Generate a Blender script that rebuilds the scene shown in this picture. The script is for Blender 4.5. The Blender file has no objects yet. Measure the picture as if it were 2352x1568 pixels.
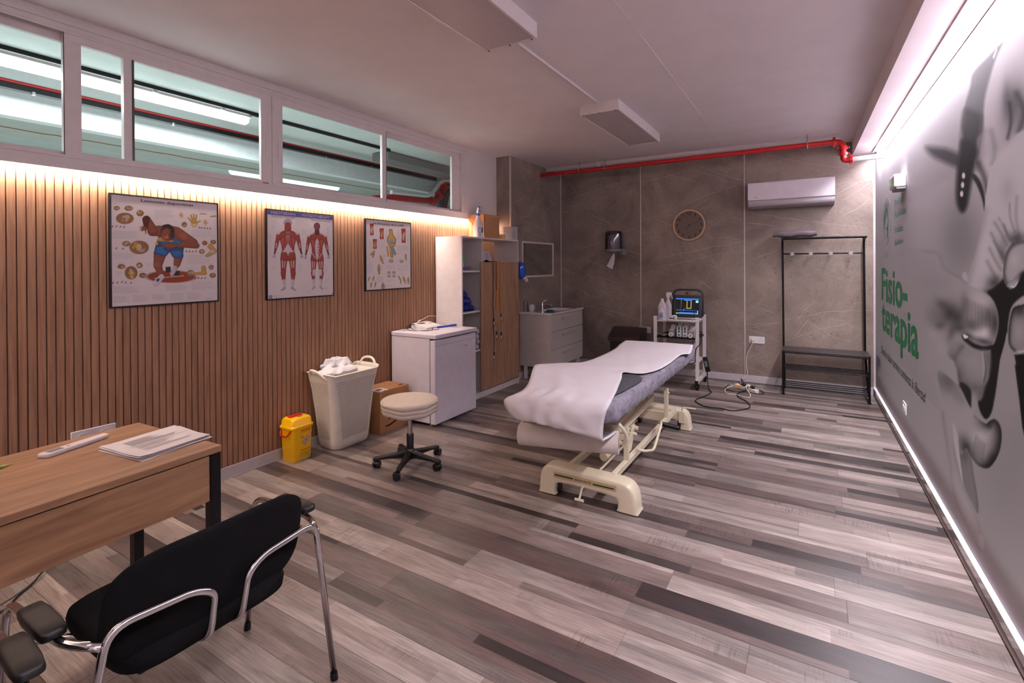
# physiotherapy room - procedural scene
import bpy, bmesh, math, random
import numpy as np
from mathutils import Vector, Matrix
random.seed(7)
C = bpy.context.scene.collection
PI = math.pi

# ------------------------------------------------------------ helpers
def lin(h):
    h = h.lstrip('#'); out = []
    for i in (0, 2, 4):
        c = int(h[i:i+2], 16) / 255
        out.append(c/12.92 if c <= .04045 else ((c+.055)/1.055)**2.4)
    return tuple(out)

def mat(name, col, rough=.5, metal=0., noise=None, bump=None, emit=None, alpha=1., spec=.5, coat=0., trans=0., ior=1.45, attr=None, stretch=(1, 1, 1), sheen=0.):
    """noise=(scale, amount, detail)  bump=(scale, strength, distance)"""
    m = bpy.data.materials.new(name); m.use_nodes = True
    nt = m.node_tree; N = nt.nodes; L = nt.links
    b = N['Principled BSDF']
    c = lin(col) if isinstance(col, str) else col
    b.inputs['Base Color'].default_value = (*c, 1)
    b.inputs['Roughness'].default_value = rough
    b.inputs['Metallic'].default_value = metal
    b.inputs['Specular IOR Level'].default_value = spec
    b.inputs['Coat Weight'].default_value = coat
    b.inputs['Transmission Weight'].default_value = trans
    b.inputs['IOR'].default_value = ior
    b.inputs['Alpha'].default_value = alpha
    if sheen: b.inputs['Sheen Weight'].default_value = sheen
    if emit:
        b.inputs['Emission Color'].default_value = (*lin(emit[0]), 1)
        b.inputs['Emission Strength'].default_value = emit[1]
    tc = N.new('ShaderNodeTexCoord'); mp = N.new('ShaderNodeMapping')
    mp.inputs['Scale'].default_value = stretch
    L.new(tc.outputs['Object'], mp.inputs['Vector'])
    src = None
    if attr:
        a = N.new('ShaderNodeAttribute'); a.attribute_name = attr
        src = a.outputs['Color']; L.new(src, b.inputs['Base Color'])
    if noise is None: noise = (14., .05, 3.)
    n = N.new('ShaderNodeTexNoise'); n.inputs['Scale'].default_value = noise[0]; n.inputs['Detail'].default_value = noise[2] if len(noise) > 2 else 4
    L.new(mp.outputs[0], n.inputs['Vector'])
    mr = N.new('ShaderNodeMapRange'); mr.inputs['From Min'].default_value = .3; mr.inputs['From Max'].default_value = .7
    mr.inputs['To Min'].default_value = 1-noise[1]; mr.inputs['To Max'].default_value = 1+noise[1]*.6
    L.new(n.outputs['Fac'], mr.inputs['Value'])
    mx = N.new('ShaderNodeVectorMath'); mx.operation = 'SCALE'
    if src: L.new(src, mx.inputs[0])
    else: mx.inputs[0].default_value = c
    L.new(mr.outputs[0], mx.inputs['Scale']); L.new(mx.outputs[0], b.inputs['Base Color'])
    if bump:
        n2 = N.new('ShaderNodeTexNoise'); n2.inputs['Scale'].default_value = bump[0]; n2.inputs['Detail'].default_value = 4
        L.new(mp.outputs[0], n2.inputs['Vector'])
        bp = N.new('ShaderNodeBump'); bp.inputs['Strength'].default_value = bump[1]; bp.inputs['Distance'].default_value = bump[2] if len(bump) > 2 else .003
        L.new(n2.outputs['Fac'], bp.inputs['Height']); L.new(bp.outputs[0], b.inputs['Normal'])
    return m

def glass_mat(name, tint, gloss=.08, rough=.02):
    m = bpy.data.materials.new(name); m.use_nodes = True
    nt = m.node_tree; N = nt.nodes; L = nt.links; N.clear()
    o = N.new('ShaderNodeOutputMaterial'); mx = N.new('ShaderNodeMixShader')
    t = N.new('ShaderNodeBsdfTransparent'); g = N.new('ShaderNodeBsdfGlossy')
    t.inputs[0].default_value = (*tint, 1); g.inputs['Roughness'].default_value = rough
    fr = N.new('ShaderNodeFresnel'); fr.inputs[0].default_value = 1.25
    ad = N.new('ShaderNodeMath'); ad.operation = 'ADD'; ad.inputs[1].default_value = gloss
    L.new(fr.outputs[0], ad.inputs[0]); L.new(ad.outputs[0], mx.inputs[0])
    L.new(t.outputs[0], mx.inputs[1]); L.new(g.outputs[0], mx.inputs[2]); L.new(mx.outputs[0], o.inputs[0])
    return m

def wood_mat(name, c1, c2, rough=.5, grain=(1, 22, 22), scale=3., bump=.25):
    m = bpy.data.materials.new(name); m.use_nodes = True
    nt = m.node_tree; N = nt.nodes; L = nt.links; b = N['Principled BSDF']; b.inputs['Roughness'].default_value = rough
    tc = N.new('ShaderNodeTexCoord'); mp = N.new('ShaderNodeMapping'); mp.inputs['Scale'].default_value = grain
    L.new(tc.outputs['Object'], mp.inputs[0])
    n = N.new('ShaderNodeTexNoise'); n.inputs['Scale'].default_value = scale; n.inputs['Detail'].default_value = 7; n.inputs['Distortion'].default_value = .6
    L.new(mp.outputs[0], n.inputs['Vector'])
    cr = N.new('ShaderNodeValToRGB'); e = cr.color_ramp.elements
    e[0].position = .34; e[0].color = (*lin(c1), 1); e[1].position = .68; e[1].color = (*lin(c2), 1)
    L.new(n.outputs['Fac'], cr.inputs[0]); L.new(cr.outputs[0], b.inputs['Base Color'])
    bp = N.new('ShaderNodeBump'); bp.inputs['Strength'].default_value = bump; bp.inputs['Distance'].default_value = .001
    L.new(n.outputs['Fac'], bp.inputs['Height']); L.new(bp.outputs[0], b.inputs['Normal'])
    return m

def catmull(pts, n=6, closed=False):
    P = [Vector(p) for p in pts]
    if len(P) < 3: return P
    out = []; k = len(P)
    rng = range(k if closed else k-1)
    for i in rng:
        if closed: p0, p1, p2, p3 = P[i-1], P[i], P[(i+1) % k], P[(i+2) % k]
        else: p0, p1, p2, p3 = P[max(i-1, 0)], P[i], P[i+1], P[min(i+2, k-1)]
        for j in range(n):
            t = j/n
            out.append(.5*((2*p1)+(-p0+p2)*t+(2*p0-5*p1+4*p2-p3)*t*t+(-p0+3*p1-3*p2+p3)*t**3))
    if not closed: out.append(P[-1])
    return out

def fillet(pts, r, n=5):
    """polyline with rounded corners"""
    P = [Vector(p) for p in pts]; out = [P[0]]
    for i in range(1, len(P)-1):
        a, b, c = P[i-1], P[i], P[i+1]
        d1 = (a-b); d2 = (c-b); rr = min(r, d1.length*.49, d2.length*.49)
        s = b+d1.normalized()*rr; e = b+d2.normalized()*rr
        for j in range(n+1):
            t = j/n; out.append((1-t)**2*s+2*t*(1-t)*b+t*t*e)
    out.append(P[-1]); return out

class MB:
    def __init__(s): s.bm = bmesh.new(); s.mi = 0
    def face(s, vs):
        try:
            f = s.bm.faces.new(vs); f.material_index = s.mi; return f
        except ValueError: return None
    def quad(s, a, b, c, d): return s.face([s.bm.verts.new(p) for p in (a, b, c, d)])
    def poly(s, pts): return s.face([s.bm.verts.new(p) for p in pts])
    def box(s, x0, x1, y0, y1, z0, z1, M=None):
        v = [Vector((x, y, z)) for z in (z0, z1) for y in (y0, y1) for x in (x0, x1)]
        if M: v = [M @ p for p in v]
        v = [s.bm.verts.new(p) for p in v]
        for f in ((0, 2, 3, 1), (4, 5, 7, 6), (0, 1, 5, 4), (2, 6, 7, 3), (0, 4, 6, 2), (1, 3, 7, 5)): s.face([v[i] for i in f])
        return s
    def bar(s, a, b, w, h, up=(0, 0, 1)):
        """rectangular bar from a to b; w sideways, h along up"""
        a, b = Vector(a), Vector(b); d = (b-a).normalized(); u = Vector(up)
        sd = d.cross(u)
        if sd.length < 1e-4: sd = d.cross(Vector((1, 0, 0)))
        sd.normalize(); u = sd.cross(d).normalized()
        r = []
        for p in (a, b): r.append([s.bm.verts.new(p+sd*w/2*i+u*h/2*j) for i, j in ((-1, -1), (1, -1), (1, 1), (-1, 1))])
        for k in range(4): s.face([r[0][k], r[0][(k+1) % 4], r[1][(k+1) % 4], r[1][k]])
        s.face(r[0][::-1]); s.face(r[1]); return s
    def tube(s, pts, r, seg=8, closed=False, cap=True):
        P = [Vector(p) for p in pts]; n = len(P); rings = []
        R = r if isinstance(r, (list, tuple)) else [r]*n
        t0 = (P[1]-P[0]).normalized()
        u = t0.cross(Vector((0, 0, 1)));
        if u.length < .1: u = t0.cross(Vector((1, 0, 0)))
        u.normalize()
        for i in range(n):
            if closed: t = (P[(i+1) % n]-P[i-1])
            else: t = P[min(i+1, n-1)]-P[max(i-1, 0)]
            if t.length < 1e-9: t = t0
            t = t.normalized()
            u = (u-t*u.dot(t))
            if u.length < 1e-6: u = t.orthogonal()
            u.normalize(); w = t.cross(u)
            rings.append([s.bm.verts.new(P[i]+(u*math.cos(2*PI*k/seg)+w*math.sin(2*PI*k/seg))*R[i]) for k in range(seg)])
        m = n if closed else n-1
        for i in range(m):
            a, b = rings[i], rings[(i+1) % n]
            for k in range(seg): s.face([a[k], a[(k+1) % seg], b[(k+1) % seg], b[k]])
        if cap and not closed: s.face(rings[0][::-1]); s.face(rings[-1])
        return s
    def cyl(s, a, b, r, seg=20, r2=None): return s.tube([a, b], [r, r if r2 is None else r2], seg)
    def lathe(s, prof, c, seg=28, axis='z', M=None):
        """prof=[(r,h)] bottom to top"""
        c = Vector(c); rings = []
        for r, h in prof:
            ring = []
            for k in range(seg):
                a = 2*PI*k/seg; x, y = r*math.cos(a), r*math.sin(a)
                p = Vector((x, y, h)) if axis == 'z' else (Vector((h, x, y)) if axis == 'x' else Vector((x, h, y)))
                if M: p = M @ p
                ring.append(s.bm.verts.new(c+p))
            rings.append(ring)
        for a, b in zip(rings, rings[1:]):
            for k in range(seg): s.face([a[k], a[(k+1) % seg], b[(k+1) % seg], b[k]])
        if prof[0][0] > 1e-5: s.face(rings[0][::-1])
        if prof[-1][0] > 1e-5: s.face(rings[-1])
        return s
    def prism(s, pts, d):
        """pts: planar 3D outline, extruded by vector d"""
        a = [s.bm.verts.new(p) for p in pts]; b = [s.bm.verts.new(Vector(p)+Vector(d)) for p in pts]; n = len(a)
        s.face(a[::-1]); s.face(b)
        for i in range(n): s.face([a[i], a[(i+1) % n], b[(i+1) % n], b[i]])
        return s
    def loft(s, rings, closed=True, cap=True):
        R = [[s.bm.verts.new(p) for p in r] for r in rings]; n = len(R[0])
        for a, b in zip(R, R[1:]):
            for k in range(n if closed else n-1): s.face([a[k], a[(k+1) % n], b[(k+1) % n], b[k]])
        if cap and closed: s.face(R[0][::-1]); s.face(R[-1])
        return s
    def ell(s, c, r, seg=16, rings=8, M=None):
        c = Vector(c); prev = None; rr = r if isinstance(r, (tuple, list)) else (r, r, r)
        R = []
        for i in range(rings+1):
            th = PI*i/rings
            R.append([(Vector((rr[0]*math.sin(th)*math.cos(2*PI*k/seg), rr[1]*math.sin(th)*math.sin(2*PI*k/seg), -rr[2]*math.cos(th)))) for k in range(seg)])
        R = [[c+((M @ p) if M else p) for p in ring] for ring in R]
        return s.loft(R, True, False)

def invparent(o, parent):
    o.parent = parent
    M = Matrix.Identity(4); p = parent; chain = []
    while p is not None: chain.append(p); p = p.parent
    for q in reversed(chain): M = M @ q.matrix_parent_inverse @ Matrix.LocRotScale(q.location, q.rotation_euler, q.scale)
    o.matrix_parent_inverse = M.inverted()

def finish(me, o, smooth, bevel, subsurf, bseg=2):
    if smooth:
        for p in me.polygons: p.use_smooth = True
        if smooth is not True and not subsurf: me.set_sharp_from_angle(angle=math.radians(smooth))
    if subsurf:
        md = o.modifiers.new('s', 'SUBSURF'); md.levels = md.render_levels = subsurf
    if bevel:
        md = o.modifiers.new('b', 'BEVEL'); md.width = bevel; md.segments = bseg; md.limit_method = 'ANGLE'; md.angle_limit = math.radians(40)
        md.harden_normals = False

def obj(name, mb, mats, parent=None, smooth=40, bevel=0, subsurf=0, doubles=True, local=False, bseg=2):
    if doubles: bmesh.ops.remove_doubles(mb.bm, verts=mb.bm.verts, dist=1e-5)
    bmesh.ops.recalc_face_normals(mb.bm, faces=mb.bm.faces)
    me = bpy.data.meshes.new(name); mb.bm.to_mesh(me); mb.bm.free()
    o = bpy.data.objects.new(name, me); C.objects.link(o)
    for m in (mats if isinstance(mats, (list, tuple)) else [mats]): me.materials.append(m)
    if parent:
        if local: o.parent = parent
        else: invparent(o, parent)
    finish(me, o, smooth, bevel, subsurf, bseg)
    return o

def tag(o, label, cat, group=None, kind=None):
    o['label'] = label; o['category'] = cat
    if group: o['group'] = group
    if kind: o['kind'] = kind
    return o
def thing(name, label, cat, loc=(0, 0, 0), rotz=0, group=None):
    o = bpy.data.objects.new(name, None); C.objects.link(o); o.location = loc; o.rotation_euler = (0, 0, rotz)
    o.empty_display_size = .1
    return tag(o, label, cat, group)
def struct(name, mb, m, parent=None, label=None, **k):
    o = obj(name, mb, m, parent, **k)
    if parent is None:
        o['kind'] = 'structure'
        if label: o['label'] = label
    return o
def dup(root, loc, rotz=None, label=None):
    r = root.copy(); C.objects.link(r); r.location = loc
    if rotz is not None: r.rotation_euler = (0, 0, rotz)
    if label: r['label'] = label
    def rec(src, dst):
        for ch in [c for c in bpy.data.objects if c.parent == src]:
            c = ch.copy(); C.objects.link(c); c.parent = dst; rec(ch, c)
    rec(root, r); return r

def text_mesh(mb, txt, org, right, up, width=None, height=None, bold=0., shear=0., spacing=1., depth=0.):
    """lettering fitted so that the text is `width` wide and its tallest glyph `height` high"""
    cu = bpy.data.curves.new('t', 'FONT'); cu.body = txt; cu.offset = bold; cu.shear = shear; cu.space_character = spacing
    cu.resolution_u = 3
    to = bpy.data.objects.new('t', cu); C.objects.link(to)
    dg = bpy.context.evaluated_depsgraph_get(); dg.update()
    me = bpy.data.meshes.new_from_object(to.evaluated_get(dg))
    xs = [v.co.x for v in me.vertices]; ys = [v.co.y for v in me.vertices]
    if xs:
        x0, x1, y0, y1 = min(xs), max(xs), min(ys), max(ys)
        sy = height/(y1-y0) if height else 1
        sx = width/(x1-x0) if width else sy
        if not height: sy = sx
        O = Vector(org); R = Vector(right).normalized(); U = Vector(up).normalized()
        vs = [mb.bm.verts.new(O+R*((v.co.x-x0)*sx)+U*((v.co.y-y0)*sy)) for v in me.vertices]
        for p in me.polygons: mb.face([vs[i] for i in p.vertices])
    bpy.data.objects.remove(to); bpy.data.curves.remove(cu); bpy.data.meshes.remove(me)
    return mb

def text_obj(name, txt, org, right, up, m, parent, width=None, height=None, **k):
    mb = MB(); text_mesh(mb, txt, org, right, up, width, height, **k)
    return obj(name, mb, m, parent, smooth=0, doubles=False)

# painted sheets: a fine grid carrying a colour attribute
class Canvas:
    def __init__(s, X, Y, base):
        s.X, s.Y = X, Y; s.rgb = np.empty(X.shape+(3,)); s.rgb[:] = base
    def blend(s, a, col):
        a = np.clip(a, 0, 1)[..., None]; s.rgb = s.rgb*(1-a)+np.asarray(col)*a
    def ellipse(s, cx, cy, rx, ry, col, soft=.15, rot=0, op=1, shade=0):
        c, n = math.cos(rot), math.sin(rot); dx, dy = s.X-cx, s.Y-cy
        d = np.sqrt(((dx*c+dy*n)/rx)**2+((-dx*n+dy*c)/ry)**2)
        a = np.clip((1-d)/soft+.5, 0, 1)*op
        col = np.asarray(col)
        if shade: col = col*(1-shade+shade*np.sqrt(np.clip(1-d*d, 0, 1)))[..., None]
        s.blend(a, col)
    def capsule(s, x0, y0, x1, y1, r0, r1, col, shade=.5, soft=2., light=(-.4, -.5), op=1):
        dx, dy = x1-x0, y1-y0; L2 = dx*dx+dy*dy+1e-12
        t = np.clip(((s.X-x0)*dx+(s.Y-y0)*dy)/L2, 0, 1)
        px, py = s.X-(x0+t*dx), s.Y-(y0+t*dy); r = r0+(r1-r0)*t
        d = np.sqrt(px*px+py*py); a = np.clip((r-d)/soft+.5, 0, 1)*op
        nz = np.sqrt(np.clip(1-(d/r)**2, 0, 1)); li = np.clip(.55*nz+.45*((px*light[0]+py*light[1])/r+.5), 0, 1.1)
        s.blend(a, np.asarray(col)*(1-shade+shade*1.25*li)[..., None])
    def poly(s, pts, col, soft=1.5, op=1, rim=None, rimw=10., fade=None):
        """soft-edged polygon; rim = colour near its outline"""
        P = np.array(pts, float); inside = np.zeros(s.X.shape, bool); dist = np.full(s.X.shape, 1e9)
        for i in range(len(P)):
            (x0, y0), (x1, y1) = P[i-1], P[i]
            cond = ((y0 > s.Y) != (y1 > s.Y))
            with np.errstate(divide='ignore', invalid='ignore'):
                inside ^= cond & (s.X < (x1-x0)*(s.Y-y0)/(y1-y0+1e-15)+x0)
            dx, dy = x1-x0, y1-y0; t = np.clip(((s.X-x0)*dx+(s.Y-y0)*dy)/(dx*dx+dy*dy+1e-15), 0, 1)
            dist = np.minimum(dist, np.hypot(s.X-x0-t*dx, s.Y-y0-t*dy))
        sd = np.where(inside, dist, -dist); a = np.clip(sd/soft+.5, 0, 1)*op
        if fade: a = a*np.clip((s.X-fade[0])/(fade[1]-fade[0]), 0, 1)
        s.mask = a; c = np.asarray(col, float)
        if rim is not None:
            w = np.clip(sd/rimw, 0, 1)[..., None]; w = w*w*(3-2*w); c = np.asarray(rim)*(1-w)+c*w
        s.blend(a, c)
    def rect(s, x0, y0, x1, y1, col, op=1, soft=1.): s.poly([(x0, y0), (x1, y0), (x1, y1), (x0, y1)], col, soft, op)

def homog(src, dst):
    A = []; b = []
    for (x, y), (u, v) in zip(src, dst):
        A.append([x, y, 1, 0, 0, 0, -u*x, -u*y]); b.append(u)
        A.append([0, 0, 0, x, y, 1, -v*x, -v*y]); b.append(v)
    h = np.linalg.solve(np.array(A, float), np.array(b, float)); return np.append(h, 1).reshape(3, 3)

def grid_sheet(name, pos, rgb, m, parent=None):
    """pos (h,w,3), rgb (h,w,3) linear"""
    h, w = pos.shape[:2]; me = bpy.data.meshes.new(name)
    idx = np.arange(h*w).reshape(h, w)
    q = np.stack([idx[:-1, :-1], idx[:-1, 1:], idx[1:, 1:], idx[1:, :-1]], -1).reshape(-1, 4)
    me.vertices.add(h*w); me.vertices.foreach_set('co', pos.reshape(-1).astype(np.float32))
    me.loops.add(q.size); me.loops.foreach_set('vertex_index', q.reshape(-1).astype(np.int32))
    me.polygons.add(len(q)); me.polygons.foreach_set('loop_start', (np.arange(len(q))*4).astype(np.int32)); me.polygons.foreach_set('loop_total', np.full(len(q), 4, np.int32))
    me.update(calc_edges=True); me.validate()
    ca = me.color_attributes.new('paint', 'FLOAT_COLOR', 'POINT')
    ca.data.foreach_set('color', np.concatenate([rgb.reshape(-1, 3), np.ones((h*w, 1))], 1).reshape(-1).astype(np.float32))
    o = bpy.data.objects.new(name, me); C.objects.link(o); me.materials.append(m)
    if parent: invparent(o, parent)
    return o

# ------------------------------------------------------------ materials
WHITE = mat('white_paint', '#d8cfce', .6, noise=(30, .03), bump=(220, .12, .002))
CEIL = mat('ceiling_plaster', '#e2d8db', .85, noise=(4, .04), bump=(260, .35, .003))
FRAME = mat('white_lacquered_aluminium', '#d6cccb', .35)
DARKSEAL = mat('dark_rubber_seal', '#3a3433', .6)
GLASS = glass_mat('window_glass', (.93, .96, .96), .01)
SLAT = wood_mat('oak_slat', '#835c42', '#9e7557', .6, (24, 24, 1.2), 2.5, .12)
GROOVE = mat('slat_groove', '#5e4132', .8)
BASEW = mat('white_baseboard', '#bdb4b6', .25, coat=.3)
JOINT = mat('aluminium_joint_strip', '#c9c0bf', .35, .3)
DESKW = wood_mat('desk_oak', '#7f5c43', '#a37b5a', .42, (14, 1.4, 14), 2.2)
DOORW = wood_mat('door_oak', '#7b5a44', '#9f7a5c', .5, (14, 14, 1.0), 2.5)
BLACKM = mat('black_metal', '#141214', .4, .5)
BLACKP = mat('black_plastic', '#101012', .35)
BLACKF = mat('black_fabric', '#0b0a0c', .92, noise=(300, .3), bump=(500, .2), spec=.15)
BLACKP2 = mat('black_vinyl_pad', '#0e0c0d', .5)
CHROME = mat('chrome', '#d8d4d6', .12, 1.)
CREAM = mat('cream_lacquer', '#d6cab0', .28, noise=(60, .03), coat=.3)
CREAM2 = mat('beige_label', '#b79f78', .5)
PAPER = mat('white_paper', '#d6cfd2', .75, noise=(8, .03), bump=(9, .25, .01))
ROLLP = mat('roll_paper', '#cfc2bc', .8, bump=(60, .1))
GREYF = mat('grey_nonwoven', '#847e8a', .95, noise=(26, .35, 6), bump=(30, .7, .006))
DGREY = mat('charcoal_foam', '#37373c', .85)
STOOLV = mat('beige_vinyl', '#c0b3a5', .5, noise=(20, .05), bump=(12, .15, .004))
YEL = mat('yellow_plastic', '#f2b705', .35, noise=(8, .04))
RED = mat('red_plastic', '#c41a12', .35)
REDP = mat('red_enamel_pipe', '#a51217', .3, coat=.3)
BASK = mat('cream_plastic_basket', '#ddd5c9', .45)
BHOLE = mat('basket_hole', '#8d8177', .8)
CARD = mat('cardboard', '#a0714a', .85, noise=(12, .08))
CARD2 = mat('cardboard_edge', '#80553a', .9)
FRIDGE = mat('fridge_enamel', '#d3ccd6', .4, bump=(300, .05))
SHELFW = mat('white_melamine', '#d2caca', .45)
SHELFG = mat('shelf_inner', '#b5aca8', .6)
VAN = mat('vanity_lacquer', '#c2b8b3', .4)
CER = mat('white_ceramic', '#ded6d4', .12, coat=.5)
BLUE = mat('navy_towel', '#14206e', .95, noise=(40, .3), bump=(160, .5, .004))
BLUEP = mat('blue_translucent_plastic', '#123f9e', .15, coat=.5)
TOWEL = mat('white_towel', '#d2cfd4', .95, bump=(180, .6, .004))
GREENT = mat('green_lettering', '#137a4b', .6)
INK = mat('black_ink', '#191718', .7)
GREYINK = mat('grey_ink', '#6d6668', .8)
WPRINT = mat('white_print', '#e8e2e8', .7)
PLAS = mat('white_plastic', '#dad3d5', .35)
GPL = mat('grey_plastic', '#7b7678', .4)
CABLEB = mat('black_cable', '#0c0b0c', .45)
CABLEW = mat('white_cable', '#d5c9bb', .45)
CLEAR = glass_mat('clear_plastic', (.9, .9, .9), .08, .1)
PRINT = mat('printed_sheet', '#ffffff', .65, attr='paint', noise=(5, .0), spec=.2)
CLOCKW = mat('pale_wood_rim', '#c9a27e', .5)
GREYST = mat('grey_shoe_bench', '#3b3231', .5)
TEAL = mat('teal_print', '#0f6e70', .6)
EXPO = 0.16
VEINS=[[(-3.29,2.34),(-2.99,2.4),(-2.71,2.46),(-2.37,2.53)],[(-3.21,2.46),(-2.85,2.55),(-2.46,2.64),(-2.07,2.68)],[(-2.89,2.28),(-2.68,2.17),(-2.54,2.1),(-2.41,2.0)],[(-3.29,2.29),(-3.1,2.27)],[(-3.0,1.71),(-2.68,1.81),(-2.56,1.86)],[(-2.26,1.96),(-2.06,2.03)],[(-2.05,2.09),(-1.87,2.14),(-1.57,2.26)],[(-1.87,2.13),(-1.72,2.06),(-1.61,2.0)],[(-1.82,1.57),(-1.57,1.62),(-1.36,1.66),(-1.07,1.72),(-0.78,1.76)],[(-1.98,1.43),(-1.66,1.48),(-1.36,1.54),(-1.08,1.61),(-0.78,1.65)],[(-1.52,2.27),(-1.16,2.39),(-0.78,2.5)],[(-1.71,2.72),(-1.49,2.64),(-1.32,2.58)],[(-2.04,2.63),(-1.71,2.68),(-1.38,2.75),(-1.23,2.82)],[(-1.38,2.84),(-1.14,2.71),(-0.94,2.62),(-0.78,2.55)],[(-1.28,2.71),(-1.02,2.6)],[(-3.03,1.48),(-2.86,1.35),(-2.68,1.22),(-2.58,1.15)],[(-3.27,1.44),(-3.03,1.35)],[(-2.89,1.35),(-2.68,1.27),(-2.46,1.16)],[(-2.68,1.31),(-2.43,1.23),(-2.3,1.21)],[(-3.0,1.12),(-2.77,1.01),(-2.67,0.94)],[(-2.89,0.97),(-2.68,1.03),(-2.45,1.11)],[(-3.29,0.98),(-2.95,0.89),(-2.68,0.85),(-2.38,0.8),(-2.07,0.69)],[(-3.02,1.09),(-2.91,0.91)],[(-1.34,1.3),(-1.2,1.23),(-1.11,1.15)],[(-1.12,1.57),(-1.04,1.43),(-0.99,1.36)],[(-3.15,2.73),(-3.06,2.62),(-2.99,2.53)],[(-1.04,1.84),(-0.78,1.8)],[(-2.94,1.59),(-2.68,1.47),(-2.49,1.39)],[(-2.18,1.37),(-2.07,1.3)],[(-1.34,1.29),(-1.2,1.23),(-1.1,1.15)],[(-2.57,0.83),(-2.28,0.75),(-2.06,0.69),(-1.87,0.65)],[(-1.26,0.64),(-1.19,0.55),(-1.11,0.46)],[(-1.06,0.49),(-0.91,0.45),(-0.74,0.41)],[(-1.23,0.49),(-1.18,0.4),(-1.13,0.32)],[(-0.72,0.68),(-0.6,0.63),(-0.5,0.6),(-0.4,0.54)],[(-0.65,0.69),(-0.39,0.76)],[(-1.2,0.14),(-1.03,0.2),(-0.86,0.26),(-0.73,0.29),(-0.55,0.38),(-0.4,0.46)],[(-0.71,0.19),(-0.57,0.15),(-0.46,0.1)],[(-0.6,0.95),(-0.39,0.88)],[(-1.06,0.62),(-1.02,0.54)],[(-0.9,0.26),(-0.8,0.22)],[(-2.65,0.8),(-2.38,0.73)],[(-1.52,1.29),(-1.4,1.22)],[(-0.55,2.86),(-0.07,2.69),(0.29,2.59),(0.57,2.48)],[(0.24,2.29),(0.36,2.36),(0.46,2.42),(0.6,2.45)],[(-0.72,2.14),(-0.47,2.08),(-0.08,2.0),(0.18,1.95),(0.53,1.89)],[(-0.71,2.01),(-0.37,1.95)],[(0.05,1.86),(0.29,1.81),(0.61,1.74)],[(-0.31,0.81),(-0.08,0.86),(0.14,0.92),(0.36,0.94),(0.6,0.96)],[(-0.29,0.54),(-0.08,0.64),(0.07,0.71),(0.21,0.75),(0.36,0.8)],[(-0.17,0.79),(-0.08,0.93),(0.01,1.04)],[(-0.18,0.62),(-0.04,0.82)],[(-0.72,0.68),(-0.51,0.62),(-0.31,0.52)],[(-0.72,0.72),(-0.31,0.77)],[(-0.72,1.53),(-0.37,1.64)],[(-0.04,0.8),(0.18,0.64),(0.43,0.57)],[(-0.09,2.64),(0.29,2.49)],[(-0.88,2.58),(-0.74,2.55)],[(-0.89,1.76),(-0.75,1.78)],[(-0.88,2.09),(-0.75,2.04)],[(0.29,2.03),(0.46,2.12),(0.55,2.22)]]
PVEINS=[[(5.46,2.14),(5.69,2.09),(6.15,2.03),(6.64,1.94)],[(5.63,1.99),(6.12,1.9),(6.82,1.77)],[(5.61,2.87),(5.78,2.78),(6.0,2.71)],[(6.09,2.71),(6.46,2.6),(6.83,2.46)],[(5.46,2.28),(5.84,2.42)],[(6.25,2.15),(6.39,2.26),(6.64,2.38),(6.83,2.46)],[(5.66,2.12),(5.96,2.16)],[(6.17,0.99),(6.81,1.0)]]
MPTS=[(5.9154,2.3371),(2.5361,2.3617),(2.5424,0.1492),(5.9473,0.2539)]
# ------------------------------------------------------------ camera
RIG = (0.543086048, 0.00425356066, -0.00547275757)
yaw, pitch, roll = RIG
cy_, sy_ = math.cos(yaw), math.sin(yaw)
fwd = Vector((-sy_*math.cos(pitch), cy_*math.cos(pitch), -math.sin(pitch)))
r_ = Vector((cy_, sy_, 0)); u_ = r_.cross(fwd)
rt = r_*math.cos(roll)+u_*math.sin(roll); up = -r_*math.sin(roll)+u_*math.cos(roll)
cam = bpy.data.cameras.new('camera'); co = bpy.data.objects.new('camera', cam); C.objects.link(co)
M = Matrix(((rt.x, up.x, -fwd.x, 0), (rt.y, up.y, -fwd.y, 0), (rt.z, up.z, -fwd.z, 1.5), (0, 0, 0, 1)))
co.matrix_world = M
cam.sensor_fit = 'HORIZONTAL'; cam.sensor_width = 36; cam.lens = 1142.84*36/2352; cam.shift_y = (611.43-784)/2352; cam.clip_start = .02
bpy.context.scene.camera = co

# ------------------------------------------------------------ room shell
XL = -3.54      # slat face
YB = 6.9        # back wall
YF = -1.5       # wall behind the camera
ZC = 2.88
def xw(y): return .612+(6.66-y)*.0135     # right wall runs a hair out of square

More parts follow.
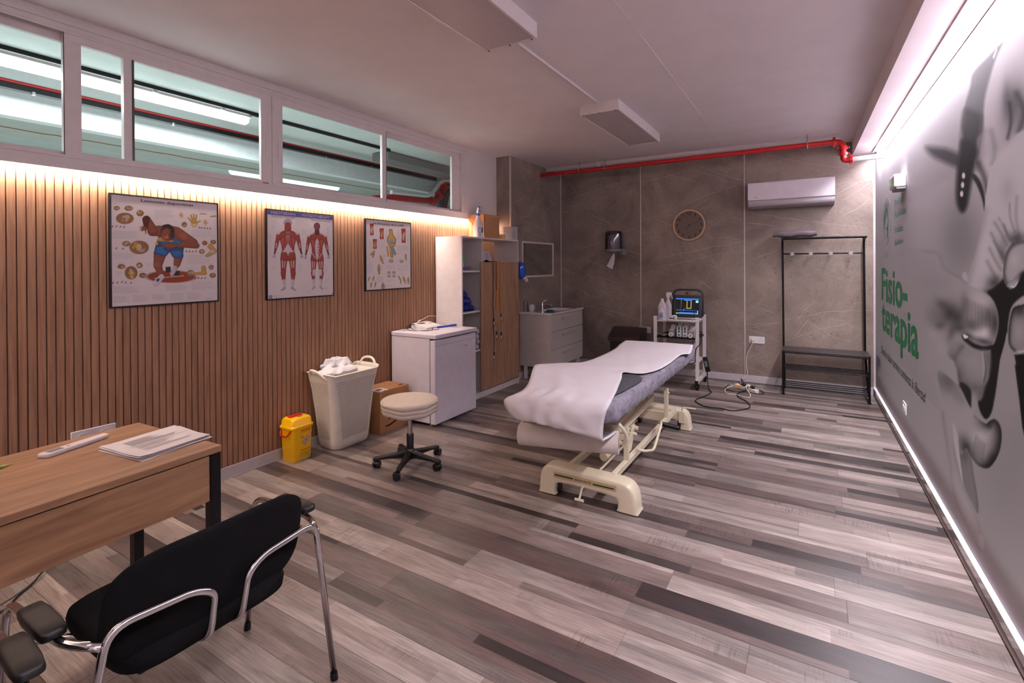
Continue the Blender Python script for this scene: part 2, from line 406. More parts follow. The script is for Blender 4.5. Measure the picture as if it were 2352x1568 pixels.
# floor: laminate planks of three strips each
fl = MB(); cols = []
rnd = random.Random(11)
DK, LT = np.array(lin('#332a29')), np.array(lin('#a3968f')); BR = np.array(lin('#7c6660'))
y = YF; row = 0
ROWT = [.8, .75, .12, .85, .2, .15, .9, .6, .1, .8, .3, .85, .1, .7]
while y < YB+.02:
    w = .166; pass
    x = -3.6-rnd.random()*1.2
    while x < 1.0:
        Lp = 1.28; pt = min(max(rnd.gauss(ROWT[row % len(ROWT)], .12), .0), 1.)
        cuts = rnd.choice([(0, .36, .68, 1), (0, .5, .74, 1), (0, .27, .62, 1), (0, .62, .8, 1), (0, .4, .55, 1), (0, .3, .45, 1)])
        for k in range(3):
            ya, yb = y+cuts[k]*w, y+cuts[k+1]*w
            st = min(max(rnd.gauss(pt, .22), 0), 1)
            xx = x
            while xx < x+Lp-.01:
                ln = rnd.choice([.32, .48, .64, .8, 1.28]); xe = min(xx+ln, x+Lp)
                if x+Lp-xe < .12: xe = x+Lp
                t = min(max(st+rnd.gauss(0, .13), 0), 1)
                c = DK*(1-t)+LT*t
                if rnd.random() < .5: c = c*.6+BR*.4
                c = c*rnd.uniform(.92, 1.06)
                g = .0006
                a, b = max(xx, -3.56), min(xe-(.0012 if xe >= x+Lp-.005 else 0), .72)
                if b > a:
                    y0 = max(ya+(.0008 if k == 0 else 0), YF); y1 = min(yb-(.0008 if k == 2 else 0), YB+.02)
                    if y1 > y0:
                        f = fl.quad((a, y0, 0), (b, y0, 0), (b, y1, 0), (a, y1, 0)); cols.append(tuple(c))
                xx = xe
        x += Lp
    y += w; row += 1
me = bpy.data.meshes.new('floor'); fl.mi = 0
f = fl.quad((-3.66, YF-.05, -.004), (.85, YF-.05, -.004), (.85, YB+.1, -.004), (-3.66, YB+.1, -.004)); f.material_index = 1; cols.append((.02, .015, .015))
fl.bm.to_mesh(me); fl.bm.free()
ca = me.color_attributes.new('tone', 'FLOAT_COLOR', 'CORNER')
buf = []
for c in cols: buf += [c[0], c[1], c[2], 1]*4
ca.data.foreach_set('color', buf)
fo = bpy.data.objects.new('floor', me); C.objects.link(fo); fo['kind'] = 'structure'; fo['label'] = 'grey-brown laminate plank floor'
# floor material
m = bpy.data.materials.new('laminate'); m.use_nodes = True; nt = m.node_tree; N = nt.nodes; L = nt.links; b = N['Principled BSDF']
at = N.new('ShaderNodeAttribute'); at.attribute_name = 'tone'
tc = N.new('ShaderNodeTexCoord')
def nz(scale3, sc, det, dist=0):
    mp = N.new('ShaderNodeMapping'); mp.inputs['Scale'].default_value = scale3; L.new(tc.outputs['Object'], mp.inputs[0])
    n = N.new('ShaderNodeTexNoise'); n.inputs['Scale'].default_value = sc; n.inputs['Detail'].default_value = det; n.inputs['Distortion'].default_value = dist
    L.new(mp.outputs[0], n.inputs['Vector']); return n.outputs['Fac']
def rng(v, a, b_, c, d):
    r = N.new('ShaderNodeMapRange'); r.inputs['From Min'].default_value = a; r.inputs['From Max'].default_value = b_; r.inputs['To Min'].default_value = c; r.inputs['To Max'].default_value = d
    L.new(v, r.inputs['Value']); return r.outputs[0]
def mul(a, b_):
    r = N.new('ShaderNodeMath'); r.operation = 'MULTIPLY'; L.new(a, r.inputs[0]); L.new(b_, r.inputs[1]); return r.outputs[0]
g1 = rng(nz((3, 60, 1), 2.2, 8, .4), .3, .7, .68, 1.18)
g2 = rng(nz((1.5, 7, 1), 2.0, 5, .8), .35, .75, 1.10, .66)
saw = rng(nz((70, 5, 1), 1.6, 4, .3), .5, .66, 1., .55)
patch = rng(nz((1.3, 3, 1), 1.5, 3), .55, .68, 0., 1.)
sm = N.new('ShaderNodeMix'); sm.data_type = 'FLOAT'; sm.inputs[2].default_value = 1.; L.new(patch, sm.inputs[0]); L.new(saw, sm.inputs[3])
tot = mul(mul(g1, g2), sm.outputs[0])
sc = N.new('ShaderNodeVectorMath'); sc.operation = 'SCALE'; L.new(at.outputs['Color'], sc.inputs[0]); L.new(tot, sc.inputs['Scale'])
L.new(sc.outputs[0], b.inputs['Base Color']); b.inputs['Roughness'].default_value = .4; b.inputs['Specular IOR Level'].default_value = .45
bp = N.new('ShaderNodeBump'); bp.inputs['Strength'].default_value = .12; bp.inputs['Distance'].default_value = .001; L.new(tot, bp.inputs['Height']); L.new(bp.outputs[0], b.inputs['Normal'])
me.materials.append(m); me.materials.append(GROOVE)

# ceiling
mb = MB(); mb.box(-3.66, .9, YF-.05, YB+.1, ZC, ZC+.1)
struct('ceiling', mb, CEIL)
# hairline crack / board joint on ceiling
mb = MB(); mb.tube([(-.885, y_, ZC+.0005) for y_ in (2.0, 6.4)], .0022, 5)
struct('trim_1', mb, CEIL)

# left wall: plaster above the slats with a long window band
WY0, WY1, WZ0, WZ1 = -1.3, 4.70, 2.10, 2.80
mb = MB()
mb.box(-3.66, -3.50, YF, YB+.1, WZ1, ZC)
mb.box(-3.66, -3.50, YF, WY1, 2.037, WZ0)
mb.box(-3.66, -3.50, WY1, YB+.1, 2.037, WZ1)
mb.box(-3.66, -3.50, YF, WY0, WZ0, WZ1)
mb.box(-3.66, -3.556, YF, YB+.1, 0, 2.037)
struct('wall_left', mb, WHITE, doubles=False)
# raised plaster strip over window
mb = MB(); mb.box(-3.50, -3.488, WY0, 4.76, 2.825, 2.845)
struct('trim_2', mb, WHITE)
# oak slat cladding
mb = MB(); y = YF; p = .0385
pts = []
while y < 5.42:
    pts += [(XL, y+.001), (XL, y+p-.007), (XL-.0015, y+p-.006), (XL-.009, y+p-.0055), (XL-.009, y+p-.0015), (XL-.0015, y+p-.0005)]
    y += p
bot = [mb.bm.verts.new((a, b_, .075)) for a, b_ in pts]; top = [mb.bm.verts.new((a, b_, 2.035)) for a, b_ in pts]
for i in range(len(pts)-1):
    f = mb.face([bot[i], bot[i+1], top[i+1], top[i]]); f.material_index = 1 if i % 6 in (3,) else 0
struct('trim_3', mb, [SLAT, GROOVE], smooth=0, label='vertical oak slat wall cladding')

# window frame & sashes: window_1 .. window_3
def sash(name, y0, y1, xa, st_l=.045, st_r=.045, z0=2.105, z1=2.785):
    f = MB(); x0, x1 = xa-.014, xa+.014
    f.box(x0, x1, y0, y1, z0, z0+.03); f.box(x0, x1, y0, y1, z1-.045, z1)
    f.box(x0, x1, y0, y0+st_l, z0+.03, z1-.045); f.box(x0, x1, y1-st_r, y1, z0+.03, z1-.045)
    o = struct(name, f, FRAME, bevel=.002)
    g = MB(); g.quad((xa, y0+st_l-.004, z0+.026), (xa, y1-st_r+.004, z0+.026), (xa, y1-st_r+.004, z1-.041), (xa, y0+st_l-.004, z1-.041))
    obj('window_pane', g, GLASS, o, smooth=0)
    return o
fr = MB()
for a, b_ in ((WZ1-.018, WZ1), (WZ0, WZ0+.012)): fr.box(-3.60, -3.495, WY0, WY1, a, b_)
for a in (WY0, 2.29, WY1-.03): fr.box(-3.60, -3.495, a, a+.03, WZ0+.012, WZ1-.018)
fr.box(-3.499, -3.4935, WY0, 4.70, WZ1-.004, WZ1+.03); fr.box(-3.499, -3.4935, 4.70, 4.73, WZ0, WZ1+.03)
struct('window_1', fr, FRAME, doubles=False, bevel=.0015)
sash('window_2', -1.27, 1.13, -3.545, .05, .055)
sash('window_3', 1.07, 2.29, -3.512, .075, .085)
for k, bb in enumerate(((-3.4982, -3.4965, 1.066, 1.0695, 2.112, 2.785), (-3.4982, -3.4965, 2.290, 2.2925, 2.112, 2.785), (-3.4982, -3.4965, 2.3165, 2.3195, 2.112, 2.785), (-3.4982, -3.4965, 3.4705, 3.474, 2.112, 2.785), (-3.4982, -3.4965, 1.07, 2.29, 2.7855, 2.7885), (-3.4982, -3.4965, 2.38, 3.47, 2.7855, 2.7905), (-3.4982, -3.4965, -1.2, 1.066, 2.775, 2.783), (-3.4992, -3.4925, -1.2, 4.76, 2.8245, 2.8265))):
    mb = MB(); mb.box(*bb); struct('trim_%d' % (30+k), mb, GPL if k > 3 else DARKSEAL)
mb = MB(); mb.box(-3.535, -3.498, 1.345, 1.398, 2.135, 2.74)
o = struct('window_4', mb, FRAME); mb = MB(); mb.box(-3.5, -3.496, 1.386, 1.398, 2.135, 2.74); obj('seal', mb, DARKSEAL, o)
sash('window_5', 2.32, 3.47, -3.512, .06, .05)
sash('window_6', 3.45, 4.67, -3.545, .06, .14)
for k, (yy, ) in enumerate(((2.245,), (2.345,))):
    mb = MB(); mb.box(-3.4985, -3.4955, yy-.008, yy+.008, 2.30, 2.46); mb.box(-3.4956, -3.494, yy-.003, yy+.003, 2.34, 2.42)
    struct('trim_%d' % (20+k), mb, [FRAME])
mb = MB(); mb.box(-3.4985, -3.4975, 2.215, 2.262, 2.10, 2.122)
tag(obj('tape_patch', mb, CARD, None), 'small scrap of brown tape on the window frame between the sashes', 'tape')

# pillar clad in stone panels, left rear corner
PX, PY = -3.29, 5.42
def stone(name, dark, lightc, seed):
    m = bpy.data.materials.new(name); m.use_nodes = True; nt = m.node_tree; N = nt.nodes; L = nt.links; b = N['Principled BSDF']
    tc = N.new('ShaderNodeTexCoord'); mp = N.new('ShaderNodeMapping'); mp.inputs['Location'].default_value = (seed, seed*.7, seed*.3); L.new(tc.outputs['Object'], mp.inputs[0])
    n1 = N.new('ShaderNodeTexNoise'); n1.inputs['Scale'].default_value = 1.6; n1.inputs['Detail'].default_value = 9; n1.inputs['Roughness'].default_value = .62; n1.inputs['Distortion'].default_value = .8
    n2 = N.new('ShaderNodeTexNoise'); n2.inputs['Scale'].default_value = 34; n2.inputs['Detail'].default_value = 5; n2.inputs['Distortion'].default_value = 2.2
    L.new(mp.outputs[0], n1.inputs[0]); L.new(mp.outputs[0], n2.inputs[0])
    cr = N.new('ShaderNodeValToRGB'); e = cr.color_ramp.elements; e[0].position = .3; e[0].color = (*lin(dark), 1); e[1].position = .72; e[1].color = (*lin(lightc), 1)
    L.new(n1.outputs['Fac'], cr.inputs[0])
    c2 = N.new('ShaderNodeValToRGB'); e = c2.color_ramp.elements; e[0].position = .33; e[0].color = (.5, .47, .44, 1); e[1].position = .43; e[1].color = (1, 1, 1, 1)
    L.new(n2.outputs['Fac'], c2.inputs[0])
    mx = N.new('ShaderNodeMix'); mx.data_type = 'RGBA'; mx.blend_type = 'MULTIPLY'; mx.inputs[0].default_value = .8
    L.new(cr.outputs[0], mx.inputs[6]); L.new(c2.outputs[0], mx.inputs[7]); L.new(mx.outputs[2], b.inputs['Base Color'])
    b.inputs['Roughness'].default_value = .42
    return m
STONE = stone('brown_marble', '#5f5149', '#95857a', 1.3)
VEIN = mat('marble_vein', '#aea099', .5)
def veins(mb, lines, place, seed=1, w=.0045):
    rr = random.Random(seed)
    for ln in lines:
        P = [Vector((a, b_, 0)) for a, b_ in ln]; Q = []
        for a, b_ in zip(P, P[1:]):
            n = max(2, int((b_-a).length/.05))
            for k in range(n): Q.append(a.lerp(b_, k/n)+Vector((rr.gauss(0, .004), rr.gauss(0, .004), 0)))
        Q.append(P[-1]); n = len(Q); prev = None
        for i, q in enumerate(Q):
            d = (Q[min(i+1, n-1)]-Q[max(i-1, 0)]).normalized(); s_ = Vector((-d.y, d.x, 0))
            ww = w*.5*(.25+.75*math.sin(PI*(i+.3)/(n-.4)))*rr.uniform(.5, 1.3)
            cur = [place(*(q+s_*ww).xy), place(*(q-s_*ww).xy)]
            if prev: mb.quad(prev[0], prev[1], cur[1], cur[0])
            prev = cur
mb = MB(); mb.box(-3.66, PX, PY, YB+.1, 0, ZC); mb.mi = 1
veins(mb, PVEINS, lambda a, b_: (PX+.0006, a, b_), 3)
veins(mb, [[(-3.5, 2.6), (-3.4, 2.45), (-3.3, 2.4)], [(-3.53, 2.2), (-3.4, 2.1), (-3.3, 2.15)]], lambda a, b_: (a, PY-.0006, b_), 4)
struct('wall_back_pillar', mb, [STONE, VEIN], smooth=0, doubles=False)
# back wall
mb = MB(); mb.box(-3.3, .85, YB, YB+.1, 0, ZC); mb.mi = 1
veins(mb, VEINS, lambda a, b_: (a, YB-.0006, b_), 5)
rr = random.Random(9)
extra = []
for k in range(46):
    a, c = rr.uniform(-3.1, .5), rr.uniform(.1, 2.7); an = rr.choice([-.35, .25, .6, -.6]); ln = rr.uniform(.08, .3)
    extra.append([(a, c), (a+ln, c+ln*math.tan(an))])
veins(mb, extra, lambda a, b_: (a, YB-.0005, b_), 6, .0022)
struct('wall_back', mb, [STONE, VEIN], smooth=0, doubles=False)
n = 4
for (x, z0, z1) in ((-2.056, .08, ZC), (-.732, .08, ZC)):
    mb = MB(); mb.box(x-.006, x+.006, YB-.006, YB, z0, z1); struct('trim_%d' % n, mb, JOINT); n += 1
mb = MB(); mb.box(PX, PX+.012, YB-.012, YB, .08, ZC); struct('trim_6', mb, JOINT)
mb = MB(); mb.box(PX-.012, PX+.006, PY-.006, PY+.012, .08, ZC); struct('trim_7', mb, JOINT)
mb = MB(); mb.box(-3.556, -3.544, PY-.008, PY, 2.04, ZC-.02); struct('trim_8', mb, JOINT)
mb = MB(); mb.box(xw(YB)-.022, xw(YB)-.002, YB-.016, YB, .09, 2.6); struct('trim_9', mb, BASEW)

# baseboards
mb = MB(); mb.box(-3.556, -3.53, YF, PY, 0, .082); mb.box(-3.53, -3.526, YF, PY, 0, .006); struct('baseboard_left', mb, BASEW, bevel=.002)
mb = MB(); mb.box(-3.28, xw(YB), YB-.014, YB, 0, .088); mb.box(PX, PX+.014, PY, YB, 0, .088); struct('baseboard_back', mb, BASEW, bevel=.002, doubles=False)
GLOSSB = mat('glossy_baseboard', '#8f8887', .06, coat=1., spec=.8)
mb = MB()
def wq(mb, y0, y1, d0, d1, z0, z1):
    mb.prism([(xw(y0)-d0, y0, z0), (xw(y0)-d1, y0, z0), (xw(y1)-d1, y1, z0), (xw(y1)-d0, y1, z0)], (0, 0, z1-z0))
wq(mb, YF, YB-.016, .0, .014, 0, .088)
bbr = struct('baseboard_right', mb, GLOSSB)
mb = MB(); wq(mb, YF, YB-.016, .0, .026, .088, .094); struct('trim_10', mb, mat('white_ledge', '#f0eaee', .5))
mb = MB(); wq(mb, YF, YB-.016, .014, .020, 0, .007); struct('trim_11', mb, mat('white_foot_strip', '#efe8ec', .5))  # thin white strip along the foot of the baseboard

# right wall with printed mural
WALLG = mat('mural_side_wall', '#bdb6bc', .6)
mb = MB(); mb.prism([(xw(YF), YF, 0), (.9, YF, 0), (.9, YB+.1, 0), (xw(YB+.1), YB+.1, 0)], (0, 0, ZC)); struct('wall_right', mb, WALLG)
mb = MB(); mb.box(-3.66, .9, YF-.1, YF, 0, ZC); struct('wall_front', mb, WHITE)

# mural print, painted in the unwarped coordinates of the artwork (homography from four wall points)
ys = []; y = 6.875
while y > .75:
    ys.append(y); y -= .0042+.0024*max(0, y-2.2) if y > 2.25 else .04
ys = np.array(ys); zs = np.arange(.1, 2.6, .0062)
Yg, Zg = np.meshgrid(ys, zs)
MH = homog(MPTS, [(2040, 400), (2352, 60), (2352, 1440), (2040, 900)])
q = np.stack([Yg, Zg, np.ones_like(Yg)], -1) @ MH.T
g = lambda v: np.array([v*1.0, v*.955, v*1.01])
cv = Canvas(q[..., 0]/q[..., 2], q[..., 1]/q[..., 2], g(.44))
K = 1.865
k1 = lambda *L: [(2100+x/K, 420+y/K) for x, y in L]
k2 = lambda *L: [(2100+x/K, 840+y/K) for x, y in L]
k3 = lambda *L: [(2100+x/K, y/K) for x, y in L]
def el(kf, x, y, rx, ry, v, soft=1., op=1., rot=0):
    (a, b), = kf((x, y)); cv.ellipse(a, b, rx/K, ry/K, g(v), soft, rot, op)
def cap(kf, x0, y0, x1, y1, r0, r1, v, soft=4, op=1.):
    (a, b), (c, d) = kf((x0, y0), (x1, y1)); cv.capsule(a, b, c, d, r0/K, r1/K, g(v), 0, soft, op=op)
def pl(pts, v, soft=2, op=1., rim=None, rimw=10): cv.poly(pts, g(v), soft, op, None if rim is None else g(rim), rimw)
def smooth(pts, n=4): return [(p.x, p.y) for p in catmull([(x, y, 0) for x, y in pts], n, True)]
def sh(pts, v, soft=2, op=1., fade=None): cv.poly(smooth(pts), g(v), soft, op, fade=fade)
def dk(kf, x, y, rx, ry, f, rot=0, p=2.):
    """multiply the tone by f at the centre of a soft ellipse"""
    (a, b), = kf((x, y)); c, n = math.cos(rot), math.sin(rot); dx, dy = cv.X-a, cv.Y-b
    d = ((dx*c+dy*n)/(rx/K))**2+((-dx*n+dy*c)/(ry/K))**2
    cv.rgb *= (1+(f-1)*np.exp(-d**(p/2)*1.4)*cv.mask)[..., None]
def dkl(kf, pts, w_, f):
    """soft dark or light stroke along a path"""
    P = smooth_open(kf(*pts)); d = np.full(cv.X.shape, 1e9)
    for (x0, y0), (x1, y1) in zip(P, P[1:]):
        dx, dy = x1-x0, y1-y0; t = np.clip(((cv.X-x0)*dx+(cv.Y-y0)*dy)/(dx*dx+dy*dy+1e-9), 0, 1)
        d = np.minimum(d, np.hypot(cv.X-x0-t*dx, cv.Y-y0-t*dy))
    cv.rgb *= (1+(f-1)*np.exp(-(d/(w_/K))**2)*cv.mask)[..., None]
def smooth_open(pts): return [(p.x, p.y) for p in catmull([(x, y, 0) for x, y in pts], 4)]
cv.mask = 1.
# background: grey, darker pocket between the two arms
dk(k1, 200, 230, 110, 240, .62); dk(k2, 430, 400, 300, 560, .78); dk(k1, 40, 30, 120, 160, 1.06)
# cuff of the sleeve behind the strap
sh(k3((10, 560), (30, 610), (60, 650), (120, 690), (188, 716), (205, 600), (225, 440), (150, 400), (60, 440)), .40, 22, .8)
sh(k3((50, 628), (110, 632), (150, 640), (196, 665), (190, 716), (120, 692), (70, 664)), .07, 16, .95)
dk(k3, 120, 600, 70, 90, .7)
# rear wrist
sh(k3((400, 120), (355, 230), (320, 370), (300, 470), (285, 560), (270, 650), (262, 740), (290, 800), (305, 860), (330, 720), (400, 620), (480, 550), (700, 500), (700, 60)), .50, 3)
dkl(k3, [(275, 700), (300, 760), (312, 820)], 16, .35); dkl(k3, [(290, 560), (276, 640), (270, 720)], 18, .62)
dk(k3, 420, 450, 62, 130, .30, .1); dk(k3, 395, 420, 22, 90, .6); dkl(k3, [(408, 440), (414, 520), (400, 592)], 9, .35); dkl(k3, [(440, 400), (470, 480), (450, 560)], 16, .4); dk(k3, 520, 470, 70, 100, .25)
dkl(k3, [(330, 560), (345, 640), (335, 700)], 14, .75)
sh(k3((243, 752), (262, 747), (288, 785), (303, 850), (301, 905), (289, 850), (268, 795)), .03, 5)
# watch strap
sh(k3((380, 180), (318, 240), (252, 310), (240, 370), (215, 460), (203, 560), (250, 590), (292, 560), (300, 430), (330, 310), (355, 240)), .15, 7, .95)  # upper strap painted paler where the wall light washes it out
sh(k3((214, 470), (203, 560), (195, 640), (185, 740), (181, 830), (188, 882), (205, 908), (223, 885), (236, 820), (248, 750), (262, 690), (277, 600), (290, 500), (250, 470)), .055, 16)
sh(k3((203, 600), (195, 650), (185, 740), (181, 830), (188, 882), (205, 908), (223, 885), (236, 820), (248, 750), (262, 690), (270, 640), (240, 600)), .012, 12)
cap(k3, 340, 245, 353, 212, 3, 2, .6, 3)
for c_ in ((211, 752), (207, 792), (203, 830)): el(k3, c_[0], c_[1], 7, 12, .6, .4)
# front forearm
sh(k3((300, 905), (312, 800), (332, 715), (400, 622), (475, 552), (700, 460), (700, 1300), (480, 1250), (380, 1262), (345, 1300), (320, 1278), (275, 1245), (226, 1216), (240, 1155), (265, 1075), (285, 985)), .50, 2.5)
dkl(k3, [(302, 900), (285, 985), (262, 1080), (232, 1200)], 16, .80); dk(k1, 400, 30, 36, 70, .82); dk(k1, 300, 330, 40, 130, 1.08)
for pts, w_, f in (([(345, 170), (372, 215), (396, 268)], 8, .7), ([(330, 215), (356, 270), (384, 322)], 8, .68), ([(384, 180), (400, 225), (424, 258)], 8, .68), ([(408, 90), (412, 150), (430, 210)], 6, .7), ([(322, 280), (346, 330), (372, 372)], 8, .7), ([(312, 335), (335, 380), (352, 408)], 9, .7), ([(362, 150), (384, 190), (400, 220)], 6, .75), ([(340, 250), (366, 300), (382, 340)], 5, .75), ([(440, 60), (436, 140), (446, 220)], 9, .75)):
    dkl(k1, pts, w_, f)
dk(k1, 440, 238, 52, 34, .25); dk(k1, 380, 300, 24, 60, .5, -.2); dk(k1, 345, 428, 46, 40, .22); dk(k1, 320, 470, 40, 24, .3)
# dark hollow under the hand
sh(k1((600, 235), (470, 245), (412, 268), (386, 330), (383, 400), (350, 440), (312, 470), (342, 515), (357, 575), (352, 650), (335, 700), (310, 722), (322, 780), (320, 905), (348, 905), (376, 740), (398, 660), (404, 590), (425, 520), (500, 470), (600, 470)), .010, 5)
# background wedge
sh(k1((398, 640), (386, 690), (362, 780), (345, 880), (338, 960), (400, 980), (455, 960), (440, 820), (430, 740), (410, 690)), .37, 3)
# finger tips at the right
sh(k1((700, 246), (540, 240), (470, 247), (430, 258), (400, 290), (385, 340), (380, 390), (388, 428), (408, 450), (432, 445), (450, 415), (462, 385), (500, 370), (700, 380)), .40, 2)
dkl(k1, [(470, 250), (430, 262), (402, 292), (388, 340), (383, 390), (394, 430)], 10, .35); dkl(k1, [(500, 380), (462, 388), (452, 415)], 12, .2)
dkl(k1, [(410, 447), (434, 440), (452, 408)], 3, 1.9); dk(k1, 430, 330, 26, 44, 1.15); dkl(k1, [(404, 425), (424, 418), (438, 400)], 4, .7)
sh(k1((700, 520), (500, 514), (462, 520), (425, 534), (410, 580), (403, 640), (405, 690), (425, 720), (455, 729), (500, 716), (700, 700)), .32, 2.5)
dkl(k1, [(470, 524), (428, 536), (412, 580), (405, 640), (406, 690), (428, 720)], 11, .25); dk(k1, 450, 545, 44, 34, .25); dk(k1, 450, 640, 22, 44, 1.2); dkl(k1, [(436, 722), (456, 724), (475, 716)], 4, 1.8)
# black tool shapes
pl(k1((428, 735), (440, 800), (452, 905), (700, 905), (700, 700), (470, 730)), .008, 3); pl(k2((430, -5), (438, 60), (450, 150), (462, 260), (475, 320), (700, 900), (700, -5)), .008, 3)
sh(k2((322, -30), (319, 50), (284, 106), (272, 150), (284, 202), (308, 229), (331, 200), (346, 130), (356, 60), (363, -30)), .010, 4)
# left hand
hand_ = k1((-90, 300), (40, 290), (100, 305), (130, 368), (200, 412), (232, 436), (300, 468), (336, 502), (357, 560), (359, 620), (345, 672), (326, 712), (321, 800), (300, 870), (282, 928), (250, 915), (190, 920), (120, 980), (40, 900), (-60, 700))
sh(hand_, .40, 5, fade=(2060, 2130))
hm_ = cv.mask
cv.mask = 1.
dkl(k1, [(40, 288), (100, 303), (130, 366), (200, 410), (228, 430)], 9, .88)
sh(k1((208, 408), (206, 390), (216, 381), (226, 392), (226, 425)), .47, 3)
cv.mask = hm_
dk(k1, 285, 500, 60, 34, 1.28, .5); dk(k1, 110, 420, 90, 60, .92)
# folds of the palm and knuckles
for (x, y, rx, ry, f, r) in ((150, 560, 48, 60, .30, .3), (188, 575, 34, 44, .42, 0), (120, 520, 40, 26, .55, .5), (215, 520, 22, 60, .6, 0), (110, 610, 30, 24, .6, 0), (85, 570, 40, 60, .75, 0), (160, 640, 22, 50, .55, .3), (195, 620, 30, 26, .45, 0), (345, 600, 26, 80, .28, 0), (318, 570, 20, 50, .62, .1), (290, 575, 26, 40, .75, 0), (245, 610, 44, 30, .5, .3), (300, 680, 60, 16, .35, .25), (230, 655, 30, 16, .3, .5)):
    dk(k1, x, y, rx, ry, f, r)
for (x, y, rx, ry, f) in ((275, 645, 34, 24, 1.5), (305, 640, 20, 30, 1.35), (80, 640, 30, 40, 1.15), (120, 720, 34, 60, 1.12), (60, 760, 30, 60, 1.08)): dk(k1, x, y, rx, ry, f)
for k in range(7): dkl(k1, [(228+15*k, 500+7*k), (232+15*k, 540+6*k), (226+16*k, 590+4*k)], 6, .82)
sh(k1((204, 652), (222, 662), (258, 686), (300, 698), (344, 692), (335, 712), (292, 720), (246, 704), (212, 676)), .012, 5)
sh(k1((209, 650), (220, 650), (231, 661), (215, 665)), .8, 1.5)
# middle finger
sh(k1((160, 690), (212, 684), (258, 716), (318, 724), (321, 800), (302, 868), (282, 926), (256, 915), (215, 890), (170, 880), (140, 790)), .34, 14, .8)
dkl(k1, [(318, 726), (320, 800), (300, 870), (282, 924)], 14, .35); dkl(k1, [(292, 730), (298, 800), (290, 860)], 4, 1.3); dkl(k1, [(300, 730), (306, 800), (298, 850)], 3, .6)
dk(k1, 240, 775, 50, 40, 1.12); dk(k1, 165, 830, 46, 60, .28, .5); dk(k1, 200, 870, 60, 30, .4); dk(k1, 150, 750, 26, 50, .65); dk(k1, 265, 880, 30, 30, .6); dkl(k1, [(205, 700), (170, 760), (180, 830)], 12, .6)
dk(k1, 135, 850, 90, 70, .62, .3); dk(k1, 150, 600, 120, 110, .8)
# pointing fingers
sh(k2((50, -60), (100, 120), (120, 260), (150, 420), (165, 540), (200, 640), (235, 720), (265, 775), (290, 798), (299, 780), (298, 740), (282, 670), (262, 630), (240, 570), (215, 520), (190, 430), (172, 340), (160, 250), (170, 236), (190, 150), (170, -20)), .42, 6, fade=(2110, 2150))
dkl(k2, [(120, 200), (150, 420), (165, 540), (235, 720), (288, 796)], 10, .84); dkl(k2, [(172, 340), (190, 430), (215, 520), (262, 630), (296, 740)], 12, .85); dk(k2, 230, 650, 30, 90, 1.05, -.4)
sh(k2((188, 345), (205, 460), (216, 520), (245, 580), (272, 636), (275, 600), (268, 540), (256, 470), (247, 410), (240, 370), (215, 335)), .27, 3)
dkl(k2, [(247, 400), (268, 540), (274, 620)], 8, .8); dk(k2, 215, 380, 24, 40, .7)
sh(k2((164, 243), (178, 258), (188, 310), (193, 370), (203, 455), (206, 492), (190, 430), (171, 330)), .52, 2)
sh(k2((272, 735), (288, 722), (298, 745), (294, 785), (284, 780)), .52, 3, .7)
sh(k2((198, 70), (240, 98), (245, 150), (240, 184), (222, 150), (205, 115)), .03, 4)
# thumb across the bottom
sh(k2((100, 20), (190, 88), (225, 150), (262, 215), (305, 247), (318, 238), (344, 227), (368, 255), (375, 310), (360, 380), (320, 436), (275, 428), (240, 385), (222, 352), (203, 378), (190, 335), (186, 290), (160, 230), (130, 170)), .42, 3)
dkl(k2, [(318, 236), (346, 228), (370, 256), (377, 310), (362, 380), (322, 436)], 40, .07); dkl(k2, [(322, 436), (275, 428), (240, 385), (222, 352)], 22, .35); dkl(k2, [(262, 215), (305, 248), (325, 262)], 8, .6)
dk(k2, 215, 330, 34, 50, .45, -.5); dk(k2, 340, 400, 30, 40, .5); dk(k2, 285, 300, 44, 40, 1.25); dk(k2, 130, 60, 90, 60, .7); dk(k2, 190, 130, 30, 60, .8, -.6); dk(k2, 150, 70, 40, 50, .75)
for k in range(5): dkl(k2, [(266+9*k, 300+9*k), (258+9*k, 340+9*k), (252+10*k, 372+9*k)], 5, .75)
cv.rgb = .42*(np.clip(cv.rgb, .001, 1)/.44)**1.3
Xg = xw(Yg)-.0015
mural = grid_sheet('wall_mural', np.stack([Xg, Yg, Zg], -1), cv.rgb, PRINT)
mural.name = 'mural_print'
tag(mural, 'black and white photo mural of massaging hands covering the right wall', 'mural')
# lettering of the mural
def wt(name, txt, ya, yb, z0, z1, m, **k):
    d = Vector((xw(yb)-xw(ya), yb-ya, 0))
    return text_obj(name, txt, (xw(ya)-.004, ya, z0), d, (0, 0, 1), m, mural, width=d.length, height=z1-z0, **k)
wt('title_lettering', 'Fisio-', 6.37, 4.91, 1.108, 1.44, GREENT, bold=.02)
wt('title_lettering', 'terapia', 6.36, 4.48, .705, 1.115, GREENT, bold=.02)
for i, wd in enumerate(('Movilidad', 'Flexibilidad', 'Fortaleza', 'Equilibrio')):
    ye = (5.08, 4.95, 5.10, 5.10)[i]; z = (1.99, 1.885, 1.755, 1.635)[i]
    wt('word_lettering', wd, 5.52, ye, z, z+.06, GREENT, bold=.0)
wt('script_lettering', 'Donde el dolor termina, comienza la libertad', 6.42, 4.24, .545, .635, INK, shear=.4, bold=-.004)
mb = MB()
for k in range(64):
    if k % 8 == 7: continue
    a = 2*PI*k/64; yy = 6.02+.27*math.cos(a); zz = 1.905+.235*math.sin(a)
    mb.prism([(xw(yy)-.004, yy-.009, zz-.010), (xw(yy)-.004, yy+.009, zz-.010), (xw(yy)-.004, yy+.005, zz+.010), (xw(yy)-.004, yy-.005, zz+.010)], (-.001, 0, 0))
obj('emblem_ring', mb, GREYINK, mural, smooth=0)
mb = MB()
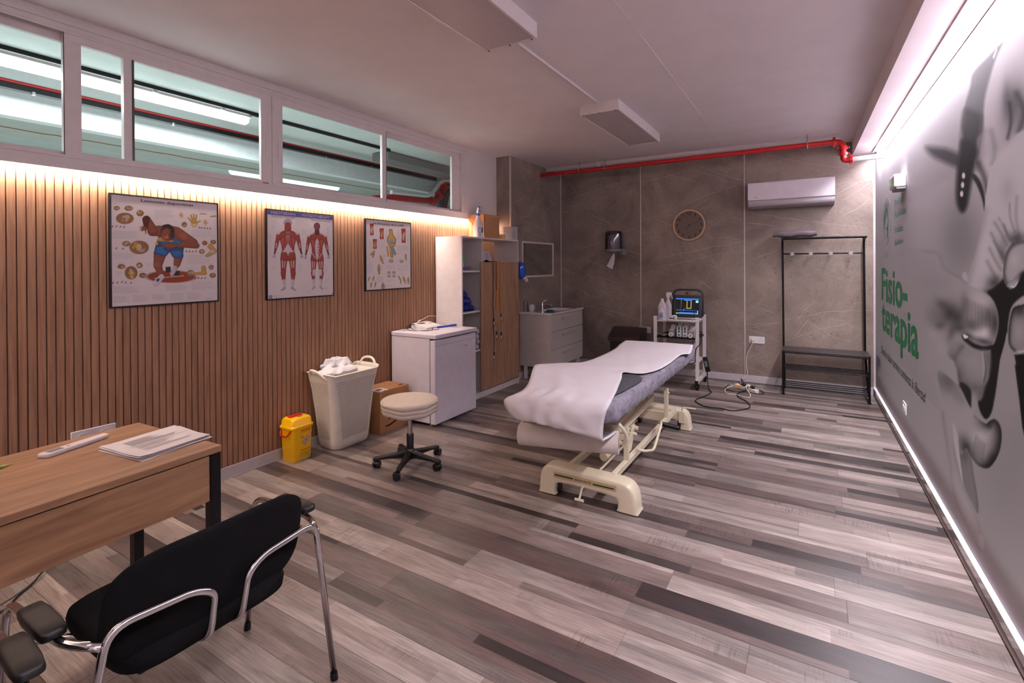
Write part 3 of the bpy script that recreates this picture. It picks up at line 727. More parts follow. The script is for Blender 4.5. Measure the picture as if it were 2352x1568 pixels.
def sw(pts, ws):
    P = catmull([(a, b_, 0) for a, b_ in pts], 6); n_ = len(P); prev = None
    for i, q in enumerate(P):
        d = (P[min(i+1, n_-1)]-P[max(i-1, 0)]).normalized(); s_ = Vector((-d.y, d.x, 0))*ws*math.sin(PI*(i+.5)/n_)
        cur = [(xw(v.x)-.004, v.x, v.y) for v in (q+s_, q-s_)]
        if prev: mb.quad(prev[0], prev[1], cur[1], cur[0])
        prev = cur
sw([(6.12, 1.86), (6.14, 1.93), (6.08, 2.0), (5.99, 2.01), (5.92, 1.95), (5.91, 1.87)], .022)
sw([(6.15, 1.84), (6.18, 1.92), (6.12, 2.0)], .03); sw([(6.06, 1.84), (5.98, 1.82), (5.92, 1.86), (5.88, 1.92)], .016); sw([(5.98, 1.74), (5.95, 1.8), (5.9, 1.88)], .02); sw([(6.02, 2.07), (5.99, 2.04), (5.99, 2.0)], .02)
obj('emblem_figure', mb, GREENT, mural, smooth=0)

# ceiling beam and LED cove along the right wall
BZ = 2.715
mb = MB(); xb = lambda y_: .392+(6.9-y_)*.0145
mb.prism([(xb(YF), YF, BZ), (.86, YF, BZ), (.86, YB, BZ), (xb(YB), YB, BZ)], (0, 0, ZC-BZ))
struct('ceiling_beam', mb, CEIL)
mb = MB(); mb.prism([(xw(YF)-.045, YF, BZ-.012), (xw(YF)-.028, YF, BZ-.012), (xw(6.75)-.028, 6.75, BZ-.012), (xw(6.75)-.045, 6.75, BZ-.012)], (0, 0, .012))
struct('trim_12', mb, FRAME)
LEDW = mat('led_strip_white', '#ffffff', .5, emit=('#fff4ff', 14.))
LEDY = mat('led_strip_warm', '#ffffff', .5, emit=('#ffe2c4', 9.))
mb = MB(); mb.prism([(xw(YF)-.024, YF, BZ-.006), (xw(YF)-.010, YF, BZ-.006), (xw(6.7)-.010, 6.7, BZ-.006), (xw(6.7)-.024, 6.7, BZ-.006)], (0, 0, .006))
tag(obj('led_strip', mb, LEDW, None), 'bright white light strip along the top of the mural wall', 'light strip')
mb = MB(); wq(mb, YF, 6.7, 0, .004, 2.602, 2.607); struct('trim_13', mb, mat('peach_wall_line', '#e6b9a0', .5))  # thin peach line along the top edge of the mural
mb = MB(); mb.box(-3.534, -3.506, YF, 5.4, 2.031, 2.036)
tag(obj('led_strip', mb, LEDY, None), 'warm light strip washing the oak slats under the window ledge', 'light strip')

def area(name, loc, rot, sx, sy, power, col, spread=180):
    l = bpy.data.lights.new(name, 'AREA'); l.shape = 'RECTANGLE'; l.size = sx; l.size_y = sy; l.energy = power; l.color = col; l.spread = math.radians(spread)
    o = bpy.data.objects.new(name, l); C.objects.link(o); o.location = loc; o.rotation_euler = rot; return o
# strips: long thin lamps just below the modelled strips
ym = (YF+6.7)/2; ln = 6.7-YF
area('led_light_right', (xw(ym)-.032, ym, BZ-.016), (0, math.radians(-32), math.atan(.0135)), .014, ln, 320, (.97, .91, 1.0))
area('led_light_left', (-3.516, (YF+5.4)/2, 2.028), (0, math.radians(25), 0), .014, 5.4-YF, 85, (1, .83, .72))
# world
w = bpy.data.worlds.new('world'); bpy.context.scene.world = w; w.use_nodes = True
w.node_tree.nodes['Background'].inputs[0].default_value = (.02, .02, .022, 1)

# ceiling luminaires
DIFF = mat('lamp_diffuser_off', '#bdb0b3', .35, noise=(40, .05))
def luminaire(name, label, x0, x1, y0, y1, zb=2.79, lit=None):
    t = thing(name, label, 'ceiling light', ((x0+x1)/2, (y0+y1)/2, ZC), group='surface panel lights on the ceiling')
    mb = MB(); e = .014
    mb.box(x0, x0+e, y0, y1, zb, ZC); mb.box(x1-e, x1, y0, y1, zb, ZC); mb.box(x0+e, x1-e, y0, y0+e, zb, ZC); mb.box(x0+e, x1-e, y1-e, y1, zb, ZC)
    mb.box(x0+e, x1-e, y0+e, y1-e, ZC-.012, ZC)
    obj('housing', mb, FRAME, t, doubles=False)
    mb = MB(); mb.box(x0+e, x1-e, y0+e, y1-e, zb+.004, zb+.010); obj('diffuser', mb, lit or DIFF, t)
    for xx in (x0+.03, x1-.03, (x0+x1)/2):
        for yy in (y0+.008, y1-.008): mb = MB(); mb.cyl((xx, yy, zb-.003), (xx, yy, zb+.001), .006, 8); obj('screw', mb, BLACKM, t)
    return t
luminaire('panel_light', 'white surface panel light nearest the camera, cut by the top of the photo', -1.70, -1.345, 1.30, 2.52)
luminaire('panel_light', 'complete white surface panel light hanging above the far end of the couch', -1.735, -1.385, 4.03, 5.35)
mb = MB(); mb.box(-1.575, -1.555, 2.52, 4.03, ZC-.018, ZC)
mb.box(-1.575, -1.555, 4.012, 4.028, ZC-.045, ZC-.018)
tag(obj('cable_duct', mb, FRAME, None), 'slim white cable duct on the ceiling joining the two panel lights', 'cable duct')
FILLP = mat('added_fill_diffuser', '#ffffff', .5, emit=('#ffe9ea', .8))
luminaire('panel_light', 'added panel light behind the viewer, unseen, for fill', -1.70, -1.345, -1.1, .1, lit=FILLP)  # unseen fixture, added with the lamp below to fill the room softly
area('fill_lamp_behind_viewer', (-1.52, -.5, 2.78), (0, 0, 0), .3, 1.1, 4, (1, .9, .93))

# pipes on the back wall
t = thing('fire_pipe', 'red fire water pipe crossing the top of the stone wall', 'pipe', (-1.5, 6.27, 2.75))
mb = MB(); mb.tube([(-3.31, 6.262, 2.755), (.16, 6.262, 2.80-.03)], .028, 16); obj('straight_run', mb, REDP, t)
mb = MB()
path = fillet([(.15, 6.262, 2.77), (.275, 6.262, 2.765), (.285, 6.262, 2.56), (.36, 6.262, 2.572)], .06, 6)
mb.tube(path, .029, 16); obj('elbow', mb, REDP, t)
for (p, d) in (((.20, 6.262, 2.768), (1, 0, 0)), ((.281, 6.262, 2.70), (0, 0, 1)), ((.283, 6.262, 2.635), (0, 0, 1)), ((.345, 6.262, 2.570), (1, 0, 0))):
    p = Vector(p); d = Vector(d); mb = MB()
    mb.cyl(p-d*.016, p+d*.016, .038, 16); 
    s_ = d.cross(Vector((0, 1, 0)));
    for s2 in (-1, 1): mb.box(-.012, .012, -.010, .010, -.010, .010, Matrix.Translation(p+s_*.042*s2))
    obj('coupling', mb, REDP, t, bevel=.003)
mb = MB(); mb.tube([(.345, 6.262, 2.570), (xw(6.262)-.002, 6.262, 2.575)], .026, 16)
tag(obj('white_pipe', mb, PLAS, None), 'short white pipe running from the red elbow into the mural wall', 'pipe')
mb = MB(); mb.box(-3.285, .25, 6.40, 6.46, ZC-.045, ZC); mb.box(-2.50, -2.47, 6.36, 6.46, ZC-.06, ZC)
tag(obj('cable_trunking', mb, FRAME, None, bevel=.002, doubles=False), 'white cable trunking under the ceiling behind the red pipe', 'cable trunking')
for i, x in enumerate((-2.70, -2.34, -.044)):
    t = thing('pipe_hanger', ('metal rod hanger nearest the left end of the red pipe', 'metal rod hanger beside the trunking bracket on the red pipe', 'metal rod hanger near the right end of the red pipe')[i], 'pipe hanger', (x, 6.262, ZC), group='hangers of the red pipe')
    mb = MB(); mb.cyl((x, 6.262, 2.79), (x, 6.262, ZC), .005, 8); obj('rod', mb, GPL, t)
    mb = MB(); mb.tube([(x+.0, 6.262+.034*math.cos(a), 2.765+.034*math.sin(a)) for a in np.linspace(0, 2*PI, 17)[:-1]], .006, 6, closed=True); obj('clamp', mb, CHROME, t)
# ------------------------------------------------------------ car park beyond the windows
GW = mat('garage_paint', '#cdd5d4', .85, noise=(3, .05), bump=(90, .8, .01))
GB = mat('garage_beam', '#d6dcdf', .8); GD = mat('garage_dark_paint', '#a6aba7', .85)
ZG = 3.3
mb = MB(); mb.box(-14, -3.66, -4, 12, ZG, ZG+.1); struct('ceiling_garage', mb, GW)
mb = MB(); mb.box(-14, -3.66, -4, 12, -.1, -.004); struct('floor_garage', mb, GD)
mb = MB(); mb.box(-14.1, -14, -4, 12, 0, ZG); struct('wall_garage', mb, GD)
mb = MB(); mb.box(-14, -3.66, 12, 12.1, 0, ZG); mb.box(-14, -3.66, -4.1, -4, 0, ZG); struct('wall_garage_end', mb, GD)
mb = MB(); mb.box(-3.72, -3.66, -4, YF, 0, ZG); mb.box(-3.72, -3.66, 7.0, 12, 0, ZG); mb.box(-3.72, -3.66, YF, 7.0, 2.9, ZG); struct('wall_garage_near', mb, GW)
mb = MB(); mb.box(-6.75, -6.6, -4, 12, 2.955, ZG); struct('garage_beam', mb, GB)
mb = MB(); mb.box(-7.6, -6.75, -4, 12, 2.955, ZG); struct('garage_soffit', mb, GD)
mb = MB(); rr = random.Random(3)
mb.tube([(-7.17+rr.uniform(-.02, .02), -1+k*.12, 2.953) for k in range(80)], .007, 4); struct('trim_14', mb, CARD2)
TUBE = mat('fluorescent_tube_cover', '#ffffff', .4, emit=('#f0ffff', 6.5))
def tubelamp(label, x, y0, y1, z, p):
    t = thing('fluorescent_light', label, 'tube light', (x, (y0+y1)/2, z), group='tube lights of the car park')
    mb = MB(); mb.box(x-.05, x+.05, y0, y1, z+.03, z+.075); obj('housing', mb, FRAME, t, bevel=.004)
    mb = MB(); mb.tube([(x, y0+.02, z), (x, y0+.05, z), (x, y1-.05, z), (x, y1-.02, z)], [.03, .056, .056, .03], 14); obj('lamp_cover', mb, TUBE, t)
    for k in range(4):
        yy = y0+(y1-y0)*(k+.5)/4
        mb = MB(); mb.box(x-.07, x+.07, yy-.02, yy+.02, z+.03, z+.05); obj('clip', mb, PLAS, t)
    l = area('garage_lamp', (x, (y0+y1)/2, z-.07), (0, 0, 0), .1, y1-y0, p, (.93, 1.0, 1.0))
tubelamp('long bright tube light nearest the window, seen through the big panes', -5.72, .75, 3.46, 3.215, 330)
tubelamp('far tube light low in the window beyond the concrete beam', -9.0, 5.05, 7.5, 3.21, 120)
tubelamp('tube light of the car park farther along, only its end in sight', -9.0, -3.2, -.8, 3.21, 120)
mb = MB(); mb.box(-5.64, -5.60, -1, 5.65, 3.26, 3.298)
tag(obj('cable_tray', mb, BLACKM, None), 'thin black cable tray on the car park ceiling beside the tube light', 'cable tray')
t = thing('sprinkler_pipe', 'thin dark red pipe under the car park ceiling along the beam', 'pipe', (-6.35, 3, 3.2))
mb = MB(); mb.tube([(-6.33, -2, 3.215), (-6.33, 7.6, 3.205)], .022, 10); obj('pipe_run', mb, REDP, t)
mb = MB(); mb.box(-6.37, -6.29, -2, 7.6, 3.14, 3.19); obj('cable_channel', mb, BLACKM, t)
for yy in (1.7, 2.9, 4.1, 5.0, 5.9, 6.9):
    mb = MB(); mb.cyl((-6.30, yy, 3.12), (-6.30, yy, 3.15), .016, 8); obj('sprinkler_head', mb, CHROME, t)
mb = MB(); mb.box(-6.05, -5.70, 5.7, 11.98, 3.165, 3.285)
tag(obj('ventilation_duct', mb, GPL, None), 'grey flat ventilation duct under the car park ceiling', 'duct')
t = thing('hydrant_pipe', 'thick red hydrant pipe with an S bend in the car park', 'pipe', (-6.2, 7.6, 2.9))
mb = MB(); mb.tube(fillet([(-6.2, 11.9, 3.08), (-6.2, 7.75, 3.08), (-6.2, 7.45, 2.72), (-6.2, 6.3, 2.66), (-6.25, 5.9, 2.6)], .14, 6), .06, 12); obj('pipe_run', mb, REDP, t)
mb = MB(); mb.tube(fillet([(-6.14, 11.9, 3.16), (-6.14, 7.6, 3.16), (-6.14, 7.2, 2.78), (-6.14, 6.2, 2.74)], .14, 6), .035, 10); obj('white_line', mb, PLAS, t)
for q in ((-6.2, 7.7, 3.06), (-6.2, 7.55, 2.84), (-6.2, 7.35, 2.71)):
    mb = MB(); mb.lathe([(.07, -.04), (.085, -.04), (.085, .04), (.07, .04)], q, 14, axis='y'); obj('coupling', mb, REDP, t)
mb = MB(); mb.tube(fillet([(-6.4, 11.8, 3.1), (-6.4, 8.0, 3.1), (-6.4, 7.8, 2.6), (-6.4, 7.9, 2.0)], .3, 6), .13, 14)
tag(obj('flexible_duct', mb, BLACKP, None), 'black bundled duct behind the red hydrant pipe', 'duct')

# ------------------------------------------------------------ posters
def poster(name, label, y0, y1, z0, z1, draw, corners, res=.0016):
    t = thing(name, label, 'poster', (-3.53, (y0+y1)/2, z0))
    e = .009; xf, xbk = -3.518, -3.538
    mb = MB(); mb.box(xbk, xf, y0, y0+e, z0, z1); mb.box(xbk, xf, y1-e, y1, z0, z1); mb.box(xbk, xf, y0+e, y1-e, z0, z0+e); mb.box(xbk, xf, y0+e, y1-e, z1-e, z1)
    mb.box(xbk, xbk+.006, y0+e, y1-e, z0+e, z1-e)
    obj('poster_frame', mb, BLACKM, t, doubles=False)
    a0, a1, b0, b1 = y0+e, y1-e, z0+e, z1-e
    nx, nz_ = int((a1-a0)/res), int((b1-b0)/res)
    Yp, Zp = np.meshgrid(np.linspace(a0, a1, nx), np.linspace(b0, b1, nz_))
    H = homog([(0, 1), (1, 1), (1, 0), (0, 0)], corners)      # corners TL TR BR BL of the drawing space
    s_, t_ = (Yp-a0)/(a1-a0), (Zp-b0)/(b1-b0)
    q = np.stack([s_, t_, np.ones_like(s_)], -1) @ H.T
    cv = Canvas(q[..., 0]/q[..., 2], q[..., 1]/q[..., 2], lin('#ddd3d4'))
    draw(cv)
    sh = grid_sheet('poster_print', np.stack([np.full_like(Yp, xf-.003), Yp, Zp], -1), cv.rgb, PRINT, t)
    Hi = np.linalg.inv(H)
    def P(x, y_):
        v = Hi @ np.array([x, y_, 1.]); v /= v[2]; return (xf-.0022, a0+v[0]*(a1-a0), b0+v[1]*(b1-b0))
    return t, sh, P
def title(P, sh, txt, xl, yl, xr, yr, h, m, **k):
    a, b = Vector(P(xl, yl)), Vector(P(xr, yr)); top = Vector(P(xl, yl-h))
    return text_obj('title_lettering', txt, a, (0, 1, 0), (0, 0, 1), m, sh, width=(b-a).y, height=(top-a).z, **k)
def lines(cv, x0, y0, x1, y1, n, sl=0, col='#7f787b', w=3.2, seed=0, ragged=.25, op=.55):
    rr = random.Random(seed+int(x0+y0)); c = lin(col)
    for i in range(n):
        y_ = y0+(y1-y0)*(i+.5)/n; xe = x1-(x1-x0)*(rr.random()*ragged if i < n-1 else .4)
        cv.poly([(x0, y_-w/2), (xe, y_-w/2+sl*(xe-x0)), (xe, y_+w/2+sl*(xe-x0)), (x0, y_+w/2)], c, 1.5, op)
SK = lin('#7a4634'); SKL = lin('#9a5f46'); SKD = lin('#4a261b'); BLU = lin('#2f6390'); NAV = lin('#2b3050'); ORG = lin('#b8862f'); OCH = lin('#b68e4e'); OCD = lin('#7d5a35'); BON = lin('#cdb98a')
def blob(cv, x, y, rx, ry, seed=0, cols=(OCH, OCD, BON, lin('#8b5a4a'), lin('#a9a2a6'))):
    cv.ellipse(x, y, rx, ry, cols[1], .12); rr = random.Random(seed+int(x*3+y))
    for k in range(9):
        a = rr.uniform(0, 2*PI); d = rr.uniform(0, .62)
        cv.ellipse(x+math.cos(a)*rx*d, y+math.sin(a)*ry*d, rx*rr.uniform(.15, .42), ry*rr.uniform(.12, .4), cols[rr.randrange(len(cols))], .4, rr.uniform(0, 3), .85)
def draw1(cv):
    cv.ellipse(830, 1118, 315, 78, lin('#7b3420'), .22)
    cv.poly([(620, 1135), (990, 1100), (990, 1110), (620, 1145)], lin('#d8cfc8'), 2, .8)
    cv.poly([(760, 995), (825, 990), (825, 1055), (765, 1060)], lin('#2c2423'), 2); cv.poly([(862, 1045), (935, 1040), (940, 1100), (865, 1105)], lin('#2c2423'), 2)
    # rear leg and shoe, front leg and shoe
    cv.capsule(925, 850, 905, 955, 62, 44, SK, .6); cv.capsule(905, 955, 885, 1010, 42, 26, SK, .6)
    cv.capsule(880, 1010, 840, 1085, 30, 26, lin('#b9b3ba'), .4)
    cv.capsule(690, 850, 665, 975, 76, 56, SK, .6); cv.capsule(668, 985, 705, 1100, 54, 34, SK, .6); cv.ellipse(655, 965, 34, 30, SKL, .9, op=.6)
    cv.capsule(712, 1120, 640, 1205, 34, 40, lin('#cfc9d0'), .35); cv.ellipse(665, 1160, 26, 16, lin('#343040'), .4, -.8)
    # torso and shorts
    cv.poly([(690, 545), (665, 640), (640, 720), (612, 830), (700, 848), (765, 868), (815, 808), (850, 870), (900, 888), (975, 884), (992, 760), (985, 690), (900, 560)], BLU, 4, rim=NAV, rimw=40)
    cv.poly([(668, 620), (860, 645), (862, 680), (664, 665)], ORG, 3); cv.poly([(650, 690), (700, 680), (720, 740), (640, 735)], NAV, 8); cv.ellipse(655, 700, 18, 22, ORG, .4)
    cv.poly([(700, 690), (900, 690), (990, 760), (960, 790), (760, 800)], NAV, 16, .85)
    # raised arm
    cv.capsule(690, 540, 600, 545, 68, 62, SK, .6); cv.capsule(610, 540, 530, 400, 62, 52, SK, .65); cv.capsule(522, 398, 520, 500, 46, 26, SKD, .5)
    for a, b in ((440, 498), (447, 530), (465, 545), (520, 578), (470, 480)): cv.capsule(515, 510, a, b, 14, 5, SK, .4)
    cv.ellipse(508, 515, 28, 24, SK, .3)
    # shoulders and folded arm
    cv.capsule(760, 520, 900, 560, 60, 72, SK, .6); cv.capsule(930, 580, 1110, 690, 72, 56, SK, .65); cv.ellipse(985, 605, 50, 38, SKL, .9, .4, .6)
    cv.capsule(1150, 725, 930, 725, 38, 24, SK, .6)
    for a, b in ((715, 700), (720, 722), (735, 745), (785, 770), (850, 680)): cv.capsule(890, 720, a, b, 20, 6, SK, .45)
    # head
    cv.ellipse(790, 560, 88, 106, lin('#241a18'), .08); cv.ellipse(775, 590, 62, 84, SK, .35); cv.ellipse(765, 620, 34, 40, SKL, .9, op=.7)
    cv.ellipse(760, 592, 14, 7, SKD, .5); cv.ellipse(815, 596, 14, 7, SKD, .5); cv.ellipse(782, 618, 12, 22, lin('#b06f50'), .6); cv.ellipse(785, 652, 24, 8, SKD, .5)
    cv.ellipse(845, 600, 34, 60, lin('#33211b'), .5, op=.8)
    for (x, y, a, b) in ((260, 385, 112, 72), (435, 750, 122, 86), (332, 1070, 80, 84), (308, 257, 54, 32), (450, 318, 46, 40), (160, 255, 38, 28), (275, 703, 52, 34), (212, 992, 50, 32), (437, 975, 40, 36), (477, 1103, 46, 34), (1215, 800, 36, 32), (1075, 1072, 50, 40), (1330, 997, 32, 32), (1348, 1100, 40, 32), (1252, 692, 34, 30), (1358, 680, 36, 28), (1000, 460, 34, 34)):
        blob(cv, x, y, a, b)
    def hand(x, y, s, col=BON):
        cv.ellipse(x, y+30*s, 42*s, 45*s, col, .2, shade=.3)
        for a, b in ((-75, -50), (-42, -85), (-8, -95), (28, -85), (75, -10)): cv.capsule(x+a*.35*s, y+10*s, x+a*s, y+b*s, 14*s, 9*s, OCH, .4)
    hand(1125, 425, 1.); hand(965, 350, .42); hand(1265, 440, .45)
    cv.capsule(1200, 325, 1275, 325, 8, 6, OCH); cv.capsule(1330, 358, 1392, 352, 8, 8, OCH)
    cv.capsule(1320, 735, 1370, 790, 34, 30, OCH, .4); cv.capsule(1370, 795, 1280, 850, 32, 22, OCH, .4); cv.ellipse(1345, 800, 30, 22, lin('#b9b9c4'), .4)
    cv.capsule(1235, 1005, 1240, 1060, 32, 30, OCH, .4); cv.capsule(1250, 1070, 1130, 1078, 28, 16, OCH, .4)
    for (x, y) in ((105, 487), (155, 482), (205, 487), (250, 490), (1185, 497), (1213, 500), (1250, 503), (1287, 505), (1322, 508), (1022, 795), (1062, 798), (1102, 798), (1142, 796), (105, 1197), (160, 1192), (218, 1185), (262, 1192), (330, 1196), (1130, 1135), (1172, 1132), (1210, 1133), (1252, 1132), (150, 760), (235, 765)):
        cv.capsule(x-9, y+8, x+7, y-10, 5, 4, lin('#4b3a44'), 0); cv.capsule(x+7, y+9, x, y-2, 4, 3, lin('#8a3040'), 0)
    for a in ((105, 540, 455, 640, 9), (105, 818, 420, 900, 7), (105, 1240, 460, 1330, 8), (105, 1365, 320, 1450, 8), (350, 1350, 555, 1440, 8), (590, 1340, 780, 1410, 7), (815, 1325, 1005, 1425, 9), (1030, 1315, 1215, 1410, 9), (1085, 1175, 1385, 1280, 8), (1085, 525, 1390, 620, 8), (1020, 835, 1385, 960, 9), (630, 270, 895, 385, 10), (110, 192, 225, 205, 1), (265, 205, 355, 212, 1), (395, 262, 495, 272, 1), (165, 935, 270, 950, 2), (520, 940, 605, 1000, 4), (430, 1045, 530, 1060, 2), (1020, 1005, 1130, 1020, 2), (930, 295, 1015, 300, 1), (1175, 280, 1390, 300, 2), (760, 1215, 1040, 1290, 6), (1260, 1380, 1385, 1405, 3), (145, 1050, 230, 1110, 4), (1210, 635, 1300, 645, 1)):
        lines(cv, *a, sl=.01)
p1, sh1, P1 = poster('framed_poster', 'black-framed sports injuries chart with a crouching athlete, biggest and leftmost poster', 1.277, 1.900, 1.254, 1.932, draw1, [(90, 80), (1405, 207), (1405, 1412), (90, 1500)])
title(P1, sh1, 'Lesiones deportivas', 462, 186, 1110, 240, 46, INK, bold=.012)

MUS = lin('#8c3f35'); MUD = lin('#5c2622'); TEN = lin('#c9c0c8'); SKU = lin('#a9a2ae')
def bodyfig(cv, cx, top, bot, back, sx=1.):
    H = bot-top; f = lambda x, y: (cx+x*sx, top+y*H)
    def cap(x0, y0, x1, y1, r0, r1, c=MUS, s=.55): cv.capsule(*f(x0, y0), *f(x1, y1), r0*sx, r1*sx, c, s, soft=3)
    for s in (-1, 1):
        cap(s*52, .53, s*(66 if back else 62), .73, 50, 30); cap(s*66, .74, s*58, .84, 34, 22); cap(s*60, .84, s*50, .93, 22, 14, TEN if back or 1 else MUS); cap(s*66, .76, s*72, .82, 22, 12, MUS)
        cap(s*48, .945, s*(90 if back else 78), .975, 16, 10, SKU)
        cap(s*50, .70, s*54, .76, 24, 22, TEN if not back else MUS); cap(s*40, .58, s*48, .66, 10, 8, lin('#c79a92')); cap(s*74, .56, s*74, .66, 8, 6, TEN)
    cv.poly([f(-118, .19), f(-60, .155), f(60, .155), f(118, .19), f(112, .26), f(86, .36), f(80, .42), f(96, .50), f(100, .56), f(0, .57), f(-100, .56), f(-96, .50), f(-80, .42), f(-86, .36), f(-112, .26)], MUS, 4, rim=MUD, rimw=26)
    for s in (-1, 1):
        cap(s*118, .215, s*140, .30, 34, 26); cap(s*142, .31, s*162, .415, 27, 17); cap(s*164, .42, s*176, .475, 14, 12, MUD)
        cap(s*150, .33, s*158, .39, 6, 5, TEN)
        for k in range(4): cap(s*176, .48, s*(160+k*14), .53, 7, 4, SKU, .3)
        cap(s*112, .185, s*128, .20, 16, 14, TEN)
        for k in range(6): cap(s*(56+3*k), .25+.02*k, s*(88-2*k), .235+.024*k, 4, 3, lin('#b7857c'), .2)
    if back:
        cv.poly([f(-12, .10), f(12, .10), f(20, .20), f(8, .36), f(-8, .36), f(-20, .20)], lin('#c6b3b4'), 5, .8); cap(0, .1, 0, .36, 6, 6, MUD)
        cv.poly([f(-18, .36), f(0, .33), f(18, .36), f(60, .43), f(0, .50), f(-60, .43)], TEN, 5, .95)
        for s in (-1, 1):
            cap(s*52, .49, s*50, .53, 46, 42, MUS, .5); cap(s*30, .20, s*84, .24, 22, 26, MUS, .5); cap(s*96, .43, s*40, .45, 6, 5, TEN)
            cap(s*16, .14, s*70, .185, 14, 8, MUS)
        cv.ellipse(*f(0, .045), 56*sx, .052*H, SKU, .1, shade=.35); cap(0, .075, 0, .12, 40, 46, MUS)
    else:
        cv.poly([f(-10, .21), f(10, .21), f(34, .34), f(20, .50), f(0, .56), f(-20, .50), f(-34, .34)], TEN, 6, .95)
        for k in range(4):
            cap(20, .32+.04*k, 34, .32+.04*k, 12, 10, lin('#a85a50'), .3)
        for s in (-1, 1):
            cap(s*34, .225, s*74, .235, 34, 24, MUS, .5); cap(s*92, .43, s*30, .52, 6, 5, TEN); cap(s*8, .155, s*80, .175, 8, 6, lin('#b7a5a4'))
        cap(0, .10, 0, .15, 32, 40, MUD); cv.ellipse(*f(0, .055), 50*sx, .055*H, lin('#72474a'), .1, shade=.4)
        cv.ellipse(*f(-16, .05), 10*sx, 7*sx, MUD, .5); cv.ellipse(*f(18, .05), 10*sx, 7*sx, MUD, .5); cv.ellipse(*f(0, .085), 16*sx, 6*sx, MUD, .5)
def draw2(cv):
    cv.poly([(118, 78), (1062, 166), (1062, 222), (118, 143)], lin('#6f66ab'), 2)
    bodyfig(cv, 412, 218, 1325, True, 1.12); bodyfig(cv, 838, 262, 1310, False, .95)
    rr = random.Random(5)
    for (x0, x1, ya, yb, n) in ((170, 260, 225, 400, 12), (120, 195, 425, 800, 34), (610, 700, 325, 460, 9), (610, 660, 500, 630, 12), (980, 1040, 320, 560, 18), (990, 1075, 600, 790, 18), (560, 640, 895, 1020, 11), (940, 1000, 900, 1040, 8), (170, 270, 930, 975, 4), (940, 1020, 1125, 1190, 4), (935, 1020, 1250, 1280, 4), (525, 735, 210, 310, 12), (200, 340, 1370, 1410, 5), (620, 690, 1235, 1250, 2), (660, 830, 1320, 1330, 1)):
        lines(cv, x0, ya, x1, yb, n, sl=.06, ragged=.5, w=2.6)
    cv.ellipse(152, 1388, 30, 14, lin('#3f5f8f'), .2); cv.ellipse(152, 1388, 14, 6, lin('#c8d0da'), .3); cv.rect(125, 1408, 180, 1420, lin('#3f4f7f'))
    cv.ellipse(1062, 1348, 8, 8, lin('#222222'), .3)
p2, sh2, P2 = poster('framed_poster', 'black-framed trigger points chart with two muscle figures under a violet banner', 2.253, 2.870, 1.238, 1.930, draw2, [(112, 72), (1070, 160), (1070, 1368), (112, 1432)])
title(P2, sh2, 'FISIOTERAPIA  -  PHYSIOTHERAPY', 168, 130, 1030, 205, 36, WPRINT, bold=.012)
title(P2, sh2, 'PUNTOS TRIGGER', 168, 182, 512, 212, 26, GREYINK); title(P2, sh2, 'TRIGGER POINTS', 752, 236, 1032, 256, 26, GREYINK)
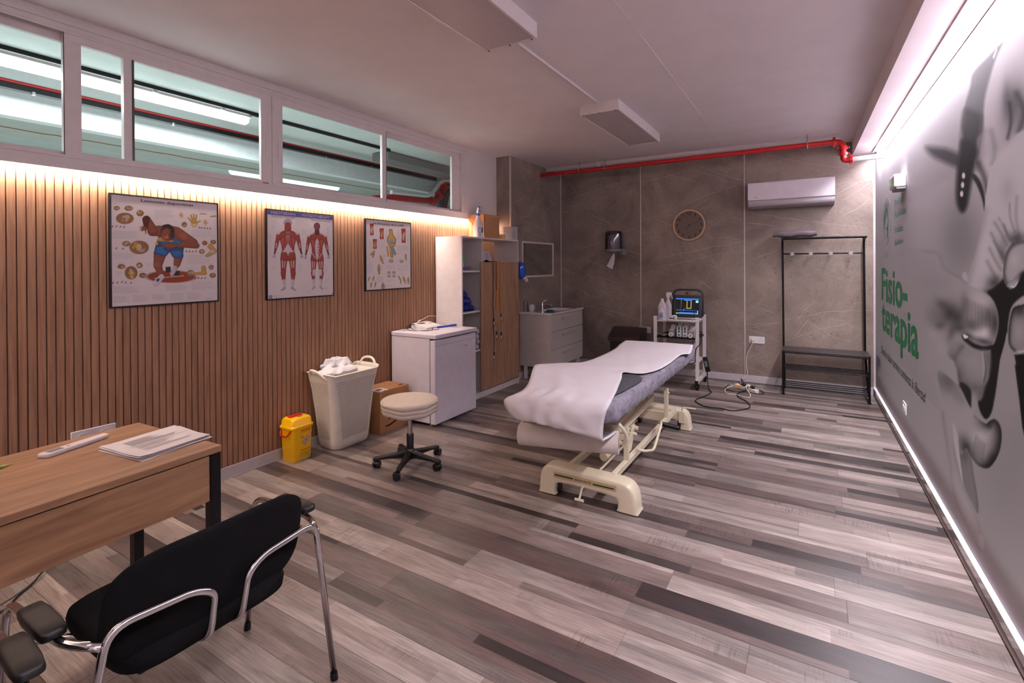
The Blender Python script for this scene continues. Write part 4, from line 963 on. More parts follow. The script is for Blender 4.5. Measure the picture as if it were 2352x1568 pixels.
def draw3(cv):
    RD = lin('#9c3a34'); 
    def joint(x, y, w, h, c=RD, c2=BON, lean=0):
        cv.poly([(x-w, y-h), (x+w, y-h), (x+w*.75, y), (x+w*.9, y+h), (x-w*.9, y+h), (x-w*.75, y)], c, 3, rim=lin('#6e2522'), rimw=12)
        cv.ellipse(x+lean, y, w*.42, h*.5, c2, .5, .2, .9); cv.ellipse(x+lean, y+h*.45, w*.25, h*.3, lin('#d9c9c0'), .6, 0, .7)
    joint(1677, 370, 30, 88); joint(1824, 437, 34, 82, c2=OCH); joint(1719, 592, 32, 74, c2=OCH); joint(2150, 472, 34, 108)
    # large knee
    cv.poly([(1932, 368), (1985, 368), (1990, 440), (2010, 480), (2038, 520), (2036, 570), (2020, 585), (1905, 580), (1898, 540), (1905, 500), (1935, 450)], lin('#c49a52'), 4, rim=OCD, rimw=22)
    cv.poly([(1932, 520), (1965, 510), (2000, 525), (2022, 575), (1975, 570), (1912, 575)], lin('#8fa7a8'), 5); cv.poly([(1912, 590), (2030, 580), (2025, 620), (1985, 655), (1930, 640)], lin('#c9924e'), 4, rim=OCD, rimw=14)
    cv.capsule(1955, 660, 1970, 785, 30, 22, OCH, .5, 3); cv.capsule(1900, 640, 1918, 780, 12, 10, lin('#b9903f'), .4, 3); cv.capsule(1975, 650, 2015, 745, 24, 22, lin('#7f9a9c'), .5, 3); cv.capsule(1925, 640, 1950, 700, 5, 4, lin('#dcd6c8'), 0)
    def small(x, y, s, rot=0):
        c, n = math.cos(rot), math.sin(rot); f = lambda a, b: (x+(a*c-b*n)*s, y+(a*n+b*c)*s)
        cv.capsule(*f(0, -50), *f(0, -10), 14*s, 20*s, OCH, .5); cv.capsule(*f(0, 14), *f(3, 55), 18*s, 12*s, OCH, .5); cv.ellipse(*f(0, 2), 20*s, 13*s, lin('#7f8f98'), .3)
    small(1695, 745, .9, .25); cv.capsule(1690, 718, 1655, 755, 12, 12, OCH); small(1815, 830, 1.05, -.3); small(1773, 975, 1.2, 0); small(2176, 795, .8, 0)
    small(1620, 1120, .6, .4); small(1688, 1115, .65, .3); small(1652, 1210, .65, .2); small(1716, 1205, .65, .2)
    small(2078, 1115, .7, -.5); small(2092, 1170, .5); small(2148, 1140, .9, -.3); small(2207, 1150, .85, 0)
    for (x, y, r) in ((1957, 853, 34), (1921, 1028, 26), (1995, 1027, 26), (1921, 1082, 26), (1994, 1080, 26), (2112, 860, 30)):
        cv.ellipse(x, y, r, r*.85, OCD, .15); cv.ellipse(x, y, r*.75, r*.6, lin('#c9cfd0'), .3); cv.ellipse(x-r*.25, y, r*.25, r*.3, lin('#6f6a62'), .4); cv.ellipse(x+r*.3, y, r*.25, r*.3, lin('#6f6a62'), .4)
    cv.ellipse(1829, 1192, 12, 14, lin('#6b3d34'), .3); cv.capsule(1829, 1215, 1829, 1245, 24, 30, lin('#a59a90'), .4); cv.ellipse(1829, 1222, 20, 8, RD, .4)
    for a in ((1605, 290, 1640, 440, 12), (1722, 300, 1770, 420, 9), (1870, 370, 1925, 520, 10), (2050, 380, 2110, 520, 9), (2195, 370, 2240, 560, 12), (1640, 530, 1680, 650, 8), (1765, 520, 1890, 660, 9), (2055, 615, 2240, 700, 9), (1590, 760, 1640, 850, 6), (1830, 760, 1890, 800, 4), (1585, 880, 1690, 1040, 13), (1890, 910, 2030, 990, 7), (2050, 910, 2230, 1010, 8), (2055, 1035, 2215, 1060, 2), (1740, 1080, 1860, 1170, 9), (1890, 1125, 2035, 1170, 4), (1860, 1195, 2035, 1245, 4), (1800, 930, 1840, 1000, 5), (1615, 462, 1730, 474, 1), (1690, 675, 1750, 683, 1), (1625, 860, 1740, 868, 1), (2050, 720, 2140, 740, 2)):
        lines(cv, *a, sl=.05, w=2.6)
p3, sh3, P3 = poster('framed_poster', 'black-framed knee joint chart, smallest in the photo and nearest the shelf unit', 3.223, 3.832, 1.260, 1.930, draw3, [(1590, 215), (2253, 290), (2240, 1252), (1580, 1288)])
title(P3, sh3, 'La articulación de la rodilla', 1703, 288, 2158, 328, 30, INK, bold=.014)
# ------------------------------------------------------------ desk (stands ~3 degrees off the wall)
t = thing('desk', 'oak-effect desk with black square legs in front of the slat wall', 'desk', (-2.12, 1.152, 0), math.radians(3.2))
# local frame: x back from the front edge (negative), y negative towards the viewer's left
def lb(*a, **k): return MB().box(*a, **k)
DL = 1.30
obj('desktop', lb(-.655, 0, -DL, 0, .724, .75), DESKW, t, local=True, bevel=.002)
obj('front_panel', lb(-.03, -.012, -DL+.045, -.045, .53, .716), DESKW, t, local=True, bevel=.001)
for (x, y_) in ((-.05, -.045), (-.655, -.045), (-.05, -DL), (-.655, -DL)):
    obj('leg', lb(x+.002, x+.045, y_+.002, y_+.043, 0, .724), BLACKM, t, local=True, bevel=.002)
for y_ in (-.045, -DL): obj('cross_rail', lb(-.61, -.05, y_+.004, y_+.040, .690, .724), BLACKM, t, local=True)
obj('cross_rail', lb(-.645, -.62, -DL+.04, -.04, .690, .722), BLACKM, t, local=True)

# paper stack on the desk: four loose sheets, splayed
rr = random.Random(2)
PC = [(-2.515, .871), (-2.558, 1.172), (-2.262, 1.178), (-2.222, .895)]
for k in range(5):
    mb = MB(); a = rr.uniform(-.05, .05)+(0 if k < 4 else 0); dx, dy = rr.uniform(-.012, .018), rr.uniform(-.010, .012)
    if k == 4: a = dx = dy = 0
    cx, cy2 = sum(p[0] for p in PC)/4, sum(p[1] for p in PC)/4
    R2 = Matrix.Rotation(a, 2); n_ = 8
    for i in range(n_+1):
        pass
    rows_ = []
    for i in range(n_+1):
        s_ = i/n_; rws = []
        for j in range(n_+1):
            u2 = j/n_
            p = Vector(PC[0]).lerp(Vector(PC[1]), s_).lerp(Vector(PC[3]).lerp(Vector(PC[2]), s_), u2)
            q = R2 @ (p-Vector((cx, cy2))); lift = .006*max(0, u2-.7)/.3*(k/4)+.004*max(0, (.15-s_)/.15)*(k/4)
            rws.append((q.x+cx+dx, q.y+cy2+dy, .7515+k*.0012+lift))
        rows_.append(rws)
    for i in range(n_):
        for j in range(n_): mb.quad(rows_[i][j], rows_[i+1][j], rows_[i+1][j+1], rows_[i][j+1])
    o = obj('paper_sheet', mb, PAPER, None, smooth=60)
    tag(o, 'printed top sheet of the paper stack at the desk corner' if k == 4 else 'white paper sheet under the printed one in the desk stack', 'paper', 'sheets stacked on the desk')
    top_sheet = o
mb = MB(); rr = random.Random(4)
P0_, ex, ey = Vector((-2.50, .90, .7577)), Vector((.265, .02, 0)).normalized(), Vector((-.04, .28, 0)).normalized()
for i in range(22):
    if i in (9, 10, 16): continue
    ln_ = .20*rr.uniform(.45, 1); w_ = .0026 if i < 9 else .0022; d = .028+i*.0088
    off = .035
    # text lines run along the sheet's long side, towards the far end of the desk
    a = P0_+ex*(d)+ey*off; b = a+ey*ln_*(1.0 if i != 10 else 1.1)
    mb.quad(a, b, b+ex*w_, a+ex*w_)
a = P0_+ex*.115+ey*.02; b = a+ey*.24; mb.quad(a, b, b+ex*.0022, a+ex*.0022)
obj('print_lines', mb, GREYINK, top_sheet, smooth=0)

# digital thermometer
t = thing('digital_thermometer', 'white slim handheld gauge with a small dark display on the desk', 'gauge', (-2.63, .83, .75), math.atan2(.226, -.07)-0)
mb = MB(); out = [(-.125, -.020), (-.115, -.034), (.115, -.022), (.125, -.015), (.125, .012), (.115, .018), (-.115, .020), (-.13, .012)]
mb.prism([(a, b, 0) for a, b in out], (0, 0, .016)); obj('body', mb, PLAS, t, local=True, bevel=.004)
mb = MB(); mb.box(-.105, -.055, -.020, .008, .0162, .0172); obj('display', mb, GPL, t, local=True)
mb = MB(); mb.ell((-.03, -.005, .0162), (.008, .006, .0015), 10, 4); obj('button', mb, mat('orange_button', '#c88a5a', .5), t, local=True)
# green pen at the very left
t = thing('green_pen', 'green pen tip reaching in from the left edge of the desk', 'pen', (-2.58, .58, .755))
mb = MB(); mb.tube([(-2.54, .47, .756), (-2.59, .60, .756)], .0055, 10); obj('barrel', mb, mat('green_plastic', '#5f9a2a', .35), t)
mb = MB(); mb.tube([(-2.59, .60, .756), (-2.601, .632, .754)], [.0052, .001], 10); obj('tip', mb, mat('pen_tip', '#b9b06a', .4), t)
# black cable on the floor behind the desk
mb = MB(); mb.tube(catmull([(-2.90, -.3, .006), (-2.94, .2, .006), (-2.98, .55, .006), (-3.02, .70, .006), (-3.09, .763, .006), (-3.15, .83, .008), (-3.19, .88, .03), (-3.3, 1.0, .05), (-3.49, 1.13, .10), (-3.515, 1.14, .40), (-3.52, 1.15, .52)], 6), .004, 6)
tag(obj('desk_cable', mb, CABLEB, None), 'thin black cable lying on the floor under the desk', 'cable')
mb = MB(); mb.tube(catmull([(-2.98, -.3, .006), (-3.02, .3, .006), (-3.06, .62, .006), (-3.14, .80, .006), (-3.30, .98, .03), (-3.49, 1.19, .12), (-3.52, 1.20, .52)], 6), .003, 6)
tag(obj('desk_cable', mb, GPL, None), 'thinner grey cable beside the black one under the desk', 'cable')

# sockets
def socket(name, label, org, right, up_, w_, h_, n_, nrm, dark=False):
    t = thing(name, label, 'wall socket', org)
    O = Vector(org); R, U, Nn = Vector(right), Vector(up_), Vector(nrm)
    T = Matrix((( R.x, U.x, Nn.x, O.x), (R.y, U.y, Nn.y, O.y), (R.z, U.z, Nn.z, O.z), (0, 0, 0, 1)))
    mb = MB(); mb.box(-w_/2, w_/2, -h_/2, h_/2, 0, .009, T); obj('cover_plate', mb, PLAS, t, bevel=.003)
    for k in range(n_):
        cx = (k-(n_-1)/2)*w_/n_
        mb = MB()
        ring = lambda r, z: [T @ Vector((cx+r*math.cos(a), r*math.sin(a), z)) for a in np.linspace(0, 2*PI, 25)[:-1]]
        mb.loft([ring(.024, .009), ring(.024, .0125), ring(.020, .0125), ring(.019, .010), ring(.001, .010)], True, True)
        s_ = obj('outlet', mb, PLAS, t)
        mb = MB()
        for s2 in (-1, 1): mb.loft([[T @ Vector((cx+s2*.0095+.003*math.cos(a), .003*math.sin(a), z)) for a in np.linspace(0, 2*PI, 9)[:-1]] for z in (.0101, .0108)])
        obj('pin_hole', mb, INK, s_)
    return t
socket('wall_socket', 'double white socket on the slats just above the desk top', (-3.540, 1.20, .535), (0, 1, 0), (0, 0, 1), .21, .082, 2, (1, 0, 0))
socket('wall_socket', 'double white socket low on the stone wall with a cream plug', (-.597, YB, .537), (1, 0, 0), (0, 0, 1), .178, .088, 2, (0, -1, 0))
socket('wall_socket', 'white double switch socket low on the mural wall', (xw(5.0)-.003, 5.0, .34), (0, -1, 0), (0, 0, 1), .15, .085, 2, (-1, 0, 0))
socket('wall_socket', 'white socket plate on the stone wall behind the dark box', (-2.005, YB, .575), (1, 0, 0), (0, 0, 1), .17, .085, 2, (0, -1, 0))

# ------------------------------------------------------------ visitor chairs
def make_chair(label):
    t = thing('visitor_chair', label, 'chair', (-1.70, .81, 0), group='black visitor chairs at the desk')
    def sub(name, mb, m, par=t, **k): return obj(name, mb, m, par, local=True, **k)
    # local frame: +x is behind the sitter (towards the room), seat faces -x, origin at (-1.70,.81)
    # seat
    mb = MB(); rings = []
    for z, s_ in ((.425, .93), (.432, .985), (.455, 1.0), (.472, .985), (.482, .93), (.484, .8)):
        ring = []
        for k in range(40):
            a = 2*PI*k/40; c, n_ = math.cos(a), math.sin(a)
            x = -.03+.235*s_*math.copysign(abs(c)**.35, c); y_ = .245*s_*math.copysign(abs(n_)**.35, n_)
            ring.append((x, y_, z+(.006*math.cos(a) if z > .45 else 0)))
        rings.append(ring)
    mb.loft(rings); sub('seat', mb, BLACKF, smooth=60)
    mb = MB(); mb.box(-.22, .17, -.2, .2, .412, .427); sub('seat_shell', mb, BLACKP, bevel=.008)
    # backrest: padded, gently wrapped and reclined
    mb = MB(); n_, m_ = 30, 14; F, B = [], []
    def bp(u, v, off):
        # u -1..1 across, v -1..1 up
        hw = .285*(1-.05*max(0, v)**2); y_ = hw*u
        z = .605+.155*v*(1-.10*abs(u)**3.0)
        x = .215+.035*(z-.605)/.155-.040*u*u+off
        return (x, y_, z)
    rings = []
    def sq(a, e): c, s_ = math.cos(a), math.sin(a); return math.copysign(abs(c)**e, c), math.copysign(abs(s_)**e, s_)
    for sc_, off in ((0.001, -.034), (.5, -.034), (.88, -.032), (.96, -.026), (1., -.012), (1., -.002), (.97, .004), (.9, .007), (.5, .008), (.001, .008)):
        ring = []
        for k in range(56):
            c, s_ = sq(2*PI*k/56, .42); ring.append(bp(c*sc_, s_*sc_, off))
        rings.append(ring)
    mb.loft(rings, True, False); sub('backrest', mb, BLACKF, smooth=60)
    for s_ in (-1, 1):
        # rear leg carries on across the back of the rest and down under the seat
        path = fillet([(.212, s_*.392, .012), (.243, s_*.292, .625), (.252, s_*.10, .612), (.258, s_*.048, .585), (.222, s_*.045, .43), (.10, s_*.05, .405), (-.20, s_*.17, .405)], .055, 7)
        mb = MB(); mb.tube(path, .0105, 12); l = sub('leg', mb, CHROME, smooth=True)
        mb = MB(); mb.tube([(.212, s_*.393, 0), (.2125, s_*.389, .028)], .0135, 12); sub('rubber_foot', mb, BLACKP, l)
        # front leg rises, turns back as the arm and meets the rear leg
        path = fillet([(-.300, s_*.375, .012), (-.245, s_*.362+.012, .555), (-.10, s_*.362+.012, .572), (.12, s_*.355+.010, .575), (.240, s_*.300, .585)], .06, 7)
        mb = MB(); mb.tube(path, .0105, 12); l = sub('leg', mb, CHROME, smooth=True)
        mb = MB(); mb.tube([(-.301, s_*.375, 0), (-.298, s_*.374, .028)], .0135, 12); sub('rubber_foot', mb, BLACKP, l)
        mb = MB(); mb.tube(fillet([(-.255, s_*.36, .43), (-.235, s_*.30, .415), (-.15, s_*.2, .405), (.10, s_*.2, .405)], .05, 5), .009, 8); sub('side_rail', mb, CHROME, l, smooth=True)
        mb = MB(); rings = []
        for x, w_, h_ in ((-.075, .016, .008), (-.067, .026, .014), (-.02, .030, .017), (.06, .029, .017), (.10, .026, .014), (.11, .016, .008)):
            rings.append([(x, s_*.362+.012+w_*sq(a, .5)[0], .597+h_*sq(a, .5)[1]) for a in np.linspace(0, 2*PI, 21)[:-1]])
        mb.loft(rings); sub('armrest', mb, BLACKP2, smooth=60)
    mb = MB(); mb.tube([(-.15, -.2, .405), (-.15, .2, .405)], .009, 8); mb.tube([(.10, -.2, .405), (.10, .2, .405)], .009, 8); sub('seat_frame', mb, CHROME)
    return t
ch = make_chair('black visitor chair with chrome tube frame, its back to the viewer at the desk')
ch2 = dup(ch, (-1.610, .02, 0), math.radians(-3), 'second black visitor chair, only its armrest in the bottom left corner')

# ------------------------------------------------------------ rolling stool
t = thing('rolling_stool', 'round beige rolling stool on a black five-star base', 'stool', (-2.58, 2.785, 0))
SX, SY = -2.58, 2.785
mb = MB(); prof = [(.10, .392), (.185, .395), (.200, .402), (.207, .420), (.203, .432), (.210, .440), (.211, .455), (.206, .462), (.213, .470), (.215, .486), (.205, .497), (.17, .5015), (.001, .503)]
mb.lathe(prof, (SX, SY, 0), 48); 
for v in mb.bm.verts:
    a = math.atan2(v.co.y-SY, v.co.x-SX)
    if .39 < v.co.z < .47: v.co.z += .004*math.sin(3*a+1)+.003*math.sin(7*a)
obj('seat_cushion', mb, STOOLV, t, smooth=50)
mb = MB(); mb.box(SX-.09, SX+.09, SY-.09, SY+.09, .372, .394); mb.cyl((SX, SY, .35), (SX, SY, .385), .03); obj('seat_plate', mb, BLACKP, t, bevel=.005, doubles=False)
mb = MB(); mb.tube(catmull([(SX-.03, SY-.05, .38), (SX-.10, SY-.09, .378), (SX+.06, SY-.17, .362), (SX+.10, SY-.215, .368)][0:1]+[(SX-.02, SY-.12, .372), (SX-.01, SY-.19, .360), (SX-.02, SY-.225, .352)], 5), .006, 8); obj('height_lever', mb, BLACKP, t)
mb = MB(); mb.cyl((SX, SY, .22), (SX, SY, .375), .0145, 20); mb.cyl((SX, SY, .24), (SX, SY, .30), .017, 20); obj('gas_column', mb, CHROME, t)
mb = MB(); mb.lathe([(.026, .10), (.027, .235), (.024, .240), (.001, .240)], (SX, SY, 0), 20); mb.lathe([(.034, .055), (.038, .06), (.038, .10), (.03, .125), (.026, .13)], (SX, SY, 0), 20); obj('hub', mb, BLACKP, t)
for k in range(5):
    a = math.radians(-66+72*k); d = Vector((math.cos(a), math.sin(a), 0)); O = Vector((SX, SY, 0)); s_ = Vector((-d.y, d.x, 0))
    mb = MB(); rings = []
    for r, w_, z0, z1 in ((.02, .022, .062, .118), (.08, .021, .066, .106), (.18, .018, .066, .092), (.245, .017, .060, .084), (.266, .013, .058, .078), (.270, .006, .062, .072)):
        rings.append([O+d*r+s_*(w_*x)+Vector((0, 0, z)) for x, z in ((-1, z0), (1, z0), (1, z1-.008), (.6, z1), (-.6, z1), (-1, z1-.008))])
    mb.loft(rings); mb.cyl(O+d*.25+Vector((0, 0, .045)), O+d*.25+Vector((0, 0, .068)), .012, 10)
    lg = obj('leg', mb, BLACKP, t, bevel=.002)
    ca_ = a+[.4, -1.9, 2.0, 1.2, -.5][k]; w = Vector((math.cos(ca_), math.sin(ca_), 0)); q = O+d*.25-Vector((-w.y, w.x, 0))*.014+Vector((0, 0, .027))
    mb = MB()
    for s2 in (-1, 1): mb.cyl(q+w*s2*.006, q+w*s2*.024, .027, 20)
    mb.cyl(q-w*.008, q+w*.008, .014, 12)
    hood = [[q+w*x+Vector((-w.y, w.x, 0))*(.029*math.cos(b))+Vector((0, 0, .029*math.sin(b))) for b in np.linspace(.2, PI-.2, 9)] for x in (-.010, .010)]
    mb.loft(hood, False, False)
    obj('caster', mb, BLACKP, lg, smooth=40, bevel=.002)

# ------------------------------------------------------------ sharps bin
t = thing('sharps_bin', 'yellow medical waste container with a red lid flap and handle', 'bin', (-3.43, 2.44, 0))
def rrect(cx, cy, hx, hy, r, z, n_=6):
    out = []
    for sx, sy, a0 in ((1, 1, 0), (-1, 1, PI/2), (-1, -1, PI), (1, -1, 3*PI/2)):
        for k in range(n_+1):
            a = a0+PI/2*k/n_; out.append((cx+sx*(hx-r)+r*math.cos(a), cy+sy*(hy-r)+r*math.sin(a), z))
    return out
cx, cy = -3.438, 2.440
mb = MB(); mb.loft([rrect(cx, cy, .066, .078, .02, 0), rrect(cx, cy, .070, .082, .022, .008), rrect(cx, cy, .078, .090, .024, .258)]); obj('body', mb, YEL, t)
mb = MB(); mb.loft([rrect(cx, cy, .083, .096, .03, .250), rrect(cx, cy, .087, .100, .03, .254), rrect(cx, cy, .087, .100, .03, .266), rrect(cx, cy, .079, .092, .03, .275), rrect(cx, cy, .076, .088, .03, .312), rrect(cx, cy, .068, .080, .03, .325), rrect(cx, cy, .058, .07, .03, .328)])
lid = obj('lid', mb, YEL, t)
mb = MB(); mb.box(cx-.030, cx+.006, cy-.058, cy+.050, .328, .338); mb.box(cx-.02, cx-.004, cy-.055, cy+.045, .338, .341); obj('flap', mb, RED, lid, bevel=.003)
mb = MB(); mb.box(cx+.016, cx+.034, cy-.012, cy+.034, .3278, .3292); obj('slot', mb, CARD2, lid)
mb = MB(); mb.tube(fillet([(cx-.06, cy-.092, .240), (cx-.05, cy-.108, .20), (cx+.03, cy-.108, .20), (cx+.06, cy-.096, .245)], .02, 4), .006, 6); obj('handle', mb, RED, t)
xf = cx+.0765
def fp(y_, z): return (cx+.070+.008*(z/.258)+.0012, y_, z)
def lab(name, pts, m, par): mb = MB(); mb.poly([fp(*p) for p in pts]); return obj(name, mb, m, par, smooth=0)
lb_ = lab('white_label', [(2.425, .142), (2.468, .185), (2.508, .155), (2.462, .102)], CREAM2, t)
lab('hazard_label', [(2.478, .182), (2.497, .205), (2.516, .186), (2.497, .162)], mat('orange_print', '#d8601a', .6), t)
mb = MB()
mb.poly([tuple(Vector(fp(*p))+Vector((.0006, 0, 0))) for p in [(2.484, .183), (2.497, .199), (2.511, .185), (2.497, .169)]]); obj('hazard_label_field', mb, PAPER, t, smooth=0)
mb = MB(); rr = random.Random(8)
for z0, w_, y0 in ((.232, .09, 2.42), (.2235, .085, 2.422)):
    mb.quad(fp(y0, z0), fp(y0+w_, z0), fp(y0+w_, z0+.0065), fp(y0, z0+.0065))
obj('orange_lettering', mb, mat('orange_print_text', '#c9641c', .6), t, smooth=0)
mb = MB()
for k in range(16):
    a = 2*PI*k/16; r = .010 if k % 2 else .004
    mb.poly([tuple(Vector(fp(2.467, .155))+Vector((.001, r*math.cos(a), r*math.sin(a)))), tuple(Vector(fp(2.467, .155))+Vector((.001, .004*math.cos(a+.3), .004*math.sin(a+.3)))), tuple(Vector(fp(2.467, .155))+Vector((.001, 0, 0)))])
    mb.poly([tuple(Vector(fp(2.497, .184))+Vector((.001, r*.7*math.cos(a), r*.7*math.sin(a)))), tuple(Vector(fp(2.497, .184))+Vector((.001, .003*math.cos(a+.3), .003*math.sin(a+.3)))), tuple(Vector(fp(2.497, .184))+Vector((.001, 0, 0)))])
for z0, n_ in ((.214, 1), (.078, 1), (.064, 1), (.056, 1), (.048, 1), (.040, 1), (.032, 1)):
    y0 = 2.42
    while y0 < 2.50:
        l = rr.uniform(.004, .016); h_ = .0045 if z0 == .078 else .0022
        mb.quad(fp(y0, z0), fp(y0+l, z0), fp(y0+l, z0+h_), fp(y0, z0+h_)); y0 += l+.003
obj('small_print', mb, INK, t, smooth=0)
text_obj('volume_lettering', '7 L', fp(2.424, .172), (0, 1, 0), (0, 0, 1), INK, t, width=.026, height=.014, bold=.03)
mb = MB(); mb.quad(fp(2.41, .012), fp(2.512, .012), fp(2.512, .027), fp(2.41, .027)); obj('base_label', mb, CREAM2, t, smooth=0)

# ------------------------------------------------------------ laundry basket
t = thing('laundry_basket', 'tall cream woven-look plastic laundry basket with looped handles', 'basket', (-3.385, 2.86, 0))
bx_, by_ = -3.392, 2.86
levels = [(.0, .105, .165, .06), (.012, .118, .180, .065), (.05, .125, .190, .065), (.30, .135, .215, .06), (.48, .142, .238, .055), (.55, .150, .256, .05), (.585, .155, .262, .05)]
mb = MB()
def lev(z):
    for (z0, a0, b0, r0), (z1, a1, b1, r1) in zip(levels, levels[1:]):
        if z0 <= z <= z1: f = (z-z0)/(z1-z0); return a0+(a1-a0)*f, b0+(b1-b0)*f, r0+(r1-r0)*f
    return levels[-1][1:]
def endlift(y_, z): return .050*max(0, (abs(y_-by_)/.26)-.55)**1.2*2.0*max(0, (z-.42)/.165)
rings = []
for z in [x_[0] for x_ in levels]+[.583]:
    pass
zz = [0, .012, .05, .12, .2, .3, .4, .48, .52, .55, .585]
for z in zz:
    a, b, r = lev(z); rings.append([(p[0], p[1], p[2]+endlift(p[1], z)) for p in rrect(bx_, by_, a, b, r, z, 8)])
a, b, r = lev(.585)
rings.append([(p[0], p[1], p[2]+endlift(p[1], .585)) for p in rrect(bx_, by_, a+.008, b+.008, r, .59, 8)])
rings.append([(p[0], p[1], p[2]+endlift(p[1], .585)) for p in rrect(bx_, by_, a, b, r, .600, 8)])
rings.append([(p[0], p[1], p[2]+endlift(p[1], .585)) for p in rrect(bx_, by_, a-.012, b-.012, r-.01, .592, 8)])
rings.append(rrect(bx_, by_, a-.02, b-.02, r-.01, .50, 8))
mb.loft(rings, True, True); body = obj('body', mb, BASK, t)
# perforation: rows of small dark diamond openings on front and left side
mb = MB()
def hole(y_, z, side):
    a, b, r = lev(z)
    h, w_ = .0058, .0056
    if side == 'f': c = Vector((bx_+a+.0012, y_, z)); R = Vector((0, 1, 0))
    else: c = Vector((y_, by_-b-.0012, z)); R = Vector((1, 0, 0))
    mb.poly([c-R*w_, c-Vector((0, 0, h*.7)), c+R*w_, c+Vector((0, 0, h))])
z = .095; row = 0
while z < .555:
    a, b, r = lev(z); n_ = 25
    for k in range(n_):
        y_ = by_+(k-(n_-1)/2+(.5 if row % 2 else 0))*(2*(b-r))/(n_)
        hole(y_, z, 'f')
    for k in range(9): hole(bx_+(k-4+(.5 if row % 2 else 0))*(2*(a-r))/8.5, z, 's')
    z += .0148; row += 1
obj('perforation', mb, BHOLE, body, smooth=0)
for s_ in (-1, 1):
    yb = by_+s_*.262; mb = MB()
    if s_ > 0: pts_ = [(bx_-.085, yb-.01, .615), (bx_-.07, yb+.008, .662), (bx_-.02, yb+.014, .680), (bx_+.04, yb+.014, .675), (bx_+.08, yb+.006, .645), (bx_+.10, yb-.01, .600)]
    else: pts_ = [(bx_-.085, yb+.01, .615), (bx_-.07, yb-.012, .648), (bx_-.02, yb-.020, .655), (bx_+.05, yb-.020, .64), (bx_+.085, yb-.010, .610), (bx_+.10, yb+.01, .585)]
    mb.tube(catmull(pts_, 6), .011, 10); obj('handle', mb, BASK, t, smooth=True)
mb = MB(); nn = 10
lidr = [rrect(bx_, by_, .150, .225, .05, .600, 8), rrect(bx_, by_, .146, .220, .05, .610, 8), rrect(bx_, by_, .10, .17, .05, .613, 8)]
mb.loft(lidr); obj('lid', mb, BASK, t)
# towel heap: sheets with folds
from mathutils import noise as mnoise
def drape(name, m, label, cat, cx, cy, z0, hx, hy, h, seed, group=None, rot=0, folds=6., lip=.012, flat=.5):
    """a crumpled cloth: closed shell over an irregular outline, with ridged creases"""
    n_, q = 96, 18; mb = MB(); rings = []
    S_ = Vector((seed*3.1, seed*1.7, 0))
    def hgt(x, y_):
        p = Vector((x*folds/hx*.35, y_*folds/hy*.35, 0))+S_
        r1 = 1-abs(mnoise.noise(p+Vector((mnoise.noise(p*.7)*.9, 0, 0))))*2; r2 = mnoise.noise(p*1.9+Vector((5, 1, 0)))
        return h*(flat+(1-flat)*(.75*r1+.15*r2+.25*mnoise.noise(p*.5)))
    def outl(a):
        d = Vector((math.cos(a), math.sin(a), 0))
        return 1+.22*mnoise.noise(d*1.3+S_)+.12*mnoise.noise(d*3+S_)
    for j in range(q+1):
        v = j/q; ring = []
        for k in range(n_):
            a = 2*PI*k/n_; o_ = outl(a)
            rad = 1-(v-.12)/.88*.999 if v > .12 else .93+.07*v/.12
            x, y_ = hx*rad*o_*math.cos(a), hy*rad*o_*math.sin(a)
            e_ = min(1, max(0, 1-rad)/.28); e_ = e_**.6
            z = 0 if v == 0 else lip*min(1, v/.1)+max(0, hgt(x, y_)-lip)*e_
            c_, s_ = math.cos(rot), math.sin(rot); ring.append((cx+x*c_-y_*s_, cy+x*s_+y_*c_, z0+max(z, 0)))
        rings.append(ring)
    mb.loft(rings, True, True)
    return tag(obj(name, mb, m, None, smooth=True), label, cat, group)
def cloth_blob(name, m, label, cat, layers, seed, group=None):
    (cx, cy, z0, hx, hy, h, rot) = layers[0]
    return drape(name, m, label, cat, cx, cy, z0, hx, hy, h, seed, group, rot, 3.)
drape('towel', TOWEL, 'white towel lying spread across the lid of the laundry basket', 'towel', bx_+.02, by_-.075, .6135, .125, .18, .060, 3, 'towels heaped on the basket', .12, 3.6, flat=.3)
drape('towel', TOWEL, 'crumpled white towel on top of the heap by the wall side', 'towel', bx_-.050, by_-.03, .640, .085, .14, .105, 8, 'towels heaped on the basket', -.15, 3.4, flat=.3)

